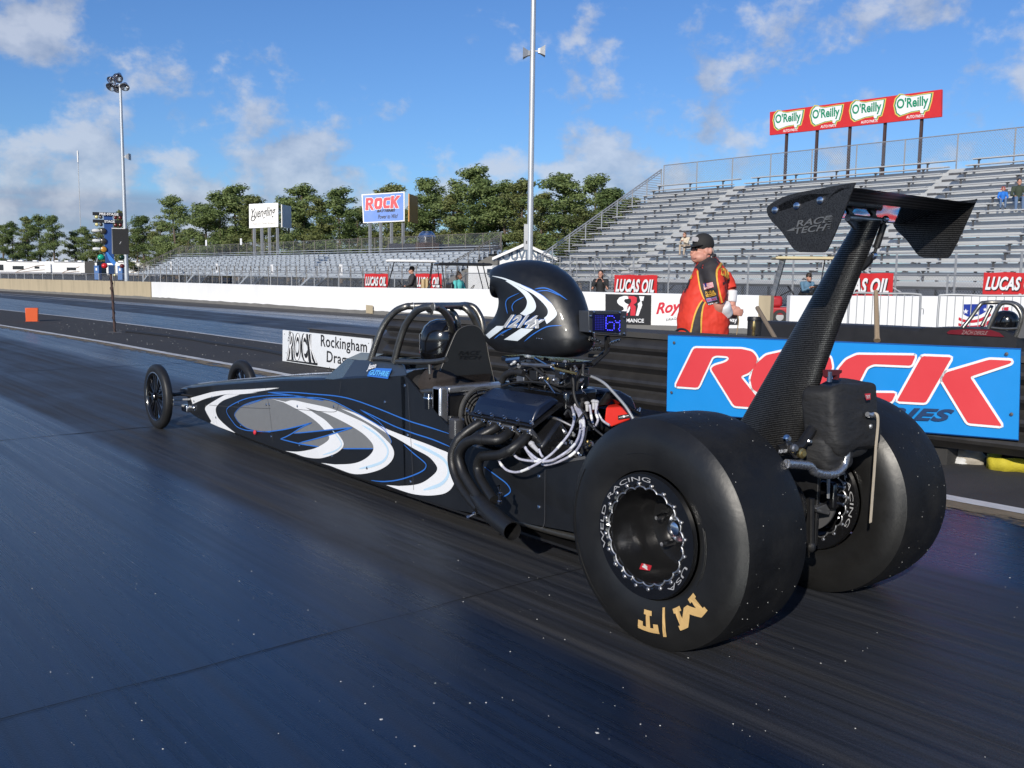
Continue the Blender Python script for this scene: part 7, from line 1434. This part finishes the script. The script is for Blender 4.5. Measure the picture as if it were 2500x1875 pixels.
def person(label, loc, rot, pose, shirt, trous, hair, sk, k=1.0, group=None, cap=None, hairlen=0, vox=.016, glasses=False, belly=.0, shoes=None, name='person'):
    P = {'sit': dict(pel=(0, 0, .10), che=(0, .03, .42), nek=(0, .04, .58), hed=(0, .07, .71), hip=.095, kne=(.12, .42, .10), ank=(.12, .44, -.34), toe=(.13, .58, -.40), sho=(.185, .02, .50), elb=(.25, .10, .24), han=(.13, .30, .16)),
         'lean': dict(pel=(0, 0, .10), che=(0, .10, .40), nek=(0, .17, .54), hed=(0, .24, .65), hip=.095, kne=(.14, .42, .12), ank=(.12, .44, -.34), toe=(.13, .58, -.40), sho=(.185, .13, .47), elb=(.22, .30, .24), han=(.05, .42, .34)),
         'stand': dict(pel=(0, 0, .95), che=(0, 0, 1.27), nek=(0, .01, 1.43), hed=(0, .04, 1.57), hip=.09, kne=(.10, .03, .50), ank=(.10, -.02, .08), toe=(.11, .12, .03), sho=(.185, 0, 1.36), elb=(.25, .0, 1.08), han=(.18, .16, .98)),
         'call': dict(pel=(0, 0, .95), che=(0, 0, 1.27), nek=(0, .01, 1.43), hed=(0, .04, 1.57), hip=.09, kne=(.10, .03, .50), ank=(.10, -.02, .08), toe=(.11, .12, .03), sho=(.185, 0, 1.36), elb=(.24, .12, 1.12), han=(.10, .16, 1.36))}[pose]
    t = thing(name, label, 'person', (0, 0, 0), group); pv = lambda q, s=1: V((q[0]*s, q[1], q[2]))*k
    body = MB(); head(body, pv(P['hed']), Matrix.Rotation(0, 3, 'X'), k); chain(body, [pv(P['nek']), pv(P['hed'])-V((0, .02, .06))*k], [.052*k, .05*k])
    tor = MB(); chain(tor, [pv(P['pel']), (pv(P['pel'])+pv(P['che']))/2+V((0, belly*.6, 0))*k, pv(P['che'])], [(.135+belly*.5)*k, (.14+belly)*k, .155*k], 16); chain(tor, [pv(P['sho'], -1), pv(P['sho'])], [.072*k, .072*k]); chain(tor, [pv(P['che']), pv(P['nek'])], [.10*k, .06*k])
    leg = MB(); chain(leg, [pv((-P['hip'], 0, P['pel'][2])), pv((P['hip'], 0, P['pel'][2]))], [.12*k, .12*k])
    sho = MB()
    for s in (-1, 1):
        hp = pv((s*P['hip'], P['pel'][1], P['pel'][2])); chain(leg, [hp, pv(P['kne'], s), pv(P['ank'], s)], [.092*k, .068*k, .048*k]); chain(body, [hp, pv(P['kne'], s), pv(P['ank'], s)], [.08*k, .055*k, .04*k])
        chain(sho, [pv(P['ank'], s)-V((0, .04, .03))*k, pv(P['toe'], s)], [.045*k, .038*k]); chain(tor, [pv(P['sho'], s), pv(P['elb'], s), pv(P['han'], s).lerp(pv(P['elb'], s), .2)], [.066*k, .052*k, .042*k]); chain(body, [pv(P['sho'], s), pv(P['elb'], s), pv(P['han'], s)], [.05*k, .04*k, .028*k])
        hand(body, pv(P['han'], s), pv(P['han'], s)-pv(P['elb'], s), (0, 0, 1), k, .8)
    chain(body, [pv(P['pel']), pv(P['che']), pv(P['nek'])], [.11*k, .13*k, .05*k])
    fuse(body, 'body', sk, t, vox*.75*k); fuse(tor, 'top', shirt, t, vox*k); fuse(leg, 'trousers', trous, t, vox*k)
    fuse(sho, 'shoes', shoes or black_matt, t, vox*k)
    hd = pv(P['hed']); hm = MB(); hm.ell(hd+V((0, -.022, .048))*k, (.086*k, .098*k, .098*k), None, 18, 12)
    if hairlen: hm.ell(hd+V((0, -.05, -.06))*k, (.085*k, .06*k, (.10+hairlen)*k), None, 14, 10)
    fuse(hm, 'hair', hair, t, vox*.7*k, 2)
    if cap: MB().lathe([(.095*k, 0), (.094*k, .04*k), (.08*k, .085*k), (.04*k, .11*k), (0, .115*k)], hd+V((0, -.015, .045))*k, (0, -.1, 1), 20).build('cap', cap, t); MB().ell(hd+V((0, .11, .055))*k, (.07*k, .075*k, .008*k), None, 14, 6).build('cap_peak', cap, t)
    if glasses:
        for s in (-1, 1): MB().ell(hd+V((s*.034, .092, .02))*k, (.026*k, .010*k, .018*k), None, 10, 6).build('sunglasses_lens', black_gloss, t)
    else:
        for s in (-1, 1): MB().ell(hd+V((s*.032, .082, .02))*k, (.010*k, .007*k, .007*k), None, 8, 6).build('eye', ink_black, t)
    t.location = loc; t.rotation_euler = (0, 0, rot); return t
FACE = math.atan2((CAM-V((25, 15, 0))).x, -(CAM-V((25, 15, 0))).y)
def face_cam(p, off=0.0): d = CAM-V(p); return math.atan2(d.y, d.x)-math.pi/2+off
cream = mat('cream jacket', (.62, .54, .42), .8, 0, .1, 30, bump=.3); tanp = mat('tan trousers', (.40, .32, .24), .85, 0, .1, 30); boots = mat('brown boots', (.10, .05, .03), .6); bluet = mat('blue hoodie', (.02, .17, .60), .8, 0, .1, 30, bump=.3); greent = mat('olive sweater', (.045, .06, .04), .9, 0, .15, 40, bump=.4); blackt = mat('black jacket', (.018, .018, .019), .8, 0, .2, 30, bump=.3); teal = mat('teal shirt', (.10, .48, .45), .8, 0, .1, 30, bump=.2); darkt = mat('charcoal shirt', (.045, .045, .05), .85, 0, .15, 30, bump=.3)
def seat_at(p, row): X = RX+RRUN*row; q = ax(p, X); return V((X-.02, q.y, RZ+RRISE*row))
p = seat_at((1580+.18083*540, 600), 3); person('woman in cream jacket and sunglasses sitting on the bench beside the official\'s cap', p+V((0, 0, .02)), math.pi/2+.1, 'lean', cream, tanp, hair_b, skin, .92, None, None, .05, glasses=True, shoes=boots)
p = seat_at((2000+.24108*1855, 500), 8); kid = person('child in bright blue hooded top with red ear defenders on the bench', p+V((0, 0, .02)), math.pi/2+.5, 'sit', bluet, denim, hair_b, skin, .68, None)
for s in (-1, 1): MB().ell(V((s*.085, .05, .715))*.68, (.03*.68, .04*.68, .048*.68), None, 12, 8).build('ear_defender', ink_red, kid)
MB().tube(spl([V((-.09, .05, .74))*.68, V((-.07, .05, .83))*.68, V((0, .05, .855))*.68, V((.07, .05, .83))*.68, V((.09, .05, .74))*.68], 4), .008, 6).build('headband', ink_red, kid)
p = seat_at((2000+.24108*2010, 500), 8); person('man in dark olive sweater and jeans sitting beside the child in blue', p+V((0, 0, .02)), math.pi/2+.55, 'sit', greent, denim, hair_m, skin, 1.0)
p = ad((1400+.22604*295, 690), 29.5); person('woman in black jacket standing at the fence left of a red banner', V((p.x, p.y, -.12)), face_cam(p, -.2), 'call', blackt, blackt, hair_m, skin, 1.0, None, None, .10)
# ------------------------------------------------------------------ service carts behind the wall
def cart(loc, rot, roof_m, body_m, seat_m, frame_m, label, rear_seat=True, screen=False, rh=1.85):
    t = thing('golf_cart', label, 'golf cart', (0, 0, 0)); b = lambda a, c, n, m_, bv=.02: MB().bb(a, c).build(n, m_, t, bev=bv)
    b((-.6, -1.1, .28), (.6, 1.15, .52), 'chassis', body_m, .05); b((-.58, .75, .52), (.58, 1.2, .86), 'cowl', body_m, .08); b((-.58, -.25, .52), (.58, .3, .78), 'seat', seat_m, .05); b((-.58, -.34, .78), (.58, -.22, 1.22), 'seat_back', seat_m, .04)
    if rear_seat: b((-.58, -.9, .70), (.58, -.36, .80), 'rear_seat', seat_m, .03); b((-.58, -.46, .80), (.58, -.36, 1.25), 'rear_backrest', seat_m, .03); MB().tube(spl([(-.6, -.4, .8), (-.6, -.5, 1.0), (-.6, -.95, 1.0), (-.6, -1.0, .75)], 4), .015, 6).build('grab_rail', frame_m, t)
    rg = [[V((x*w, y*w+.02, z)) for x, y in ((-.66, -.75), (.66, -.75), (.66, 1.0), (-.66, 1.0))] for w, z in ((.97, rh-.05), (1.0, rh-.03), (1.0, rh), (.93, rh+.035))]; MB().rings(rg).build('roof', roof_m, t, smooth=20)
    for s in (-1, 1):
        MB().tube([(s*.56, .98, .85), (s*.58, .72, rh-.03)], .018, 6).build('roof_post', frame_m, t); MB().tube([(s*.58, -.45, .6), (s*.6, -.62, rh-.03)], .018, 6).build('roof_post', frame_m, t)
        for y in (-.75, .82):
            w = MB().lathe([(.12, -.09), (.21, -.09), (.23, -.06), (.23, .06), (.21, .09), (.12, .09)], (s*.52, y, .23), (1, 0, 0), 24, close=True).build('wheel', rubber, t); MB().lathe([(0, -.05), (.12, -.05), (.12, .05), (0, .05)], (s*.52, y, .23), (1, 0, 0), 20).build('rim', steel, w)
    MB().tube([(-.25, .80, .86), (-.25, .5, 1.02)], .02, 6).build('steering_column', frame_m, t); MB().lathe([(.165, -.012), (.18, 0), (.165, .012), (.155, 0)], (-.25, .48, 1.03), (0, -.8, .6), 24, close=True).build('steering_wheel', black_satin, t)
    if screen: MB().prism([(-.58, .98, .86), (.58, .98, .86), (.58, .74, rh-.05), (-.58, .74, rh-.05)], (0, .012, 0)).build('windshield', scr, t, smooth=0)
    t.location = loc; t.rotation_euler = (0, 0, rot); return t
beige = mat('beige vinyl', (.52, .38, .20), .6, 0, .06, 8); beige_r = mat('cream roof', (.62, .52, .30), .5, 0, .05, 5); redcart = mat('red cart body', (.42, .02, .025), .35, 0, .06, 5, coat=.4)
camR = V((RT.x, RT.y, 0)).normalized(); aLeft = math.atan2(-camR.y, -camR.x)-math.pi/2
p = ad(r4b(600, 330), 33.5); sc1 = V((p.x, p.y, 0)); ct1_ = cart(sc1+V((0, 0, .0)), aLeft+.12, white_paint, white_paint, beige, black_satin, 'golf cart with thin white roof and beige rear seat behind the white wall')
person('driver in dark shirt and cap sitting in the white-roofed cart', sc1+Matrix.Rotation(aLeft+.12, 3, 'Z') @ V((.0, .05, .80)), aLeft+.12, 'sit', darkt, blackt, hair_m, skin, 1.0, cap=hair_m)
p = ad(r4b(990, 330), 31.0); sc2 = V((p.x, p.y, 0)); cart(sc2+V((0, 0, -.12)), aLeft+.2+math.pi, black_satin, black_satin, black_satin, black_satin, 'black utility cart with two riders behind the white wall', False)
fr_ = Matrix.Rotation(aLeft+.2+math.pi, 3, 'Z')
person('rider with black hair in a teal top in the black cart', sc2+fr_ @ V((.28, -.05, .66)), face_cam(sc2, .9), 'sit', teal, blackt, hair_m, skin_d, .95, None, None, .16)
person('rider in dark jacket facing the camera in the black cart', sc2+fr_ @ V((-.25, .02, .60)), face_cam(sc2, .15), 'sit', darkt, blackt, hair_b, skin_d, .95, glasses=True)
p = ad(r2b(400, 300), 29.0); sc3 = V((p.x, p.y, 0)); cart(sc3, aLeft-.15, beige_r, redcart, black_satin, black_satin, 'red cart with cream roof and tall windscreen in the gap of the wall', False, True, 2.02)
person('person in dark headwear holding something blue in the red cart', sc3+Matrix.Rotation(aLeft-.15, 3, 'Z') @ V((.22, .0, .80)), face_cam(sc3, .5), 'lean', mat('blue grey top', (.10, .20, .30), .8, 0, .2, 20), blackt, hair_m, skin, .95, cap=hair_m)
# ------------------------------------------------------------------ drivers with black helmets
def driver(c, X, k, label, par_x, red):
    t = thing('person', label, 'person', (0, 0, 0)); h = V(c)
    b = MB(); b.ell(h+V((0, .0, -.02)), (.085, .10, .12), None, 14, 10); chain(b, [h+V((0, -.04, -.12)), h+V((0, -.08, -.24)), h+V((0, -.02, -.50))], [.06, .15, .15]); chain(b, [h+V((-.19, -.06, -.25)), h+V((.19, -.06, -.25))], [.075, .075])
    for s in (-1, 1): chain(b, [h+V((s*.19, -.05, -.25)), h+V((s*.23, .12, -.42)), h+V((s*.10, .36, -.40))], [.065, .055, .045]); hand(b, h+V((s*.10, .36, -.40)), (0, 1, .2), (0, 0, 1), 1, 1.0)
    chain(b, [h+V((-.1, .0, -.52)), h+V((-.1, .5, -.50)), h+V((-.1, .95, -.62))], [.09, .075, .06]); chain(b, [h+V((.1, .0, -.52)), h+V((.1, .5, -.50)), h+V((.1, .95, -.62))], [.09, .075, .06])
    fuse(b, 'body', mat('driving suit', (.014, .013, .013), .85, 0, .2, 30, bump=.4) if 'driving suit' not in MT else MT['driving suit'], t, .014)
    he = MB(); rgs_ = []
    for z, ry, rx, oy in ((-.135, .095, .085, .01), (-.12, .118, .102, .012), (-.06, .135, .118, .008), (.0, .140, .125, 0), (.05, .134, .120, -.004), (.09, .113, .102, -.006), (.118, .078, .072, -.006), (.132, .036, .034, -.005)): rgs_.append([h+V((rx*math.sin(a_*math.pi/16), oy+ry*math.cos(a_*math.pi/16), z)) for a_ in range(32)])
    he.rings(rgs_); hl = he.build('helmet', black_gloss, t, smooth=60)
    MB().rings([[h+V((1.012*.122*math.sin(a_), .004+1.012*.138*math.cos(a_), z)) for a_ in [(-1.15+2.3*i/16) for i in range(17)]] for z in (-.045, -.015, .03, .045)], False, False).build('visor', glass_d, hl, smooth=60)
    if red:
        for i in range(6): p = h+V((-.05+.02*i, .136, -.05-.01*(i % 2))); MB().prism([p, p+V((.02, .0, 0)), p+V((.01, .035, -.03-.01*(i % 3)))], V((0, .004, .03))).build('red_flame', mat('helmet red', (.22, .02, .03), .4) if 'helmet red' not in MT else MT['helmet red'], hl)
    return t
driver(ax(zc(925, 590), .0), 0, 1, 'driver in glossy black full-face helmet sitting in the foreground dragster', 0, True)
driver(ax(r2b(2052, 570), D2X), 0, 1, 'driver in black helmet sitting in the second dragster at the right', 0, False)
st = MB(); st.bb((-.2, 2.03, .25), (.2, 2.07, .74)); st.build('seat_back', mat('seat cloth', (.028, .022, .020), .9, 0, .25, 30, bump=.6, bscale=25), DR, bev=.02)
MB().rings([[V((s, 2.12-.02*j, .50+.14*j)) for s in (-.22, -.08, .08, .22)] for j in range(3)], False, False).build('seat_belt', MT['seat cloth'], DR)
softbox((-.13, 2.13, .70), (.10, .09, .11), .6, .02, 12).build('seat_padding', MT['seat cloth'], DR, smooth=70)
# ------------------------------------------------------------------ the official in red and black, hands behind his back
def rm(x, y): return (1580+.18083*x, 540+.18083*y)
MD = 10.75; F0 = ad(rm(760, 1530), MD); feet = V((F0.x, F0.y, 0))
mr = camR; mf = V((-math.sin(YAW+.05), -math.cos(YAW+.05), 0))    # toward camera
def mp(x, y, d=0.0): q = ad(rm(x, y), MD); return q+mf*d
OF = thing('person', 'heavy man in black cap and red, black and yellow shirt, hands behind his back', 'person', feet)
redsh = mat('red shirt', (.66, .040, .018), .7, 0, .08, 14, bump=.25, bscale=18); blksh = mat('black shirt panel', (.030, .026, .028), .7, 0, .12, 14, bump=.25, bscale=18); yelsh = mat('yellow trim', (.72, .42, .06), .7, 0, .06, 20); whs = mat('white cuff', (.76, .75, .76), .8, 0, .05, 20, bump=.25)
um = .18083*MD/FPX
# torso as stacked sections: (y px, left px, right px, depth m)
TS = [(1560, 405, 1085, .21), (1480, 402, 1100, .225), (1380, 405, 1112, .235), (1280, 412, 1110, .24), (1180, 422, 1085, .24), (1080, 448, 1062, .235), (980, 488, 1055, .225), (880, 535, 1070, .215), (780, 580, 1082, .205), (700, 612, 1080, .195), (640, 632, 1060, .18), (590, 650, 1020, .155), (540, 690, 980, .12), (500, 720, 940, .085), (470, 740, 905, .07)]
def sect(y, l, r, dp, n=36, e=.85):
    c = mp((l+r)/2, y); a = (r-l)/2*um; return [c+mr*(a*math.copysign(abs(math.cos(t_))**e, math.cos(t_)))+mf*(dp*math.copysign(abs(math.sin(t_))**e, math.sin(t_))) for t_ in [2*math.pi*i/n for i in range(n)]]
tor = MB(); tor.rings([sect(*s) for s in TS])
# near sleeve (his left arm): shoulder, elbow behind
SH = [mp(830, 650, .17), mp(850, 760, .22), mp(880, 880, .24), mp(915, 1000, .24), mp(925, 1090, .22)]; tor.tube(spl(SH, 4), [.105+.012*math.sin(i*.3)-.0015*i for i in range(17)], 18); tor.ell(SH[0], (.115, .115, .11), None, 16, 10)
SH2 = [mp(1060, 720, -.10), mp(1120, 840, -.10), mp(1150, 930, -.08)]; tor.tube(spl(SH2, 4), .078, 14)
shirt = fuse(tor, 'shirt', redsh, OF, .011, 3)
tx_ = bpy.data.textures.new('folds', 'CLOUDS'); tx_.noise_scale = .16; tx_.noise_depth = 2; em_ = bpy.data.objects.new('fold_direction', None)
bpy.data.objects.remove(em_)
dm_ = shirt.modifiers.new('folds', 'DISPLACE'); dm_.texture = tx_; dm_.strength = .045; dm_.mid_level = .5; dm_.texture_coords = 'LOCAL'
dg = bpy.context.evaluated_depsgraph_get(); dg.update(); SV = BVHTree.FromObject(shirt, dg); sb_ = BASE[OF.name]
def onsh(p, l=.003):
    d = ray(*p).normalized(); h = SV.ray_cast(CAM-sb_, d)
    if h[0] is None: h = SV.find_nearest((mp((p[0]-1580)/.18083, (p[1]-540)/.18083, .1))-sb_)
    n = h[1] if h[1].dot(d) < 0 else -h[1]; return h[0]+sb_+n*l
def patch(A, B, m_, l=.004, n=26, k=6, name='panel'):
    A = spl([(a, b, 0) for a, b in A], 8); B = spl([(a, b, 0) for a, b in B], 8); at = lambda P, f: P[min(int(f*(len(P)-1)), len(P)-2)].lerp(P[min(int(f*(len(P)-1)), len(P)-2)+1], f*(len(P)-1)-min(int(f*(len(P)-1)), len(P)-2)); q = []
    for i in range(n+1):
        a, b = at(A, i/n), at(B, i/n)
        for j in range(k+1): c = a.lerp(b, j/k); q.append(onsh(rm(c.x, c.y), l))
    return MB().add(q, [(i*(k+1)+j, (i+1)*(k+1)+j, (i+1)*(k+1)+j+1, i*(k+1)+j+1) for i in range(n) for j in range(k)]).build(name, m_, shirt, smooth=60)
patch([(640, 620), (690, 660), (700, 760), (720, 880), (755, 1000), (800, 1100), (822, 1135)], [(930, 480), (985, 545), (930, 640), (930, 760), (945, 880), (965, 1000), (985, 1105)], blksh, .004, 40, 12)
patch([(700, 560), (760, 520), (850, 475)], [(640, 640), (800, 600), (960, 545)], blksh, .0045, 12, 10)
patch([(690, 660), (700, 760), (718, 880), (752, 1000), (775, 1050)], [(672, 680), (684, 770), (702, 890), (738, 1010), (768, 1062)], yelsh, .006, 24, 2, 'trim')
patch([(1010, 545), (940, 640), (925, 700), (935, 800), (955, 900), (985, 1030), (1000, 1100)], [(1040, 560), (960, 650), (945, 705), (953, 800), (973, 900), (1003, 1030), (1020, 1098)], yelsh, .007, 30, 2, 'trim')
patch([(1020, 550), (955, 660), (948, 740)], [(1000, 545), (935, 650), (925, 740)], yelsh, .0075, 10, 2, 'trim')
patch([(720, 1085), (680, 1180), (640, 1300), (610, 1420), (590, 1530)], [(770, 1085), (745, 1180), (728, 1300), (722, 1420), (720, 1530)], blksh, .004, 24, 6)
patch([(740, 1060), (690, 1130), (645, 1230), (612, 1340), (592, 1440), (575, 1530)], [(752, 1068), (708, 1138), (664, 1236), (630, 1344), (610, 1444), (594, 1530)], yelsh, .006, 24, 2, 'trim')
patch([(775, 1090), (750, 1140), (730, 1230), (720, 1340), (718, 1440), (716, 1530)], [(795, 1096), (768, 1146), (750, 1234), (740, 1344), (736, 1444), (734, 1530)], yelsh, .006, 24, 2, 'trim')
patch([(560, 735), (545, 800), (520, 900), (500, 970)], [(600, 735), (575, 800), (548, 880), (520, 960)], blksh, .005, 12, 3)
patch([(585, 735), (575, 765), (570, 790)], [(612, 730), (605, 760), (590, 785)], yelsh, .007, 8, 2, 'trim')
def qpatch(P, m_, l, name='patch'):
    (a, b, c, d) = [V((*p, 0)) for p in P]; q = []
    for i in range(5):
        for j in range(5): p = (a*(1-i/4)+b*i/4)*(1-j/4)+(d*(1-i/4)+c*i/4)*j/4; q.append(onsh(rm(p.x, p.y), l))
    return MB().add(q, [(i*5+j, (i+1)*5+j, (i+1)*5+j+1, i*5+j+1) for i in range(4) for j in range(4)]).build(name, m_, shirt, smooth=60)
FQ = ((768, 930), (902, 890), (886, 822), (752, 848)); qpatch(FQ, ink_white, .010)
bl = lambda P, s, u: ((P[0][0]*(1-s)+P[1][0]*s)*(1-u)+(P[3][0]*(1-s)+P[2][0]*s)*u, (P[0][1]*(1-s)+P[1][1]*s)*(1-u)+(P[3][1]*(1-s)+P[2][1]*s)*u)
for k in range(7): qpatch([bl(FQ, s, u) for s, u in ((0, k/6.5), (1, k/6.5), (1, k/6.5+.075), (0, k/6.5+.075))], ink_red, .0115)
qpatch([bl(FQ, s, u) for s, u in ((0, .46), (.42, .46), (.42, 1), (0, 1))], fb, .013)
qpatch(((785, 1000), (920, 965), (905, 915), (778, 940)), blksh, .010); qpatch(((788, 1012), (932, 975), (928, 962), (785, 998)), yelsh, .011); qpatch(((792, 1030), (934, 992), (932, 982), (790, 1020)), yelsh, .011)
Q = lambda s, u: onsh(rm(*bl(((785, 990), (915, 962), (905, 925), (780, 950)), s, u)), .012); text('NHRA', Q, yelsh, shirt, shear=.2, off=.02)
qpatch(((808, 1098), (950, 1058), (940, 1012), (792, 1048)), mat('lilac patch', (.25, .22, .45), .7), .010); Q = lambda s, u: onsh(rm(*bl(((815, 1085), (940, 1052), (932, 1025), (805, 1055)), s, u)), .012); text('RACING', Q, ink_red, shirt, off=.02)
Q = lambda s, u: onsh(rm(*bl(((825, 1135), (960, 1098), (955, 1085), (820, 1118)), s, u)), .011); text('OFFICIAL', Q, ink_white, shirt, off=.03)
Q = lambda s, u: onsh(rm(*bl(((990, 730), (1110, 800), (1095, 640), (970, 630)), s, u)), .010); text('ZONE', Q, yelsh, shirt, shear=.2, off=.05)
Q = lambda s, u: onsh(rm(*bl(((1015, 870), (1115, 800), (1110, 765), (1010, 830)), s, u)), .010); text('RACING', Q, ink_black, shirt, shear=.2, off=.05)
# body: head, neck, arms with hands clasped behind, legs
bod = MB()
hx = (-mr*.93+mf*.36).normalized(); hz = V((0, 0, 1)); hy = hx; hxr = hy.cross(hz).normalized(); R3 = Matrix((hxr, hy, hz)).transposed(); HC = mp(738, 400, .02); k = 1.22
head(bod, HC, R3, k); bod.ell(mp(590, 448, .045), (.017, .02, .024), None, 10, 8); bod.ell(mp(650, 522, .05), (.050, .045, .035), None, 12, 8); bod.ell(mp(838, 405, .105), (.022, .022, .042), None, 10, 8); bod.ell(mp(700, 490, .03), (.10, .10, .07), None, 16, 10); chain(bod, [mp(800, 560, 0), mp(760, 450, 0)], [.095, .085])
arm = [mp(915, 1060, .22), mp(930, 1150, .20), mp(985, 1225, .12), mp(1070, 1235, .05), mp(1120, 1200, .0)]; bod.tube(spl(arm, 4), [.066, .065, .064, .063, .062, .060, .058, .055, .052, .050, .048, .046, .044, .042, .040, .038, .036], 14)
arm2 = [mp(1150, 930, -.08), mp(1160, 1050, -.06), mp(1150, 1150, -.04)]; bod.tube(spl(arm2, 4), .045, 12)
hand(bod, mp(1130, 1215, .02), (mr*.9+V((0, 0, -.12))), mf, 1.1, .7); hand(bod, mp(1150, 1140, -.02), (mr*.25+V((0, 0, -.9))), mf, 1.05, .6)
for s in (-1, 1): chain(bod, [feet+mf*.07*s+V((0, 0, .60)), feet+mf*.11*s+V((0, 0, .45)), feet+mf*.11*s+V((0, 0, .08))], [.09, .065, .045])
chain(bod, [mp(760, 1480), mp(780, 900), mp(800, 600)], [.11, .11, .08]); fuse(bod, 'body', mat('ruddy skin', (.56, .27, .20), .5, 0, .14, 22, bump=.2, bscale=60), OF, .008, 3)
tr_ = MB()
for s in (-1, 1): chain(tr_, [feet+mf*.07*s+V((0, 0, .62)), feet+mf*.10*s+V((0, 0, .40)), feet+mf*.11*s+V((0, 0, .07))], [.11, .10, .075])
tr_.rings([sect(1740, 520, 1000, .15), sect(1640, 470, 1040, .17), sect(1580, 460, 1050, .17)]); fuse(tr_, 'trousers', mat('black trousers', (.02, .02, .024), .85, 0, .1, 20), OF, .016)
sh = MB()
for s in (-1, 1): chain(sh, [feet+mf*.11*s+V((0, 0, .05)), feet+mf*.11*s-mr*.2+V((0, 0, .04))], [.055, .045])
fuse(sh, 'shoes', black_matt, OF, .014)
cf = MB(); cf.tube(spl([mp(985, 1110, .19), mp(1010, 1180, .15), mp(1060, 1260, .09)], 4), [.075, .082, .085, .086, .084, .08, .078, .076, .074], 16); cf.tube([mp(1150, 945, -.07), mp(1150, 1020, -.06), mp(1145, 1100, -.05)], [.072, .066, .060], 14); fuse(cf, 'cuff', whs, OF, .011, 3)
hr = MB(); hr.ell(HC+R3 @ V((0, -.085, -.005)), (.085, .055, .075), R3, 16, 10); hr.ell(HC+R3 @ V((.075, -.055, .01)), (.03, .06, .06), R3, 12, 8); fuse(hr, 'hair', hair_g, OF, .009, 2)
capm = mat('black cap', (.022, .021, .020), .8, 0, .15, 30, bump=.3); cp = MB()
cp.ell(HC+R3 @ V((0, -.012, .080)), (.108, .130, .122), R3, 24, 14); fuse(cp, 'cap', capm, OF, .010, 2)
pk_ = MB(); rows = []
for i in range(9):
    a_ = -1.15+2.3*i/8; rows.append([HC+R3 @ V((.104*math.sin(a_), .110*math.cos(a_), .062)), HC+R3 @ V((.098*math.sin(a_)*1.05, .12+.11*math.cos(a_)**.7 if math.cos(a_) > 0 else .12, .052-.022*math.cos(a_)))])
pk_.add([p for r_ in rows for p in r_], [(2*i, 2*i+1, 2*i+3, 2*i+2) for i in range(8)]); o = pk_.build('cap_peak', capm, OF, smooth=60); md = o.modifiers.new('s', 'SOLIDIFY'); md.thickness = .007
emb = mat('grey embroidery', (.36, .35, .36), .8)
def oncap(x, y): q = mp(x, y, 0); d = (q-(HC+R3 @ V((0, -.012, .075)))); return q+mf*.118+(-mr)*.012
MB().sheet([oncap(*p) for p in ((592, 268), (600, 228), (640, 215), (680, 222), (692, 250), (690, 278), (640, 282))]).build('cap_badge', emb, OF, smooth=0)
MB().tube(spl([HC+R3 @ V((.10, -.01, -.01)), HC+R3 @ V((.105, -.02, -.05)), HC+R3 @ V((.10, -.03, -.11))], 5), .004, 6).build('ear_cord', hose_m, OF)
for s in (-1, 1): MB().ell(HC+R3 @ V((s*.040, .108, .022)), (.030, .010, .020), R3, 12, 8).build('peak_shade', black_gloss, OF)  # black ovals put in the cap peak's shade over his eyes
MB().tube(spl([mp(592, 498, .10), mp(612, 503, .115), mp(640, 500, .125)], 4), .0035, 6).build('mouth', mat('lip', (.30, .10, .08), .6), OF)
# collar band and radio cable down his back
MB().tube(spl([mp(840, 488, .075), mp(880, 470, .07), mp(905, 462, .04)], 4), .022, 8).build('collar', blksh, OF); Q = quad(mp(848, 496, .10), mp(905, 476, .07), mp(900, 458, .07), mp(843, 474, .10)); text('RACING', Q, ink_white, OF, off=.02)
MB().tube(spl([mp(1215, 1260, 0), mp(1235, 1330, 0), mp(1225, 1420, 0), mp(1205, 1540, 0)], 5), .006, 6).build('cable', mat('tan cord', (.30, .22, .12), .7), OF)
